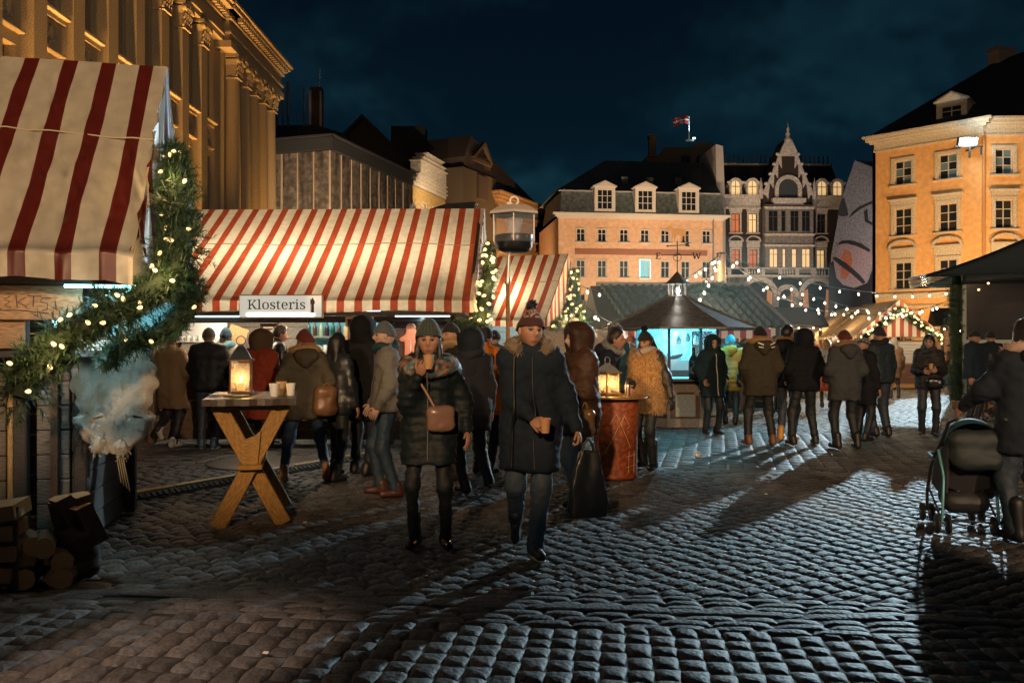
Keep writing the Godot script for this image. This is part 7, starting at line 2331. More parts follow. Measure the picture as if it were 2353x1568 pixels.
	place.call(gp(238, 1172) + Vector3(0, 0.05, 0), 1.9, 0.3, 2, "single short log lying beside the cable ramp")


func pole_lantern() -> void:
	var P := pp(1166, 784, 9.0)
	P.y = 0
	var l := thing("pole_lantern", "square glass lantern with white metal hood on a wooden pole", "lantern", P)
	var m := MB.new(); m.tube([Vector3(0, 0, 0), Vector3(0.01, 1.0, 0), Vector3(0, 2.22, 0)], [0.024, 0.022, 0.022], 8)
	obj("wooden_pole", m, wood(Color(0.42, 0.22, 0.07), 1), l)
	m = MB.new(); m.tube([Vector3(0, 2.18, 0.0), Vector3(0.02, 2.66, 0)], [0.018], 8); m.lathe([Vector2(0.03, 2.17), Vector2(0.036, 2.19), Vector2(0.03, 2.24)], 10)
	obj("metal_rod", m, mat(Color(0.5, 0.42, 0.35), 0.35, {"metal": 0.8}), l)
	var H := Vector3(0.07, 2.62, 0)
	var b := Basis(Vector3.UP, 0.5)
	m = MB.new(); m.lathe([Vector2(0.30, 0.30), Vector2(0.29, 0.33), Vector2(0.17, 0.40), Vector2(0.0, 0.40)], 6, H, b, true)
	obj("hood", m, mat(Color(0.46, 0.41, 0.36), 0.5), l)
	var ring := []
	for k in 13: ring.append(H + Vector3(cos(TAU * k / 12.0) * 0.045, 0.46 + sin(TAU * k / 12.0) * 0.045, 0))
	m = MB.new(); m.tube(ring, [0.013], 6, false); m.sphere(H + Vector3(-0.06, 0.43, 0), Vector3(0.03, 0.02, 0.02), 8, 5)
	obj("hanging_ring", m, mat(Color(0.7, 0.62, 0.55), 0.4), l)
	for k in 6:
		var a := b * Vector3(cos(TAU * k / 6.0) * 0.25, 0, -sin(TAU * k / 6.0) * 0.25); var c := b * Vector3(cos(TAU * (k + 1) / 6.0) * 0.25, 0, -sin(TAU * (k + 1) / 6.0) * 0.25)
		m = MB.new(); m.quad(H + a + Vector3(0, 0.0, 0), H + c + Vector3(0, 0.0, 0), H + c + Vector3(0, 0.30, 0), H + a + Vector3(0, 0.30, 0))
		obj("pane", m, mat(Color(0.5, 0.55, 0.6), 0.08, {"alpha": 0.10}), l)
		m = MB.new(); m.bar(H + a, H + a + Vector3(0, 0.3, 0), 0.012, 0.012)
		obj("frame_bar", m, mat(Color(0.5, 0.47, 0.42), 0.4), l)
	m = MB.new(); m.lathe([Vector2(0.0, -0.10), Vector2(0.15, -0.10), Vector2(0.20, -0.05), Vector2(0.21, 0.08), Vector2(0.18, 0.09), Vector2(0.0, 0.05)], 12, H, b)
	obj("black_cup", m, mat(Color(0.012, 0.014, 0.018), 0.3), l)
	m = MB.new(); m.lathe([Vector2(0.0, 0.04), Vector2(0.05, 0.05), Vector2(0.10, 0.26), Vector2(0.095, 0.27), Vector2(0.03, 0.06)], 12, H, b)
	obj("glass_chimney", m, mat(Color(0.85, 0.9, 0.95), 0.06, {"alpha": 0.15}), l)


func cable_ramp() -> void:
	var a := gp(226, 1158); var e := gp(876, 1043)
	var L := a.distance_to(e)
	var t := thing("cable_ramp", "black rubber cable ramp with yellow lid across the cobbles", "cable ramp", a, atan2(-(e.z - a.z), e.x - a.x))
	var n := 5
	var w := L / n
	for k in n:
		var m := MB.new()
		m.prism(PackedVector2Array([Vector2(-0.15, 0), Vector2(0.15, 0), Vector2(0.055, 0.05), Vector2(-0.055, 0.05)]), 0.0, w - 0.01, Transform3D(Basis(Vector3.UP, PI / 2), Vector3(k * w, 0, 0)))
		for j in 12: m.box(Vector3(k * w + (j + 0.5) * w / 12.0, 0.026, 0.105), Vector3(w / 22.0, 0.016, 0.07), Basis(Vector3.RIGHT, 0.48))
		obj("ramp_section", m, mat(Color(0.018, 0.018, 0.018), 0.6), t)
		m = MB.new(); m.box(Vector3((k + 0.5) * w, 0.056, 0), Vector3(w - 0.014, 0.014, 0.105), Basis(), 0.004)
		obj("yellow_lid", m, mat(Color(0.60, 0.34, 0.02), 0.5, {"tex": "grime", "scale": 3.0}), t)


func string_lights() -> void:
	# the mast that holds the strings
	var P := pp(1657, 784, 22.0)
	P.y = 0
	var m := MB.new(); m.tube([Vector3.ZERO, Vector3(0, 2.4, 0), Vector3(0, 3.88, 0)], [0.14, 0.13, 0.12], 10)
	var mast := thing("light_mast", "pale wooden mast from which the bulb strings fan out", "mast", P)
	obj("trunk", m, wood(Color(0.46, 0.28, 0.15), 1), mast)
	m = MB.new(); m.lathe([Vector2(0.13, 3.86), Vector2(0.14, 3.9), Vector2(0.0, 3.93)], 10); m.lathe([Vector2(0.13, 3.1), Vector2(0.145, 3.13), Vector2(0.13, 3.16)], 10)
	obj("mast_cap", m, mat(Color(0.05, 0.05, 0.05), 0.5), mast)
	var top := P + Vector3(0, 3.9, 0)
	var lines := [
		["bulb string from the mast down to the striped stall gable", top, pp(1330, 655, 19.0), 0.55, 13],
		["bulb string from the mast sagging across the peach house", top, pp(1345, 702, 17.0), 1.1, 12],
		["bulb string from the mast low towards the beige booths", top, pp(1350, 730, 19), 0.25, 9],
		["bulb string from the mast to the kiosk side", top, pp(1600, 690, 17), 0.1, 6],
		["bulb string from the mast past the painted wall to the orange house", top, pp(2200, 664, 26), 0.5, 12],
		["bulb string from the mast to the ribbed hut roof", top, pp(2010, 700, 27), 0.75, 11],
		["bulb string from the mast across to the glazed stand", top, pp(2180, 690, 22), 0.9, 13],
		["bulb string low along the ribbed hut roof", pp(1800, 648, 24), pp(2160, 700, 25), 0.45, 14],
	]
	var bm := MB.new(); bm.lathe([Vector2(0, -0.042), Vector2(0.028, -0.024), Vector2(0.033, 0.0), Vector2(0.024, 0.026), Vector2(0.014, 0.045)], 8)
	var mesh := bm.mesh()
	var em := mat(Color(0.9, 0.85, 0.7), 0.4, {"emit": Color(1.0, 0.86, 0.62), "energy": 4.0})
	var sk := MB.new(); sk.lathe([Vector2(0.018, 0.04), Vector2(0.02, 0.09), Vector2(0.0, 0.095)], 6)
	var skm := sk.mesh()
	var dk := mat(Color(0.02, 0.02, 0.02), 0.6)
	for q in lines:
		var o := thing("string_lights", q[0], "string lights", Vector3.ZERO, 0.0, "bulb strings from the mast")
		var pts := []
		var a: Vector3 = q[1]; var b: Vector3 = q[2]
		for k in 21:
			var t := k / 20.0
			pts.append(a.lerp(b, t) - Vector3(0, 4.0 * q[3] * t * (1.0 - t), 0))
		var mw := MB.new(); mw.tube(pts, [0.007], 5, false)
		obj("cable", mw, dk, o)
		for k in q[4]:
			var t: float = (k + 0.7) / (q[4] + 0.4)
			var p := a.lerp(b, t) - Vector3(0, 4.0 * q[3] * t * (1.0 - t) + 0.095, 0)
			inst("bulb", mesh, em, o, Transform3D(Basis(Vector3(0, 0, 1), 0.2 * sin(k * 2.3)), p))
			inst("socket", skm, dk, o, Transform3D(Basis(), p))
			if k % 3 == 1: lamp(p, Color(1.0, 0.82, 0.55), 1.1, 0.04, o)


func stroller() -> void:
	# pushed away from the viewer, seen from behind on its near side
	var o := gp(2222, 1222)
	var s := thing("stroller", "teal and black folding stroller with double wheels", "stroller", o, deg_to_rad(-14.0))
	s.scale = Vector3.ONE * 0.92
	var fr := mat(Color(0.10, 0.30, 0.33), 0.4, {"metal": 0.4})
	var bk := mat(Color(0.014, 0.015, 0.017), 0.6)
	var teal := mat(Color(0.004, 0.045, 0.075), 0.7, {"tex": "cloth", "scale": 2.0, "rim": 0.3})
	# own x: left-right, -z: forwards (left of the picture is +z turned)
	var wheel := MB.new()
	wheel.lathe([Vector2(0.0, -0.016), Vector2(0.06, -0.016), Vector2(0.083, -0.012), Vector2(0.088, 0.0), Vector2(0.083, 0.012), Vector2(0.06, 0.016), Vector2(0.0, 0.016)], 20, Vector3.ZERO, Basis(Vector3(0, 0, 1), PI / 2))
	var wm := wheel.mesh()
	var hub := MB.new(); hub.lathe([Vector2(0.0, -0.022), Vector2(0.022, -0.022), Vector2(0.022, 0.022), Vector2(0.0, 0.022)], 10, Vector3.ZERO, Basis(Vector3(0, 0, 1), PI / 2))
	for k in 3: hub.bar(Vector3(0.018, cos(k * TAU / 3) * 0.01, sin(k * TAU / 3) * 0.01), Vector3(0.018, cos(k * TAU / 3) * 0.065, sin(k * TAU / 3) * 0.065), 0.012, 0.012)
	var hm := hub.mesh()
	for q in [[-0.27, -0.42], [-0.19, -0.42], [0.15, -0.42], [0.23, -0.42], [-0.27, 0.12], [-0.18, 0.12], [0.18, 0.12], [0.27, 0.12]]:
		var w := inst("wheel", wm, bk, s, Transform3D(Basis(), Vector3(q[0], 0.088, q[1])))
		inst("hub", hm, mat(Color(0.2, 0.2, 0.2), 0.4), w)
	for x in [-0.23, 0.22]:
		var m := MB.new(); m.tube([Vector3(x, 0.10, 0.12), Vector3(x - 0.02 * signf(x), 0.5, 0.10), Vector3(x, 0.74, -0.02)], [0.013], 8)
		obj("rear_leg", m, fr, s)
		m = MB.new(); m.tube([Vector3(x, 0.10, -0.42), Vector3(x, 0.30, -0.40), Vector3(x, 0.52, -0.28), Vector3(x, 0.66, -0.12), Vector3(x, 0.86, 0.18), Vector3(x, 1.0, 0.34), Vector3(x * 0.8, 1.04, 0.44)], [0.014], 8)
		obj("push_bar", m, bk, s)
		m = MB.new(); m.tube([Vector3(x, 0.10, 0.12), Vector3(x, 0.22, -0.10), Vector3(x, 0.34, -0.38)], [0.010], 6)
		obj("side_strut", m, bk, s)
		m = MB.new(); m.tube([Vector3(x, 0.62, -0.14), Vector3(x, 0.64, -0.36), Vector3(0, 0.64, -0.44)], [0.018], 8)
		obj("bumper_bar", m, teal, s)
	for z in [-0.42, 0.12]:
		var m := MB.new(); m.tube([Vector3(-0.25, 0.12, z), Vector3(0.25, 0.12, z)], [0.010], 6)
		obj("axle", m, bk, s)
	var f := func(u: float, v: float) -> Vector3:       # the sling seat
		var x := lerpf(-0.19, 0.19, u)
		var side := pow(absf(u * 2 - 1), 2.0)
		var z: float; var y: float
		if v < 0.5:
			z = lerpf(-0.40, 0.0, v * 2.0); y = 0.36 - 0.05 * sin(PI * v * 2.0) + 0.10 * side
		else:
			z = lerpf(0.0, 0.20, (v - 0.5) * 2.0); y = lerpf(0.36, 0.86, (v - 0.5) * 2.0) + 0.04 * side
		return Vector3(x, y, z - 0.08 * side * (v - 0.3))
	var ms := MB.new(); ms.surf(f, 0, 1, 12, 0, 1, 20)
	obj("seat", ms, bk, s)
	for x in [-0.19, 0.19]:
		ms = MB.new(); ms.prism(PackedVector2Array([Vector2(0.38, 0.36), Vector2(0.0, 0.30), Vector2(-0.12, 0.36), Vector2(-0.20, 0.84), Vector2(-0.05, 0.78), Vector2(0.30, 0.56)]), -0.008, 0.008, Transform3D(Basis(Vector3.UP, PI / 2), Vector3(x, 0, 0)))
		obj("side_panel", ms, bk, s)
	# hood: ribbed shell folded half back
	var hd := func(u: float, v: float) -> Vector3:
		var a := lerpf(-0.35, 1.45, v)
		var w := maxf(sin(PI * u), 0.0)
		var rib := 0.015 * absf(sin(v * PI * 3.0))
		return Vector3(lerpf(-0.22, 0.22, u) , 0.72 + (0.30 + rib) * cos(a) * (0.35 + 0.65 * pow(w, 0.45)) - 0.02, 0.10 - (0.34 + rib) * sin(a) * (0.55 + 0.45 * pow(w, 0.5)))
	ms = MB.new(); ms.surf(hd, 0.0, 1.0, 16, 0, 1, 18)
	obj("hood", ms, teal, s)
	var bl := Blob.new(); bl.cell = 0.03; bl.k = 0.02; bl.nz = noise; bl.wrinkle = 0.012
	bl.bone(Vector3(-0.1, 0.26, -0.05), Vector3(0.1, 0.26, -0.05), 0.10, 0.10); bl.bone(Vector3(-0.1, 0.28, -0.2), Vector3(0.1, 0.28, -0.2), 0.09, 0.09)
	ms = MB.new(); bl.into(ms)
	obj("basket", ms, bk, s)
	bl = Blob.new(); bl.cell = 0.03; bl.k = 0.02; bl.nz = noise; bl.wrinkle = 0.02
	bl.bone(Vector3(-0.12, 0.84, 0.24), Vector3(0.14, 0.84, 0.24), 0.09, 0.09); bl.bone(Vector3(-0.10, 0.68, 0.24), Vector3(0.12, 0.68, 0.24), 0.10, 0.10)
	ms = MB.new(); bl.into(ms)
	obj("back_bag", ms, mat(Color(0.008, 0.014, 0.018), 0.7), s)


# ---------- people ----------
const SKIN := Color(0.50, 0.27, 0.17)


func ik(a: Vector3, t: Vector3, l1: float, l2: float, pole: Vector3) -> Vector3:
	var d := t - a
	var l := clampf(d.length(), 0.02, l1 + l2 - 0.004)
	var n := d.normalized()
	var x := (l1 * l1 - l2 * l2 + l * l) / (2.0 * l)
	var h := sqrt(maxf(0.0, l1 * l1 - x * x))
	var p := (pole - n * pole.dot(n)).normalized()
	return a + n * x + p * h


# skull, face and ears; the face looks along +z
func head_into(mb: MB, at: Transform3D, skin: Color, fine: bool, brow: Color, lip := Color(0.30, 0.09, 0.07)) -> void:
	var keep := mb.xf
	mb.xf = keep * at
	var nu := 52 if fine else 26
	var nv := 42 if fine else 22
	var rows := []
	var cols := []
	for r in nv + 1:
		var t := -PI / 2 + PI * r / nv
		var row := PackedVector3Array()
		var crow := PackedColorArray()
		for k in nu:
			var az := TAU * k / nu
			var w := cos(t)
			var p := Vector3(0.074 * w * sin(az), 0.116 * sin(t), 0.092 * w * cos(az))
			var low := clampf(-p.y / 0.116, 0.0, 1.0)
			p.x *= 1.0 - 0.34 * pow(low, 1.6)
			var c := skin
			if p.z > 0.0:
				var f := smoothstep(0.0, 0.05, p.z)
				p.z += f * (0.012 * low * low - 0.006 * smoothstep(0.03, 0.09, p.y))
				var ax := absf(p.x)
				p.z += f * 0.024 * exp(-pow(p.x / 0.012, 2.0)) * exp(-pow((p.y + 0.024) / 0.020, 2.0))
				p.z += f * 0.010 * exp(-pow(p.x / 0.009, 2.0)) * exp(-pow((p.y + 0.002) / 0.022, 2.0))
				p.z -= f * 0.009 * exp(-pow((ax - 0.032) / 0.017, 2.0) - pow((p.y - 0.003) / 0.013, 2.0))
				p.z += f * 0.005 * exp(-pow((p.y - 0.024) / 0.010, 2.0)) * exp(-pow((ax - 0.028) / 0.03, 2.0))
				p.z += f * 0.006 * exp(-pow(p.x / 0.022, 2.0) - pow((p.y + 0.066) / 0.011, 2.0))
				p.z -= f * 0.004 * exp(-pow(p.x / 0.022, 2.0) - pow((p.y + 0.084) / 0.008, 2.0))
				var eye := pow((ax - 0.032) / 0.015, 2.0) + pow((p.y - 0.003) / 0.0075, 2.0)
				if eye < 1.0: c = Color(0.36, 0.33, 0.30) if pow((ax - 0.032) / 0.007, 2.0) > 1.0 else Color(0.02, 0.014, 0.01)
				elif eye < 1.7 and p.y > 0.003: c = Color(0.06, 0.03, 0.022)
				if pow((ax - 0.033) / 0.021, 2.0) + pow((p.y - 0.026 + 0.2 * (ax - 0.033)) / 0.0055, 2.0) < 1.0: c = brow
				if pow(p.x / 0.024, 2.0) + pow((p.y + 0.066) / 0.009, 2.0) < 1.0: c = lip
				if pow((ax - 0.045) / 0.018, 2.0) + pow((p.y + 0.035) / 0.02, 2.0) < 1.0: c = skin.lerp(Color(0.5, 0.16, 0.11), 0.35)
			row.append(p)
			crow.append(c)
		rows.append(row)
		cols.append(crow)
	mb.grid(rows, true, false, cols)
	mb.col = skin
	for s in [-1.0, 1.0]: mb.sphere(Vector3(s * 0.074, -0.005, -0.005), Vector3(0.012, 0.030, 0.018), 8, 6)
	mb.xf = keep


# palm, four fingers and a thumb; d runs down the hand, pn out of the back of it
func hand_into(mb: MB, wr: Vector3, d: Vector3, pn: Vector3, s: float, curl: float, side: float, skin: Color) -> void:
	mb.col = skin
	d = d.normalized()
	var x := d.cross(pn).normalized() * side
	pn = x.cross(d).normalized() * side
	var bas := Basis(x, d, pn)
	mb.sphere(wr + d * 0.045 * s, Vector3(0.041, 0.055, 0.019) * s, 10, 7, bas)
	for k in 4:
		var a := wr + d * 0.082 * s + x * (0.030 - 0.020 * k) * s
		var l: float = [0.068, 0.077, 0.071, 0.055][k] * s
		var pts := [a - d * 0.02 * s]
		var dir := d
		for j in 3:
			dir = dir.rotated(x, -curl * (0.55 + 0.25 * j) * side) if true else dir
			pts.append(pts[-1] + dir * l * [0.45, 0.33, 0.30][j] + (d * 0.012 * s if j == 0 else Vector3.ZERO))
		mb.tube(pts, [0.0095 * s, 0.009 * s, 0.0085 * s, 0.006 * s], 6)
	var t0 := wr + d * 0.022 * s + x * 0.030 * s
	var td := (d * 0.7 + x * 0.8 - pn * 0.35 * minf(curl, 1.0)).normalized()
	mb.tube([t0 - x * 0.012 * s, t0 + td * 0.032 * s, t0 + td * 0.05 * s + d * 0.018 * s - pn * 0.012 * curl * s], [0.013 * s, 0.0105 * s, 0.007 * s], 6)


func fuzz(mb: MB, pts: Array, r: float, c: Color, n: int, len: float, sd: int) -> void:
	var q := RandomNumberGenerator.new()
	q.seed = sd
	mb.col = c * 0.75
	mb.tube(pts, [r * 0.75], 8)
	for k in n:
		var f := q.randf() * (pts.size() - 1)
		var j := mini(int(f), pts.size() - 2)
		var p: Vector3 = pts[j].lerp(pts[j + 1], f - j)
		var d := Vector3(q.randfn(), q.randfn(), q.randfn()).normalized()
		mb.col = c * (0.65 + 0.7 * q.randf())
		mb.blade(p + d * r * 0.6, (d + Vector3(q.randfn(), q.randfn(), q.randfn()) * 0.35).normalized() * len * (0.7 + 0.6 * q.randf()), 0.004)


func fabric(c: Color, rough := 0.85) -> StandardMaterial3D:
	var m := mat(c, rough, {"tex": "cloth", "scale": 4.0, "rim": 0.03})
	m.metallic_specular = 0.3 if rough > 0.55 else 0.5
	return m


# o: see the table of people; +x is the person's own left, +z the way the body faces
func person(label: String, at: Vector3, o: Dictionary) -> Node3D:
	var s: float = o.get("h", 1.70) / 1.70
	var P := thing("person", label, "person", at, deg_to_rad(o.get("yaw", 180.0)), o.get("group", "people at the market"))
	var cell: float = o.get("cell", 0.032)
	var skin: Color = o.get("skin", SKIN)
	var coat: Color = o.get("coat", Color(0.015, 0.017, 0.022))
	var legs: Color = o.get("legs", Color(0.012, 0.013, 0.017))
	var shoe: Color = o.get("shoe", Color(0.012, 0.011, 0.011))
	var fat: float = o.get("fat", 0.0)
	var wide: float = o.get("wide", 1.0)
	var lean: float = o.get("lean", 0.0)
	var up := Transform3D(Basis(Vector3.RIGHT, lean), Vector3(0, 0.95, 0))
	var U := func(x: float, y: float, z: float) -> Vector3: return (up * Vector3(x, y - 0.95, z)) * s
	var fl: Vector3 = o.get("fl", Vector3(0.10, 0, 0.03)); var fr: Vector3 = o.get("fr", Vector3(-0.10, 0, -0.03))
	var feet := [fl * s, fr * s]
	var hip := [Vector3(0.09, 0.90, 0) * s, Vector3(-0.09, 0.90, 0) * s]
	var knee := []
	var ank := []
	for k in 2:
		ank.append(feet[k] + Vector3(0, 0.085 * s, -0.02 * s))
		knee.append(ik(hip[k], ank[k], 0.425 * s, 0.415 * s, Vector3(0.15 if k == 0 else -0.15, 0, 1)))
	var sh := [U.call(0.162 * wide, 1.395, 0), U.call(-0.162 * wide, 1.395, 0)]
	var hl: Vector3 = o.get("hl", Vector3(0.27, 0.86, 0.06)); var hr: Vector3 = o.get("hr", Vector3(-0.27, 0.86, 0.06))
	var wr := [hl * s, hr * s]
	var elb := []
	for k in 2:
		var pole := Vector3(0.55 if k == 0 else -0.55, -0.3, -0.9)
		elb.append(ik(sh[k], wr[k], 0.285 * s, 0.255 * s, pole))
		var dd: Vector3 = wr[k] - elb[k]
		wr[k] = elb[k] + dd.normalized() * minf(dd.length(), 0.26 * s)
	# body
	var b := Blob.new()
	b.cell = cell; b.k = 0.018
	b.bone(U.call(0.06, 0.96, 0), U.call(-0.06, 0.96, 0), 0.105 * s, 0.105 * s, legs)
	b.bone(U.call(0, 1.05, -0.01), U.call(0, 1.30, -0.015), 0.095 * s, 0.095 * s, coat)
	b.bone(sh[0], sh[1], 0.06 * s, 0.06 * s, coat)
	b.bone(U.call(0, 1.40, -0.01), U.call(0, 1.52, 0.01), 0.055 * s, 0.05 * s, skin)
	var slim: float = o.get("slim", 1.0)
	for k in 2:
		b.bone(hip[k], knee[k], 0.090 * s * slim, 0.068 * s * slim, legs)
		b.bone(knee[k], ank[k], 0.066 * s * slim, 0.054 * s * slim, legs)
		b.bone(sh[k], elb[k], 0.050 * s, 0.042 * s, coat)
		b.bone(elb[k], wr[k], 0.042 * s, 0.028 * s, coat)
	b.nz = noise; b.wrinkle = 0.014; b.wrinkle_freq = 13.0
	var mb := MB.new()
	b.into(mb)
	var hy: float = o.get("hyaw", 0.0); var hp: float = o.get("hpitch", 0.0)
	var hx := Transform3D(Basis(Vector3.UP, deg_to_rad(hy)) * Basis(Vector3.RIGHT, deg_to_rad(hp)) * Basis(Vector3(0, 0, 1), deg_to_rad(o.get("hroll", 0.0))), U.call(0, 1.59, 0.02)).scaled_local(Vector3.ONE * s * o.get("head", 1.04))
	var fine: bool = o.get("fine", false)
	var hairc: Color = o.get("hair", Color(0.03, 0.018, 0.010))
	head_into(mb, hx, skin, fine, hairc * 0.8, o.get("lip", skin.lerp(Color(0.35, 0.08, 0.07), 0.6)))
	var glove = o.get("glove", null)
	for k in 2:
		if o.get("pocket", false) and not o.has(["hl", "hr"][k]): continue
		var d: Vector3 = (wr[k] - elb[k]).normalized()
		var pn: Vector3 = o.get(["pl", "pr"][k], Vector3(1 if k == 0 else -1, 0, 0.4))
		hand_into(mb, wr[k], d, pn, s, o.get(["cl", "cr"][k], 0.45), 1.0 if k == 0 else -1.0, skin if glove == null else glove)
	obj("body", mb, mat(Color(1, 1, 1), 0.65, {"vc": true, "tex": "cloth", "scale": 6.0}), P)
	# coat
	var hem: float = o.get("hem", 0.78)
	var c := Blob.new()
	c.cell = cell; c.k = 0.030; c.nz = noise
	c.wrinkle = o.get("wrinkle", 0.019); c.wrinkle_freq = 10.0; c.quilt = o.get("quilt", 0.0); c.quilt_step = o.get("qstep", 0.085)
	c.cut_low = hem * s
	for x in [-1.0, 1.0]:
		c.bone(U.call(x * 0.080 * wide, 1.32, -0.005), U.call(x * 0.068 * wide, 1.05, 0.0), (0.099 + fat) * s, (0.097 + fat) * s)
		c.bone(U.call(x * 0.068 * wide, 1.05, 0.0), U.call(x * 0.08, 0.90, 0.0), (0.097 + fat) * s, (0.110 + fat) * s)
	c.bone(sh[0] * Vector3(0.85, 1, 1), sh[1] * Vector3(0.85, 1, 1), (0.064 + fat * 0.6) * s, (0.064 + fat * 0.6) * s)
	c.bone(U.call(0, 1.42, -0.01), U.call(0, 1.475, 0.0), 0.075 * s, 0.07 * s)
	if hem < 0.86:
		for k in 2:
			var kn: Vector3 = hip[k].lerp(knee[k], clampf((0.92 - hem) / 0.42, 0.0, 1.15))
			kn.x *= 0.85
			c.bone(hip[k] * Vector3(0.9, 1, 1), kn + Vector3(0, -0.03, 0), (0.112 + fat) * s, (0.114 + fat + o.get("flare", 0.01)) * s)
	var ar: float = o.get("sleeve", 0.0) + fat * 0.45
	for k in 2:
		c.bone(sh[k], elb[k], (0.064 + ar) * s, (0.053 + ar) * s)
		c.bone(elb[k], wr[k] - (wr[k] - elb[k]).normalized() * 0.015, (0.053 + ar) * s, (0.041 + ar * 0.7) * s)
	mb = MB.new()
	c.into(mb)
	obj(o.get("coat_name", "coat"), mb, o.get("coat_mat", fabric(coat, o.get("crough", 0.85))), P)
	# zip, strap or piping laid on the coat: [colour, radius, x at the top, x at the hem, front or back]
	for zl in o.get("zips", []):
		var pts := []
		var y := 1.41 * s
		while y > (hem + 0.02) * s:
			var x0 := lerpf(zl[2], zl[3], (1.41 * s - y) / ((1.41 - hem) * s)) * s
			var bestz := -1.0
			for vv in mb.v:
				if absf(vv.y - y) < 0.03 and absf(vv.x - x0) < 0.03: bestz = maxf(bestz, vv.z * zl[4])
			if bestz > -0.9: pts.append(Vector3(x0, y, (bestz + 0.002) * zl[4]))
			y -= 0.06 * s
		if pts.size() > 2:
			var mz := MB.new()
			mz.tube(pts, [zl[1]], 6)
			obj("coat_zip", mz, mat(zl[0], 0.5), P)
	# shoes
	for k in 2:
		var f := Blob.new()
		f.cell = 0.024; f.k = 0.012
		var turn := Basis(Vector3.UP, 0.18 if k == 0 else -0.18) * Basis(Vector3.RIGHT, o.get(["ptl", "ptr"][k], 0.0))
		f.cut_low = -0.001
		var bh: float = o.get("boot", 0.12)
		f.bone(turn * Vector3(0, 0.045, -0.065) * s, turn * Vector3(0, 0.040, 0.115) * s, 0.045 * s, 0.038 * s)
		f.bone(turn * Vector3(0, 0.06, -0.055) * s, turn * Vector3(0, bh, -0.035) * s, 0.046 * s, 0.056 * s * slim)
		if absf(o.get(["ptl", "ptr"][k], 0.0)) > 0.2: f.cut_low = -1e9
		var m2 := MB.new()
		f.into(m2)
		var so := obj("shoe", m2, mat(shoe, o.get("srough", 0.5)), P)
		so.position = feet[k]
		if o.has("sole"):
			m2 = MB.new()
			m2.sphere(turn * Vector3(0, 0.014, 0.025) * s, Vector3(0.044, 0.014, 0.145) * s, 10, 5, turn)
			obj("sole", m2, mat(o.sole, 0.6), so)
	# hair
	var hl_: float = o.get("hairlen", -1.0)
	if hl_ >= 0.0:
		var g := Blob.new()
		g.cell = 0.016 if fine else 0.022; g.k = 0.014; g.nz = noise; g.wrinkle = 0.008; g.wrinkle_freq = 16.0
		g.bone(Vector3(0, -0.03, -0.045), Vector3(0, 0.01, -0.035), 0.060, 0.062)
		if o.get("hat", "") == "":
			g.bone(Vector3(0, 0.030, -0.022), Vector3(0, 0.050, 0.0), 0.088, 0.082)
			g.bone(Vector3(0, 0.085, 0.045), Vector3(0, 0.09, 0.0), 0.035, 0.045)
		if hl_ > 0.02:
			for x in [-1.0, 1.0]:
				g.bone(Vector3(x * 0.035, -0.02, -0.055), Vector3(x * 0.055, -hl_, -0.085), 0.042, 0.05)
				g.bone(Vector3(x * 0.070, 0.02, 0.012), Vector3(x * 0.085, -hl_ * 0.9, 0.045), 0.018, 0.026)
		if hl_ <= 0.02: g.cut_planes = [[Vector3(0, 0.055, 0.065), Vector3(0, -0.35, 0.93)], [Vector3(0, -0.045, 0), Vector3(0, -1, 0)]]
		var m3 := MB.new()
		m3.xf = hx
		g.into(m3)
		obj("hair", m3, mat(hairc, 0.55, {"tex": "fur", "scale": Vector3(14, 3, 14)}), P)
	# hats and hoods
	var hc: Color = o.get("hatc", Color(0.02, 0.02, 0.024))
	var hat: String = o.get("hat", "")
	if hat in ["beanie", "pom", "cap"]:
		var rows := []
		var tall: float = o.get("tall", 0.0)
		for r in 15:
			var v := r / 14.0
			var row := PackedVector3Array()
			for k in 44:
				var az := TAU * k / 44
				var a := lerpf(0.16, PI / 2, v)
				var rad := cos(a) * 1.02 + (0.05 if v < 0.24 and hat != "cap" else 0.0)
				var y := 0.012 + sin(a) * (0.118 + tall)
				var rb := 1.0 + 0.018 * sin(az * 22.0) * (1.0 - v)
				row.append(Vector3(sin(az) * 0.090 * rad * rb, y - 0.022 * (1.0 - cos(az)) * 0.5 * (1.0 - v) - (0.02 if cos(az) < 0 else 0.0) * (1.0 - v), cos(az) * 0.104 * rad * rb - 0.006 - 0.02 * tall * v * 5.0))
			rows.append(row)
		var m4 := MB.new()
		m4.xf = hx
		var cols := []
		for r in 15:
			var cr := PackedColorArray()
			for k in 44:
				var cc := hc
				if o.has("hatc2"):
					var pat: int = o.get("hatpat", 0)
					if pat == 0 and r >= 5: cc = o.hatc2 if noise.get_noise_2d(k * 9.0, r * 30.0) > 0.0 else hc
					if pat == 1 and r >= 2 and r <= 11: cc = o.hatc2 if (r + (k % 4 if k % 4 < 3 else 1)) % 4 < 1 + int(r % 2) else hc
					if pat == 2: cc = o.hatc2 if k % 2 == 0 else hc
				cr.append(cc)
			cols.append(cr)
		m4.grid(rows, true, false, cols)
		if hat == "cap": m4.prism(PackedVector2Array([Vector2(-0.07, 0), Vector2(0.07, 0), Vector2(0.05, 0.06), Vector2(-0.05, 0.06)]), 0.03, 0.038, Transform3D(Basis(Vector3.RIGHT, PI / 2), Vector3(0, 0.068, 0.075)))
		var ho := obj("hat", m4, mat(Color(1, 1, 1), 0.9, {"vc": true, "tex": "cloth", "scale": 5.0, "rim": 0.2}), P)
		if hat == "pom":
			m4 = MB.new()
			m4.xf = hx
			var top := Vector3(0, 0.145 + tall, -0.012 - 0.1 * tall)
			fuzz(m4, [top, top + Vector3(0, 0.015, 0)], 0.042, o.get("pomc", hc), 420, 0.022, 5)
			obj("pompom", m4, mat(Color(1, 1, 1), 0.9, {"vc": true}), ho)
	elif hat == "hood":
		var g := Blob.new()
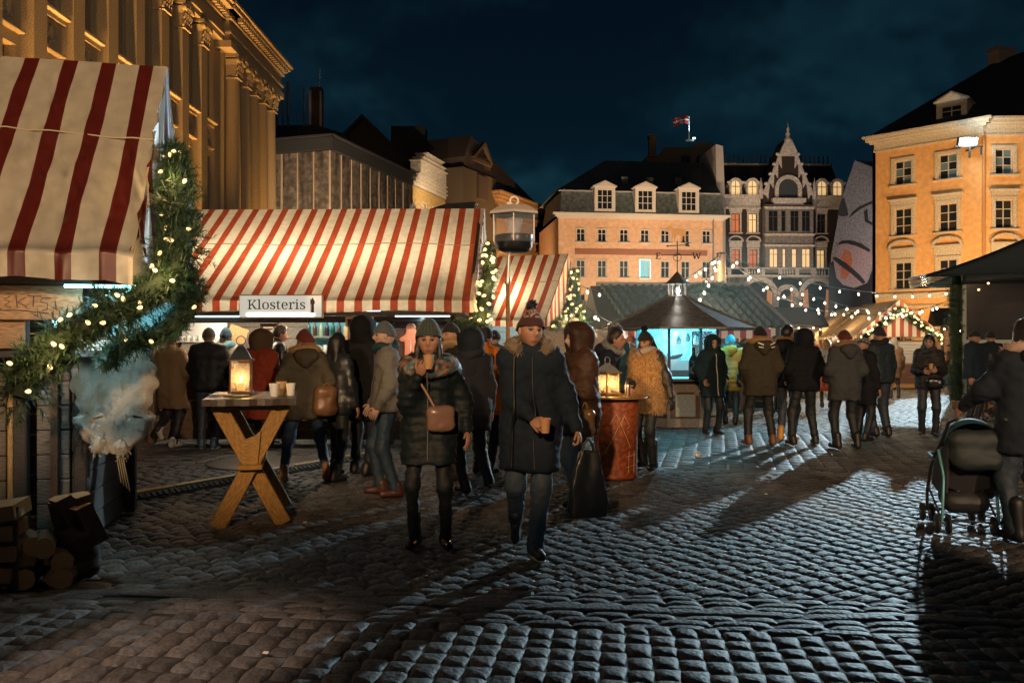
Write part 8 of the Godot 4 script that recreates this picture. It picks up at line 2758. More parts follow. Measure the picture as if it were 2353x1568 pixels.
		g.cell = 0.022 if fine else 0.028; g.k = 0.02; g.nz = noise; g.wrinkle = 0.012
		g.bone(Vector3(0, 0.030, -0.035), Vector3(0, 0.045, 0.03), 0.118, 0.108)
		g.bone(Vector3(0, -0.04, -0.045), Vector3(0, 0.03, -0.04), 0.110, 0.115)
		g.bone(Vector3(0.06, -0.14, -0.02), Vector3(-0.06, -0.14, -0.02), 0.085, 0.085)
		for x in [-1.0, 1.0]: g.bone(Vector3(x * 0.085, -0.10, 0.03), Vector3(x * 0.085, 0.06, 0.05), 0.035, 0.035)
		g.cut_planes = [[Vector3(0, 0.0, o.get("hoodcut", 0.072)), Vector3(0, -0.08, 1).normalized()]]
		var m5 := MB.new()
		m5.xf = hx
		g.into(m5)
		obj("hood", m5, o.get("hood_mat", fabric(hc, o.get("crough", 0.85))), P)
	if o.has("fur"):       # trim round a hood that lies on the shoulders, or round its opening
		var pts := []
		for k in 15:
			var a := lerpf(-2.5, 2.5, k / 14.0)
			if o.get("fur_up", false): pts.append(hx * Vector3(sin(a) * 0.108, 0.01 + cos(a) * 0.125, 0.062))
			else: pts.append(U.call(sin(a) * 0.150 * wide, 1.485 + 0.035 * cos(a), -0.02 - cos(a) * 0.125 + 0.03))
		var m6 := MB.new()
		fuzz(m6, pts, o.get("fur_r", 0.045) * s, o.fur, 900, 0.034, 9)
		obj("fur_trim", m6, mat(Color(1, 1, 1), 0.9, {"vc": true}), P)
		if not o.get("fur_up", false):
			var hb := Blob.new()
			hb.cell = cell; hb.k = 0.03; hb.nz = noise; hb.wrinkle = 0.015
			hb.bone(U.call(0.07, 1.44, -0.12), U.call(-0.07, 1.44, -0.12), 0.07 * s, 0.07 * s)
			hb.bone(U.call(0, 1.36, -0.14), U.call(0, 1.42, -0.13), 0.06 * s, 0.075 * s)
			m6 = MB.new()
			hb.into(m6)
			obj("folded_hood", m6, fabric(coat), P)
	if o.has("cowl"):      # wide patchwork snood
		var rows := []
		var cols := []
		var pal := [Color(0.34, 0.11, 0.035), Color(0.08, 0.20, 0.25), Color(0.03, 0.04, 0.06), Color(0.48, 0.26, 0.14), Color(0.44, 0.42, 0.40), Color(0.03, 0.03, 0.04)]
		var q := RandomNumberGenerator.new()
		q.seed = 6
		for r in 15:
			var row := PackedVector3Array(); var cr := PackedColorArray()
			for k in 48:
				var a := TAU * k / 48; var t := TAU * r / 14.0
				var fr2 := 0.5 + 0.5 * cos(a)
				var rad := 0.125 + (0.055 + 0.02 * fr2) * cos(t)
				var n := 0.010 * noise.get_noise_3d(sin(a) * 60.0, t * 14.0, cos(a) * 60.0)
				row.append(U.call(sin(a) * (rad + n) * 1.22, 1.435 - 0.055 * fr2 + (0.075 + n) * sin(t), cos(a) * (rad + n) + 0.025))
				cr.append(pal[q.randi() % 6] * (0.7 + 0.6 * q.randf()))
			rows.append(row); cols.append(cr)
		var mq := MB.new()
		mq.grid(rows, true, true, cols)
		obj("snood", mq, mat(Color(1, 1, 1), 0.9, {"vc": true, "tex": "cloth", "scale": 5.0}), P)
	if o.has("scarf"):
		var pts := []
		for k in 13:
			var a := TAU * k / 12.0
			pts.append(U.call(sin(a) * 0.098, 1.475 + 0.03 * sin(a * 2.0) - 0.02 * cos(a), cos(a) * 0.098 + 0.01))
		var m7 := MB.new()
		m7.tube(pts, [o.get("scarf_r", 0.048) * s], 10, false)
		if o.get("scarf_fuzz", 0) > 0:
			var q := RandomNumberGenerator.new()
			q.seed = 77
			for k in m7.v.size(): m7.c[k] = o.scarf
			for k in int(o.scarf_fuzz):
				var a := q.randf() * TAU
				var p: Vector3 = U.call(sin(a) * 0.15 * (0.8 + 0.4 * q.randf()), 1.455 - 0.09 * q.randf(), cos(a) * 0.135 + 0.01)
				m7.col = [Color(0.30, 0.09, 0.03), Color(0.10, 0.20, 0.24), Color(0.05, 0.06, 0.08), Color(0.42, 0.22, 0.12), Color(0.38, 0.36, 0.34)][q.randi() % 5]
				m7.sphere(p, Vector3(0.022, 0.018, 0.022) * s * (0.7 + 0.7 * q.randf()), 6, 4)
			obj("scarf", m7, mat(Color(1, 1, 1), 0.9, {"vc": true, "tex": "cloth", "scale": 5.0}), P)
		else: obj("scarf", m7, fabric(o.scarf), P)
	P.set_meta("wr", [P.to_global(wr[0]), P.to_global(wr[1])])
	P.set_meta("hd", [P.to_global(wr[0] + (wr[0] - elb[0]).normalized() * 0.085 * s), P.to_global(wr[1] + (wr[1] - elb[1]).normalized() * 0.085 * s)])
	return P


func hand_bag(label: String, called: String, at: Vector3, turn: float, w: float, h: float, d: float, c: Color, o := {}) -> Node3D:
	var g := thing(called, label, "bag", at, turn)
	var b := Blob.new()
	b.cell = o.get("cell", 0.02); b.k = 0.012; b.nz = noise; b.wrinkle = o.get("wrinkle", 0.01)
	for q in [[-1, -1], [1, -1], [1, 1], [-1, 1]]: b.bone(Vector3(q[0] * (w / 2 - d / 2) * o.get("top", 1.0) if q[1] > 0 else q[0] * (w / 2 - d / 2), h / 2 + q[1] * (h / 2 - d / 2), 0), Vector3(0, h / 2 + q[1] * (h / 2 - d / 2), 0), d / 2, d / 2)
	b.bone(Vector3(-(w / 2 - d / 2), d / 2, 0), Vector3(-(w / 2 - d / 2) * o.get("top", 1.0), h - d / 2, 0), d / 2, d / 2); b.bone(Vector3(w / 2 - d / 2, d / 2, 0), Vector3((w / 2 - d / 2) * o.get("top", 1.0), h - d / 2, 0), d / 2, d / 2)
	b.bone(Vector3(-w * 0.2, d / 2, 0), Vector3(-w * 0.2, h - d / 2, 0), d * 0.52, d * 0.5); b.bone(Vector3(w * 0.2, d / 2, 0), Vector3(w * 0.2, h - d / 2, 0), d * 0.52, d * 0.5); b.bone(Vector3(0, d / 2, 0), Vector3(0, h - d / 2, 0), d * 0.54, d * 0.5)
	var mb := MB.new()
	b.into(mb)
	obj("bag_body", mb, mat(c, o.get("rough", 0.5), {"tex": "cloth", "scale": 3.0}), g)
	if o.get("handle", 0.0) > 0.0:
		mb = MB.new()
		var pts := []
		for k in 11: pts.append(Vector3(-w * 0.22 + w * 0.44 * k / 10.0, h - 0.02 + o.handle * sin(PI * k / 10.0), d * 0.3))
		mb.tube(pts, [0.007], 6)
		obj("handle", mb, mat(c * 0.7, 0.5), g)
	return g


func carrier_bag(label: String, at: Vector3) -> void:
	var g := thing("carrier_bag", label, "bag", at, 0.3)
	var rows := []
	for r in 16:
		var v := r / 15.0
		var row := PackedVector3Array()
		for k in 40:
			var a := TAU * k / 40
			var w := lerpf(0.150, 0.070, v * v) * (0.9 if r == 0 else 1.0); var d := lerpf(0.065, 0.016, pow(v, 0.8))
			var q := pow(pow(absf(cos(a)), 5.0) + pow(absf(sin(a)), 5.0), -0.2)
			var n := 0.012 * sin(a * 5.0 + v * 4.0) * v + 0.012 * noise.get_noise_3d(cos(a) * 30.0, v * 26.0, sin(a) * 30.0)
			row.append(Vector3(cos(a) * q * (w + n), v * 0.47 + 0.012 * sin(a * 3.0) * v, sin(a) * q * (d + n * 0.7)))
		rows.append(row)
	var mb := MB.new()
	mb.grid(rows, true, true)
	mb.fan(Array(rows[0]))
	obj("bag_body", mb, mat(Color(0.012, 0.015, 0.017), 0.34), g)
	for z in [-0.014, 0.014]:
		mb = MB.new()
		mb.tube([Vector3(-0.05, 0.45, z), Vector3(-0.035, 0.53, z), Vector3(0, 0.56, z * 0.3), Vector3(0.035, 0.53, z), Vector3(0.05, 0.45, z)], [0.007], 6)
		obj("handle", mb, mat(Color(0.010, 0.012, 0.014), 0.5), g)


func strap(label: String, pts: Array, c: Color, par: Node3D) -> void:
	var mb := MB.new()
	for k in pts.size(): pts[k] = par.to_local(pts[k])
	mb.tube(pts, [0.010], 6)
	obj("strap", mb, mat(c, 0.6), par)


func people() -> void:
	var black := Color(0.014, 0.016, 0.021)
	var navy := Color(0.012, 0.020, 0.034)
	var jean := Color(0.04, 0.085, 0.15)
	var furt := Color(0.36, 0.21, 0.085)
	# --- the couple in front ---
	var w := person("woman in a long dark quilted coat and green knit hat drinking from a paper cup", gp(985, 1256), {"h": 1.66, "yaw": 2, "fine": true, "cell": 0.020, "coat": Color(0.012, 0.021, 0.027), "crough": 0.56, "hem": 0.66, "fat": 0.006, "quilt": 0.009, "qstep": 0.062, "legs": black, "slim": 0.82,
		"fl": Vector3(0.135, 0, 0.04), "fr": Vector3(-0.115, 0, 0.03), "hr": Vector3(-0.06, 1.335, 0.205), "hl": Vector3(0.30, 0.90, 0.05), "cr": 1.0, "pr": Vector3(-0.4, -0.3, 0.9), "shoe": Color(0.008, 0.009, 0.010), "srough": 0.14, "boot": 0.26, "hat": "beanie", "tall": 0.035, "hatc": Color(0.020, 0.034, 0.028), "hatc2": Color(0.045, 0.065, 0.055), "hatpat": 2, "hair": Color(0.014, 0.010, 0.008), "hairlen": 0.17, "cowl": true, "hpitch": -2, "head": 1.1, "zips": [[Color(0.12, 0.13, 0.13), 0.004, 0.0, 0.0, 1.0]]})
	paper_cup("kraft paper cup held at the mouth of the woman in green hat", w.get_meta("hd")[1] + Vector3(0.045, -0.02, 0.045), 0.10, Color(0.50, 0.30, 0.14))
	var hb := hand_bag("small tan shoulder bag hanging at the woman's hip", "shoulder_bag", w.to_global(Vector3(0.10, 0.90, 0.185)), 0.25, 0.20, 0.17, 0.07, Color(0.32, 0.19, 0.14), {"rough": 0.3})
	strap("", [w.to_global(Vector3(-0.13, 1.36, 0.15)), w.to_global(Vector3(-0.02, 1.20, 0.185)), w.to_global(Vector3(0.06, 1.06, 0.195))], Color(0.30, 0.17, 0.12), hb)
	var mn := person("man in a navy coat and patterned bobble hat walking with a paper cup", gp(1218, 1268), {"h": 1.74, "yaw": 6, "fine": true, "cell": 0.021, "coat": Color(0.015, 0.027, 0.045), "crough": 0.8, "hem": 0.60, "fat": 0.016, "flare": 0.015, "legs": Color(0.075, 0.12, 0.18), "slim": 1.05,
		"fl": Vector3(0.02, 0, 0.18), "fr": Vector3(-0.07, 0.10, -0.30), "ptr": 0.75, "hr": Vector3(-0.02, 0.985, 0.26), "hl": Vector3(0.335, 0.86, 0.06), "cr": 0.95, "pr": Vector3(-0.2, 0.2, 0.95), "cl": 1.1, "shoe": Color(0.016, 0.022, 0.030), "sole": Color(0.5, 0.46, 0.38), "boot": 0.13, "hat": "pom", "tall": 0.012, "hatc": Color(0.055, 0.012, 0.012), "hatc2": Color(0.45, 0.32, 0.27), "pomc": Color(0.014, 0.016, 0.024), "hair": Color(0.06, 0.035, 0.02), "fur": Color(0.24, 0.18, 0.13), "fur_r": 0.055, "hyaw": 14, "hroll": -4, "head": 1.1, "zips": [[Color(0.004, 0.006, 0.009), 0.012, -0.13, -0.15, 1.0], [Color(0.03, 0.035, 0.04), 0.004, 0.0, 0.0, 1.0]]})
	paper_cup("kraft paper cup in the hand of the man in navy coat", mn.get_meta("hd")[1] + Vector3(0.045, -0.045, 0.03), 0.10, Color(0.50, 0.27, 0.12))
	var hd: Vector3 = mn.get_meta("hd")[0]
	carrier_bag("large black carrier bag hanging from the walking man's hand", Vector3(hd.x + 0.06, 0.27, hd.z - 0.02))
	# --- round the drum and the kiosk ---
	var fw := person("woman in a brown hooded fur coat beside the walking man", gp(1330, 1172), {"h": 1.68, "yaw": -72, "cell": 0.022, "coat": Color(0.0675, 0.033, 0.0195), "crough": 0.6, "hem": 0.72, "fat": 0.04, "flare": 0.02, "wrinkle": 0.026, "legs": Color(0.16, 0.2, 0.25), "hat": "hood", "hatc": Color(0.045, 0.022, 0.013), "hoodcut": 0.085, "hair": Color(0.55, 0.42, 0.28), "hairlen": 0.16, "hl": Vector3(0.10, 1.18, 0.24), "hr": Vector3(-0.22, 1.0, 0.12), "skin": Color(0.58, 0.38, 0.28), "fine": true})
	hand_bag("small gold trimmed handbag under the fur coat sleeve", "handbag", fw.to_global(Vector3(0.27, 0.72, 0.05)), -0.3, 0.16, 0.22, 0.07, Color(0.20, 0.11, 0.04), {"rough": 0.3, "handle": 0.09})
	person("dark haired man with grey fur hood leaning behind the drum", gp(1386, 1082), {"h": 1.70, "yaw": 70, "lean": 0.22, "coat": navy, "fur": Color(0.22, 0.22, 0.22), "hairlen": 0.0, "hr": Vector3(-0.15, 1.0, 0.3)})
	var vw := person("woman in a black bobble hat and tan fur waistcoat at the drum", gp(1486, 1076), {"h": 1.66, "yaw": -42, "cell": 0.022, "fine": true, "coat": Color(0.03, 0.0315, 0.036), "crough": 0.5, "hem": 0.80, "legs": black, "slim": 0.95, "boot": 0.34, "shoe": Color(0.010, 0.010, 0.010), "srough": 0.3, "hat": "pom", "hatc": Color(0.008, 0.009, 0.011), "hair": Color(0.012, 0.009, 0.008), "hairlen": 0.17, "hpitch": 16, "hl": Vector3(0.36, 0.84, 0.0), "hr": Vector3(-0.06, 1.02, 0.26), "glove": black, "scarf": Color(0.5, 0.42, 0.38)})
	var vest := Blob.new(); vest.cell = 0.024; vest.k = 0.03; vest.nz = noise; vest.wrinkle = 0.02; vest.cut_low = 0.70
	for x in [-1.0, 1.0]: vest.bone(Vector3(x * 0.085, 1.30, 0), Vector3(x * 0.09, 0.78, 0), 0.145, 0.165)
	vest.bone(Vector3(0.1, 1.36, 0), Vector3(-0.1, 1.36, 0), 0.085, 0.085)
	var vm := MB.new(); vest.into(vm)
	var vr := RandomNumberGenerator.new(); vr.seed = 2
	for k in vm.v.size(): vm.c[k] = Color(0.34, 0.20, 0.085)
	var nv := vm.v.size()
	for k in 5200:
		var j := vr.randi() % nv
		vm.col = Color(0.34, 0.20, 0.085) * (0.5 + 0.9 * vr.randf())
		vm.blade(vm.v[j], (vm.n[j] + Vector3(vr.randfn() * 0.3, -0.6 + vr.randfn() * 0.2, vr.randfn() * 0.3)).normalized() * 0.035, 0.004)
	obj("fur_waistcoat", vm, mat(Color(1, 1, 1), 0.9, {"vc": true}), vw)
	person("person in teal lit cap and coat behind the drum lantern", gp(1412, 1030), {"h": 1.80, "yaw": 30, "coat": Color(0.03, 0.1, 0.13), "hat": "beanie", "hatc": Color(0.03, 0.05, 0.07), "hatc2": Color(0.5, 0.5, 0.5), "hatpat": 0})
	# red padded Santa figure hung at the kiosk side
	var sf := thing("santa_figure", "red padded Father Christmas figure with white fur bands behind the drum", "decoration", Vector3(1.62, 0.0, -12.2))
	var sb := Blob.new(); sb.cell = 0.028; sb.k = 0.03; sb.nz = noise; sb.wrinkle = 0.02
	sb.bone(Vector3(0, 1.25, 0), Vector3(0, 0.85, 0), 0.19, 0.20); sb.bone(Vector3(-0.08, 0.8, 0), Vector3(-0.1, 0.05, 0), 0.10, 0.08); sb.bone(Vector3(0.08, 0.8, 0), Vector3(0.1, 0.05, 0), 0.10, 0.08); sb.bone(Vector3(0.15, 1.25, 0), Vector3(0.3, 0.95, 0.1), 0.07, 0.06); sb.bone(Vector3(-0.15, 1.25, 0), Vector3(-0.3, 0.95, 0.1), 0.07, 0.06); sb.bone(Vector3(0, 1.45, 0), Vector3(0.0, 1.5, 0), 0.09, 0.09)
	var sm := MB.new(); sb.into(sm)
	obj("body", sm, fabric(Color(0.50, 0.07, 0.02)), sf)
	sm = MB.new()
	for y in [1.38, 0.95]:
		var pts := []
		for k in 13: pts.append(Vector3(sin(TAU * k / 12.0) * (0.19 if y < 1.2 else 0.12), y, cos(TAU * k / 12.0) * (0.19 if y < 1.2 else 0.12)))
		fuzz(sm, pts, 0.045, Color(0.7, 0.7, 0.7), 300, 0.03, 4)
	obj("white_band", sm, mat(Color(1, 1, 1), 0.9, {"vc": true}), sf)
	# --- the queue at the mulled wine stall ---
	person("person in a tan hooded coat with one foot kicked back at the counter", gp(392, 1028), {"h": 1.66, "yaw": 172, "coat": Color(0.2, 0.13, 0.07), "hem": 0.58, "flare": 0.05, "fat": 0.01, "hair": Color(0.02, 0.012, 0.01), "hairlen": 0.0, "hat": "beanie", "hatc": Color(0.05, 0.010, 0.010), "fl": Vector3(0.09, 0.22, -0.18), "ptl": 0.9, "fr": Vector3(-0.06, 0, 0.0), "shoe": Color(0.45, 0.42, 0.40), "hl": Vector3(0.22, 0.98, 0.16), "hr": Vector3(-0.2, 1.0, 0.2)})
	person("man in a black padded jacket and flat dark cap at the counter", gp(478, 1030), {"h": 1.73, "yaw": 186, "coat": black, "crough": 0.6, "fat": 0.028, "wide": 1.1, "hem": 0.82, "quilt": 0.012, "qstep": 0.16, "legs": Color(0.03, 0.039, 0.06), "hat": "cap", "hatc": Color(0.05, 0.040, 0.033), "shoe": Color(0.02, 0.05, 0.09), "sole": Color(0.6, 0.6, 0.58), "hair": Color(0.12, 0.10, 0.08), "hairlen": 0.0, "hl": Vector3(0.2, 1.0, 0.28), "hr": Vector3(-0.24, 0.95, 0.2)})
	person("stall seller in a blue knit hat, pale coat and teal scarf looking down", Vector3(-4.62, 0, -13.35), {"h": 1.72, "yaw": 10, "fine": true, "cell": 0.024, "coat": Color(0.42, 0.38, 0.32), "hat": "beanie", "tall": 0.05, "hatc": Color(0.010, 0.045, 0.070), "scarf": Color(0.14, 0.30, 0.34), "scarf_r": 0.062, "hpitch": 24, "hyaw": 10, "hairlen": 0.12, "hair": Color(0.30, 0.18, 0.08), "hl": Vector3(0.14, 1.06, 0.28), "hr": Vector3(-0.14, 1.06, 0.28)})
	person("person in a rust red curly coat with dark fur hood behind the pine table", gp(588, 1085), {"h": 1.66, "yaw": 160, "cell": 0.024, "coat": Color(0.28, 0.045, 0.02), "hem": 0.66, "fat": 0.04, "wrinkle": 0.030, "flare": 0.02, "hat": "hood", "hatc": Color(0.10, 0.060, 0.030), "lean": 0.14, "fr": Vector3(-0.20, 0, -0.16), "fl": Vector3(0.12, 0, 0.08), "hl": Vector3(0.22, 1.0, 0.2), "hr": Vector3(-0.2, 1.0, 0.22)})
	person("short haired man in a black leather jacket leaning to the counter", gp(622, 1028), {"h": 1.78, "yaw": 128, "coat": Color(0.018, 0.018, 0.021), "crough": 0.35, "hem": 0.86, "lean": 0.18, "hairlen": 0.0, "hair": Color(0.055, 0.030, 0.016), "hyaw": -10, "hpitch": 14, "hl": Vector3(0.10, 1.12, 0.40), "hr": Vector3(-0.16, 1.02, 0.3)})
	var bp := person("woman in an olive parka and red knit hat striding past with a rucksack", gp(700, 1104), {"h": 1.65, "yaw": 200, "cell": 0.022, "coat": Color(0.09, 0.075, 0.051), "crough": 0.7, "hem": 0.70, "fat": 0.012, "fur": Color(0.40, 0.24, 0.10), "fur_r": 0.055, "legs": jean, "slim": 0.95, "hat": "beanie", "tall": 0.02, "hatc": Color(0.20, 0.035, 0.020), "hatc2": Color(0.10, 0.03, 0.04), "hatpat": 0, "hair": Color(0.40, 0.24, 0.10), "hairlen": 0.10, "hyaw": 46, "fl": Vector3(0.24, 0, 0.02), "fr": Vector3(-0.24, 0, -0.02), "shoe": Color(0.26, 0.12, 0.045), "boot": 0.17, "hl": Vector3(0.24, 0.95, 0.10), "hr": Vector3(-0.25, 0.92, -0.02)})
	hand_bag("brown leather rucksack slung low on the woman in the olive parka", "rucksack", bp.to_global(Vector3(-0.20, 0.74, -0.20)), 0.5, 0.26, 0.32, 0.13, Color(0.20, 0.10, 0.045), {"rough": 0.4, "top": 0.7, "handle": 0.05})
	person("long haired woman in a black jacket walking beside the olive parka", gp(772, 1100), {"h": 1.62, "yaw": 150, "coat": Color(0.021, 0.0255, 0.033), "crough": 0.42, "hem": 0.76, "quilt": 0.012, "hair": Color(0.010, 0.009, 0.009), "hairlen": 0.20, "legs": black, "fl": Vector3(0.14, 0, 0.16), "fr": Vector3(-0.14, 0, -0.14), "boot": 0.2, "hl": Vector3(0.18, 1.05, 0.22)})
	person("tall figure in a long black hooded coat facing the counter", gp(832, 1090), {"h": 1.80, "yaw": 165, "coat": Color(0.012, 0.012, 0.015), "hem": 0.60, "fat": 0.015, "hat": "hood", "hatc": Color(0.006, 0.006, 0.008), "legs": black, "fl": Vector3(0.12, 0, 0.08), "fr": Vector3(-0.1, 0, -0.06)})
	person("man in a pale grey jacket and grey knit hat looking towards the counter", gp(888, 1138), {"h": 1.72, "yaw": -78, "cell": 0.022, "fine": true, "coat": Color(0.17, 0.165, 0.145), "crough": 0.8, "hem": 0.84, "fat": 0.018, "legs": Color(0.025, 0.055, 0.1), "hat": "beanie", "tall": 0.012, "hatc": Color(0.085, 0.10, 0.11), "zips": [[Color(0.05, 0.05, 0.05), 0.006, 0.0, 0.0, 1.0]], "skin": Color(0.56, 0.36, 0.28), "scarf": Color(0.02, 0.05, 0.055), "scarf_r": 0.04, "shoe": Color(0.055, 0.016, 0.012), "fl": Vector3(0.11, 0, -0.06), "fr": Vector3(-0.1, 0, 0.08), "hl": Vector3(0.25, 0.90, 0.10), "hr": Vector3(-0.22, 0.90, 0.14)})
	person("person in a black coat and dark knit hat behind the woman in green hat", gp(1082, 1132), {"h": 1.64, "yaw": -150, "cell": 0.024, "coat": Color(0.018, 0.0195, 0.0255), "hem": 0.66, "fat": 0.016, "hat": "hood", "hatc": Color(0.012, 0.018, 0.026), "legs": black, "fl": Vector3(0.08, 0, 0.02), "fr": Vector3(-0.1, 0.06, -0.20), "ptr": 0.5, "shoe": black, "sole": Color(0.35, 0.3, 0.3), "scarf": Color(0.02, 0.025, 0.03), "scarf_r": 0.06})
	person("person in a bright orange jacket half hidden behind the black coat", gp(1112, 1088), {"h": 1.70, "yaw": 150, "coat": Color(0.55, 0.16, 0.015), "hem": 0.70, "fat": 0.016, "hat": "cap", "hatc": Color(0.015, 0.018, 0.024), "hairlen": 0.0, "shoe": Color(0.10, 0.018, 0.012)})
	person("person in a dark cap and tan scarf between the hats at the stall corner", gp(1040, 1100), {"h": 1.74, "yaw": -60, "coat": Color(0.045, 0.042, 0.039), "hat": "cap", "hatc": Color(0.010, 0.010, 0.012), "scarf": Color(0.42, 0.28, 0.15), "scarf_r": 0.06})
	person("person in a grey coat with dark cap passing the smaller striped stall", gp(1135, 1020), {"h": 1.70, "yaw": 170, "coat": Color(0.09, 0.0825, 0.0825), "hat": "beanie", "hatc": Color(0.014, 0.016, 0.02)})
	person("fair haired seller inside the stall beside the urns", Vector3(-2.50, 0, -13.25), {"h": 1.78, "yaw": -120, "coat": Color(0.1, 0.09, 0.08), "hairlen": 0.0, "hair": Color(0.38, 0.20, 0.07), "skin": Color(0.6, 0.40, 0.30)})
	# --- the group on the open square ---
	person("woman in a hooded dark coat with a pale zip facing the viewer by the kiosk", gp(1636, 998), {"h": 1.62, "yaw": 14, "cell": 0.024, "coat": Color(0.015, 0.039, 0.051), "hem": 0.66, "fat": 0.012, "hat": "hood", "hatc": Color(0.010, 0.026, 0.034), "zips": [[Color(0.6, 0.55, 0.45), 0.008, 0.02, 0.03, 1.0]], "fine": true, "skin": Color(0.52, 0.32, 0.24), "hair": Color(0.20, 0.08, 0.03), "hairlen": 0.04, "legs": Color(0.021, 0.033, 0.045), "pocket": true, "hl": Vector3(0.22, 0.96, 0.10), "hr": Vector3(-0.22, 0.96, 0.10)})
	person("woman in a yellow padded coat and blue hat with a black bag", gp(1678, 974), {"h": 1.66, "yaw": 165, "coat": Color(0.42, 0.27, 0.045), "crough": 0.5, "quilt": 0.014, "hem": 0.64, "fat": 0.016, "hat": "beanie", "hatc": Color(0.03, 0.14, 0.19), "fur": Color(0.02, 0.06, 0.08), "legs": Color(0.02, 0.06, 0.075), "slim": 1.0})
	hand_bag("black shoulder bag at the side of the yellow padded coat", "shoulder_bag", gp(1694, 974) + Vector3(0.08, 0.72, 0.12), 0.4, 0.28, 0.28, 0.11, Color(0.010, 0.012, 0.014), {"handle": 0.12, "rough": 0.35})
	var pk := person("man in an olive parka with brown fur hood seen from behind", gp(1748, 1022), {"h": 1.76, "yaw": 184, "cell": 0.022, "coat": Color(0.0675, 0.057, 0.039), "hem": 0.72, "fat": 0.024, "wide": 1.06, "fur": furt, "fur_r": 0.06, "hat": "beanie", "hatc": Color(0.008, 0.008, 0.010), "legs": black, "shoe": Color(0.14, 0.06, 0.025), "fl": Vector3(0.19, 0, 0.02), "fr": Vector3(-0.17, 0, 0.0), "pocket": true, "hl": Vector3(0.23, 0.95, 0.14), "hr": Vector3(-0.23, 0.95, 0.14)})
	for x in [-1.0, 1.0]:
		var tp := MB.new()
		tp.bar(Vector3(x * 0.05, 1.50, -0.255), Vector3(x * 0.13, 1.535, -0.225), 0.008, 0.014)
		tp.bar(Vector3(x * 0.06, 1.46, -0.265), Vector3(x * 0.12, 1.47, -0.24), 0.008, 0.012)
		obj("reflective_tape", tp, mat(Color(0.75, 0.75, 0.72), 0.4), pk)
	person("dark haired man with tan boots and fur collar turned to his friend", gp(1808, 1012), {"h": 1.78, "yaw": 140, "coat": black, "hem": 0.80, "fat": 0.016, "fur": Color(0.32, 0.20, 0.08), "hairlen": 0.0, "hair": Color(0.020, 0.012, 0.008), "hyaw": -20, "legs": Color(0.045, 0.06, 0.0825), "shoe": Color(0.50, 0.24, 0.05), "boot": 0.18, "sole": Color(0.40, 0.2, 0.05), "hl": Vector3(0.2, 1.0, 0.2)})
	person("man in a black hooded jacket and white soled trainers seen from behind", gp(1848, 1022), {"h": 1.70, "yaw": 186, "cell": 0.022, "coat": Color(0.0105, 0.012, 0.015), "hem": 0.82, "fat": 0.02, "hat": "hood", "hatc": Color(0.010, 0.012, 0.015), "legs": black, "sole": Color(0.6, 0.58, 0.52), "fl": Vector3(0.20, 0, 0.0), "fr": Vector3(-0.18, 0, 0.04), "pocket": true, "hl": Vector3(0.22, 0.98, 0.16), "hr": Vector3(-0.22, 0.98, 0.16)})
	person("person in a grey parka with fur hood and patterned knit hat", gp(1942, 1030), {"h": 1.70, "yaw": 188, "cell": 0.022, "coat": Color(0.0675, 0.072, 0.078), "hem": 0.70, "fat": 0.02, "fur": Color(0.24, 0.14, 0.07), "fur_r": 0.05, "hat": "beanie", "hatc": Color(0.14, 0.020, 0.012), "hatc2": Color(0.03, 0.012, 0.012), "hatpat": 0, "legs": black, "boot": 0.2, "fl": Vector3(0.13, 0, 0.03), "fr": Vector3(-0.16, 0, -0.02), "pocket": true, "hl": Vector3(0.22, 0.98, 0.16), "hr": Vector3(-0.22, 0.98, 0.16)})
	person("person in a zigzag bobble hat bending their head beside the tall navy jacket", gp(1982, 1012), {"h": 1.60, "yaw": 120, "coat": black, "hem": 0.60, "hat": "pom", "hatc": Color(0.02, 0.03, 0.05), "hatc2": Color(0.5, 0.46, 0.42), "hatpat": 1, "hpitch": 30})
	person("tall man in a dark navy jacket and bobble hat seen from behind", gp(2022, 1002), {"h": 1.76, "yaw": 196, "cell": 0.024, "coat": Color(0.027, 0.042, 0.057), "crough": 0.6, "hem": 0.84, "fat": 0.016, "hat": "pom", "tall": 0.02, "hatc": Color(0.012, 0.016, 0.022), "legs": Color(0.027, 0.042, 0.063), "slim": 1.12, "hl": Vector3(0.26, 0.86, 0.10), "scarf": Color(0.03, 0.025, 0.025), "scarf_r": 0.045})
	person("fair haired woman in a tan coat and black boots by the ribbed hut", gp(2055, 914), {"h": 1.62, "yaw": 170, "coat": Color(0.28, 0.17, 0.1), "hem": 0.56, "hairlen": 0.16, "hair": Color(0.40, 0.30, 0.20), "slim": 0.85, "boot": 0.35, "cell": 0.04})
	person("smiling dark haired woman in a black fur trimmed jacket holding a cup", gp(2134, 1000), {"h": 1.64, "yaw": -22, "cell": 0.022, "fine": true, "coat": Color(0.024, 0.024, 0.027), "crough": 0.6, "hem": 0.80, "wrinkle": 0.022, "hair": Color(0.010, 0.007, 0.006), "hairlen": 0.22, "hyaw": -8, "skin": Color(0.56, 0.32, 0.21), "lip": Color(0.5, 0.12, 0.09), "hl": Vector3(0.10, 1.12, 0.24), "hr": Vector3(-0.10, 1.10, 0.26), "legs": Color(0.021, 0.027, 0.039), "slim": 0.98, "scarf": Color(0.05, 0.06, 0.065), "scarf_r": 0.04})
	paper_cup("paper cup between the hands of the smiling woman", gp(2134, 1000) + Vector3(-0.10, 1.10, 0.27), 0.09, Color(0.5, 0.28, 0.12))
	hand_bag("dark handbag with a pale clasp at the smiling woman's waist", "handbag", gp(2134, 1000) + Vector3(0.0, 0.80, 0.20), -0.3, 0.24, 0.15, 0.08, Color(0.014, 0.018, 0.022), {"rough": 0.25, "handle": 0.08})
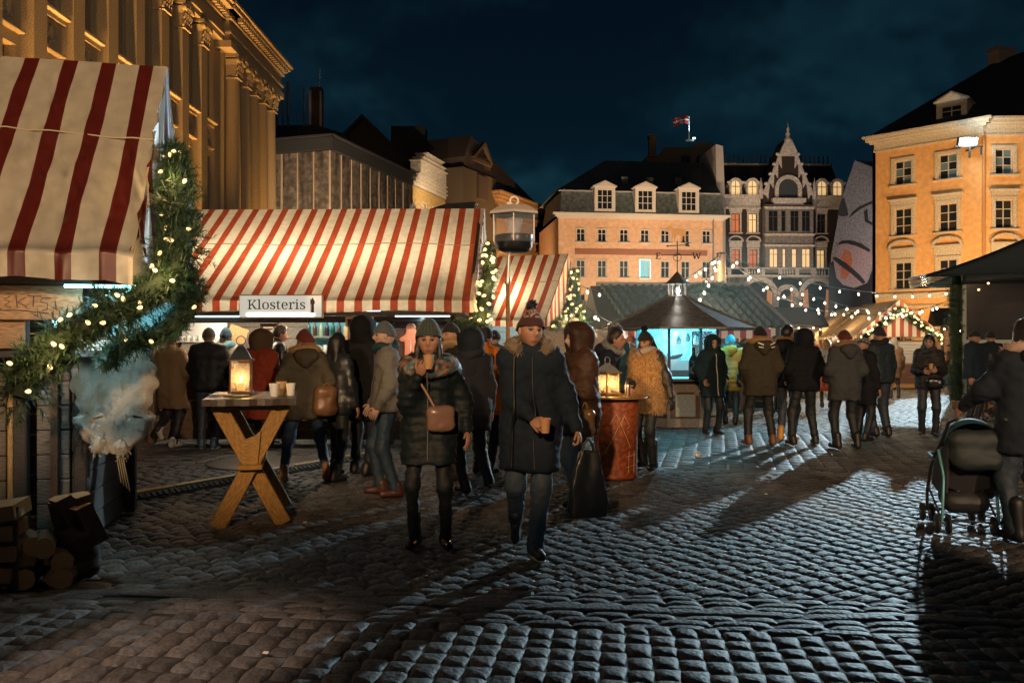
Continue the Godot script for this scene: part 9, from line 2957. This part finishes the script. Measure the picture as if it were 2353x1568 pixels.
	person("man in a dark jacket and black cap standing before the glazed stand", gp(2236, 974), {"h": 1.74, "yaw": 40, "coat": Color(0.021, 0.036, 0.054), "hem": 0.84, "fat": 0.016, "hat": "beanie", "hatc": Color(0.008, 0.010, 0.012), "hpitch": 12, "hl": Vector3(0.28, 0.90, 0.08), "skin": Color(0.45, 0.24, 0.16), "cell": 0.026})
	person("person in black with dark cap close behind the man at the glazed stand", gp(2276, 968), {"h": 1.74, "yaw": 150, "coat": Color(0.015, 0.021, 0.03), "hem": 0.80, "hat": "beanie", "hatc": Color(0.008, 0.010, 0.012), "fl": Vector3(0.1, 0, 0.12), "fr": Vector3(-0.1, 0, -0.14)})
	person("person in a dark coat with pale fur hood pushing the stroller", gp(2362, 1244), {"h": 1.70, "yaw": 186, "cell": 0.022, "coat": Color(0.015, 0.0225, 0.036), "hem": 0.68, "fat": 0.028, "fur": Color(0.42, 0.30, 0.24), "fur_r": 0.06, "hair": Color(0.012, 0.010, 0.010), "hairlen": 0.26, "legs": Color(0.024, 0.045, 0.069), "slim": 1.1, "boot": 0.30, "hl": Vector3(0.30, 1.02, 0.34), "hr": Vector3(-0.05, 1.02, 0.36)})
	# --- further back between the stalls ---
	var gl := person("girl with long fair hair in a pale jacket in the crowd", gp(1898, 936), {"h": 1.58, "yaw": 160, "cell": 0.04, "coat": Color(0.3, 0.36, 0.42), "hem": 0.84, "hair": Color(0.34, 0.17, 0.06), "hairlen": 0.30, "slim": 0.85})
	hand_bag("red gift bag with a white band carried by the fair haired girl", "gift_bag", gp(1888, 938) + Vector3(0, 0.42, 0.2), 0.2, 0.42, 0.5, 0.16, Color(0.45, 0.07, 0.02), {"top": 0.6, "cell": 0.03})
	person("person in a teal coat half hidden behind the olive parka", gp(1782, 950), {"h": 1.64, "yaw": 200, "cell": 0.04, "coat": Color(0.03, 0.2, 0.23), "hem": 0.66, "hairlen": 0.1})
	var far := [
		["person in a pale hat far back between the kiosk and the parka", 1708, 920, Color(0.10, 0.09, 0.09), "pom", Color(0.4, 0.36, 0.34)],
		["person in a cream knit hat beyond the tan boots", 1836, 915, Color(0.05, 0.05, 0.06), "beanie", Color(0.45, 0.38, 0.32)],
		["person with white hat far behind the grey parka", 1915, 905, Color(0.16, 0.14, 0.13), "pom", Color(0.5, 0.46, 0.44)],
		["person in a rust coat far back near the ribbed hut", 1868, 900, Color(0.25, 0.08, 0.03), "beanie", Color(0.05, 0.05, 0.06)],
		["person in a dark coat beside the third stall counter", 1246, 960, Color(0.03, 0.05, 0.06), "beanie", Color(0.02, 0.10, 0.14)],
		["person in a brown coat by the beige booth", 1448, 945, Color(0.10, 0.05, 0.03), "beanie", Color(0.2, 0.03, 0.02)],
		["person in a grey coat by the beige booth counter", 1466, 925, Color(0.08, 0.08, 0.09), "hood", Color(0.07, 0.07, 0.08)],
	]
	for q in far: person(q[0], gp(q[1], q[2]), {"h": 1.68, "yaw": 150.0 + 40.0 * sin(q[1]), "cell": 0.045, "coat": q[3], "hat": q[4], "hatc": q[5], "hem": 0.74, "group": "people far back in the market"})


# the square's own lamps and an added fill lamp, most of them outside the frame
func street_lamp(label: String, at: Vector3, h: float, c: Color, energy: float) -> void:
	var t := thing("street_lamp", label, "street lamp", at, 0.0, "street lamps round the square")
	var ir := mat(Color(0.02, 0.02, 0.02), 0.5)
	var m := MB.new(); m.lathe([Vector2(0.16, 0), Vector2(0.14, 0.3), Vector2(0.07, 0.5), Vector2(0.05, h - 0.3), Vector2(0.09, h - 0.25)], 10)
	obj("post", m, ir, t)
	m = MB.new(); m.lathe([Vector2(0.09, h - 0.25), Vector2(0.2, h + 0.15), Vector2(0.19, h + 0.16), Vector2(0.0, h + 0.16)], 8)
	obj("lamp_glass", m, mat(Color(0.9, 0.7, 0.5), 0.4, {"emit": c, "energy": 8.0}), t)
	m = MB.new(); m.lathe([Vector2(0.24, h + 0.17), Vector2(0.1, h + 0.32), Vector2(0.0, h + 0.42)], 8)
	obj("lamp_roof", m, ir, t)
	lamp(Vector3(0, h, 0), c, energy, 0.18, t)


# floodlight on the ground, aimed at a house front
func ground_flood(label: String, at: Vector3, to: Vector3, c: Color, energy: float, ang: float) -> void:
	var f := thing("ground_floodlight", label, "floodlight", at, 0.0, "floodlights before the houses")
	var m := MB.new(); m.box(Vector3(0, 0.2, 0), Vector3(0.4, 0.26, 0.2), Basis(Vector3.RIGHT, -0.9), 0.02); m.box(Vector3(0, 0.05, 0), Vector3(0.3, 0.1, 0.16))
	obj("housing", m, mat(Color(0.03, 0.03, 0.03), 0.5), f)
	ubox("lamp_lens", mat(Color(0.5, 0.4, 0.3), 0.4, {"emit": c, "energy": 3.0}), f, Vector3(0, 0.31, 0.0), Vector3(0.34, 0.02, 0.18))
	spot(at + Vector3(0, 0.38, 0), to, c, energy, ang, 0.2, null, 0.9)


func square_lamps() -> void:
	var warm := Color(1.0, 0.68, 0.40)
	street_lamp("iron street lamp with amber glass outside the view, beside the stone building", Vector3(-2.2, 0, 8.0), 6.0, Color(1.0, 0.62, 0.32), 190.0)
	street_lamp("iron street lamp with amber glass added behind the viewer as warm fill", Vector3(7.5, 0, 12.0), 6.6, Color(1.0, 0.70, 0.44), 250.0)  # unseen lamp, added as warm frontal fill on the crowd
	ground_flood("floodlight aimed up the peach house", Vector3(9.0, 0, -66), Vector3(9.5, 10, -80.5), warm, 540.0, 46)
	ground_flood("floodlight aimed up the peach house and dark house", Vector3(17.0, 0, -66), Vector3(19.5, 10, -82), warm, 470.0, 46)
	ground_flood("floodlight aimed up the dark gabled house", Vector3(27.0, 0, -70), Vector3(27.8, 14, -84), Color(1.0, 0.78, 0.60), 130.0, 40)
	ground_flood("floodlight aimed up the orange corner house", Vector3(21.5, 0, -42), Vector3(26.5, 8, -52.5), Color(1.0, 0.66, 0.34), 330.0, 44)
	ground_flood("floodlight aimed up the orange corner house side", Vector3(30.0, 0, -40), Vector3(30.5, 8, -50.5), Color(1.0, 0.66, 0.34), 260.0, 40)
	ground_flood("floodlight aimed at the painted wall", Vector3(24.0, 0, -58), Vector3(28.2, 9, -69), Color(1.0, 0.86, 0.82), 260.0, 34)
	ground_flood("floodlight aimed up the wrapped house", Vector3(-10.0, 0, -50), Vector3(-11.5, 11, -63), Color(1.0, 0.66, 0.38), 520.0, 44)
	ground_flood("floodlight on the small gable roof aimed at the pale gabled house", Vector3(-3.2, 13.3, -73.0), Vector3(-7.6, 14.5, -80), Color(1.0, 0.74, 0.46), 130.0, 58)
	ground_flood("floodlight aimed up the ochre corniced house", Vector3(3.2, 0, -81), Vector3(0.2, 15, -92), Color(1.0, 0.58, 0.24), 800.0, 40)
	# unseen stall added behind the viewer to keep that lamp off the paving
	var b := thing("striped_stall", "striped canvas stall added outside the view to shade the near paving", "market stall", Vector3(5.2, 0, 3.0), 0.0)
	canvas_roof(b, 10.4, 4.05, 2.3, 1.5, 1.5, 0.2, 4.0, {"wrinkle": 0.02})
	for x in [-10.2, -5.0, -0.2]: ubox("post", wood(Color(0.1, 0.07, 0.05), 1), b, Vector3(x, 1.15, 1.3), Vector3(0.1, 2.3, 0.1))
	boards(b, Vector3(-10.3, 0, -0.6), Vector3(-0.1, 0, -0.6), 0.0, 2.2, 0.2, wood(Color(0.12, 0.09, 0.07), 0))
	var p := thing("pendant_lamp", "enamel pendant lamp hung from a stall outside the view", "lamp", Vector3(-2.6, 2.25, -2.3))
	var m := MB.new(); m.lathe([Vector2(0.16, 0), Vector2(0.13, 0.06), Vector2(0.04, 0.12), Vector2(0.03, 0.16)], 16); m.tube([Vector3(0, 0.16, 0), Vector3(0, 0.6, 0)], [0.008], 5); m.bar(Vector3(0, 0.6, 0), Vector3(-0.5, 0.6, 3.4), 0.04, 0.04)
	obj("lamp_shade", m, mat(Color(0.5, 0.45, 0.4), 0.5), p)
	m = MB.new(); m.sphere(Vector3(0, 0.03, 0), Vector3(0.04, 0.04, 0.04))
	obj("bulb", m, mat(Color(0.9, 0.8, 0.7), 0.4, {"emit": Color(1.0, 0.72, 0.55), "energy": 6.0}), p)
	spot(p.position + Vector3(0, 0.03, 0), Vector3(-1.75, 0, -4.05), Color(1.0, 0.66, 0.48), 9.0, 15, 0.05, null, 0.6)
	# steam from the mulled wine, hanging round the kiosk roof
	var fog := FogVolume.new()
	fog.name = "steam"
	fog.shape = RenderingServer.FOG_VOLUME_SHAPE_ELLIPSOID
	fog.size = Vector3(7.0, 2.6, 5.0)
	fog.position = Vector3(3.6, 2.5, -17.5)
	var fm := FogMaterial.new()
	fm.density = 0.025
	fm.albedo = Color(0.75, 0.92, 0.97)
	fog.material = fm
	add_child(fog)
	tag(fog, "thin bluish steam drifting round the kiosk roof", "steam", "", "stuff")
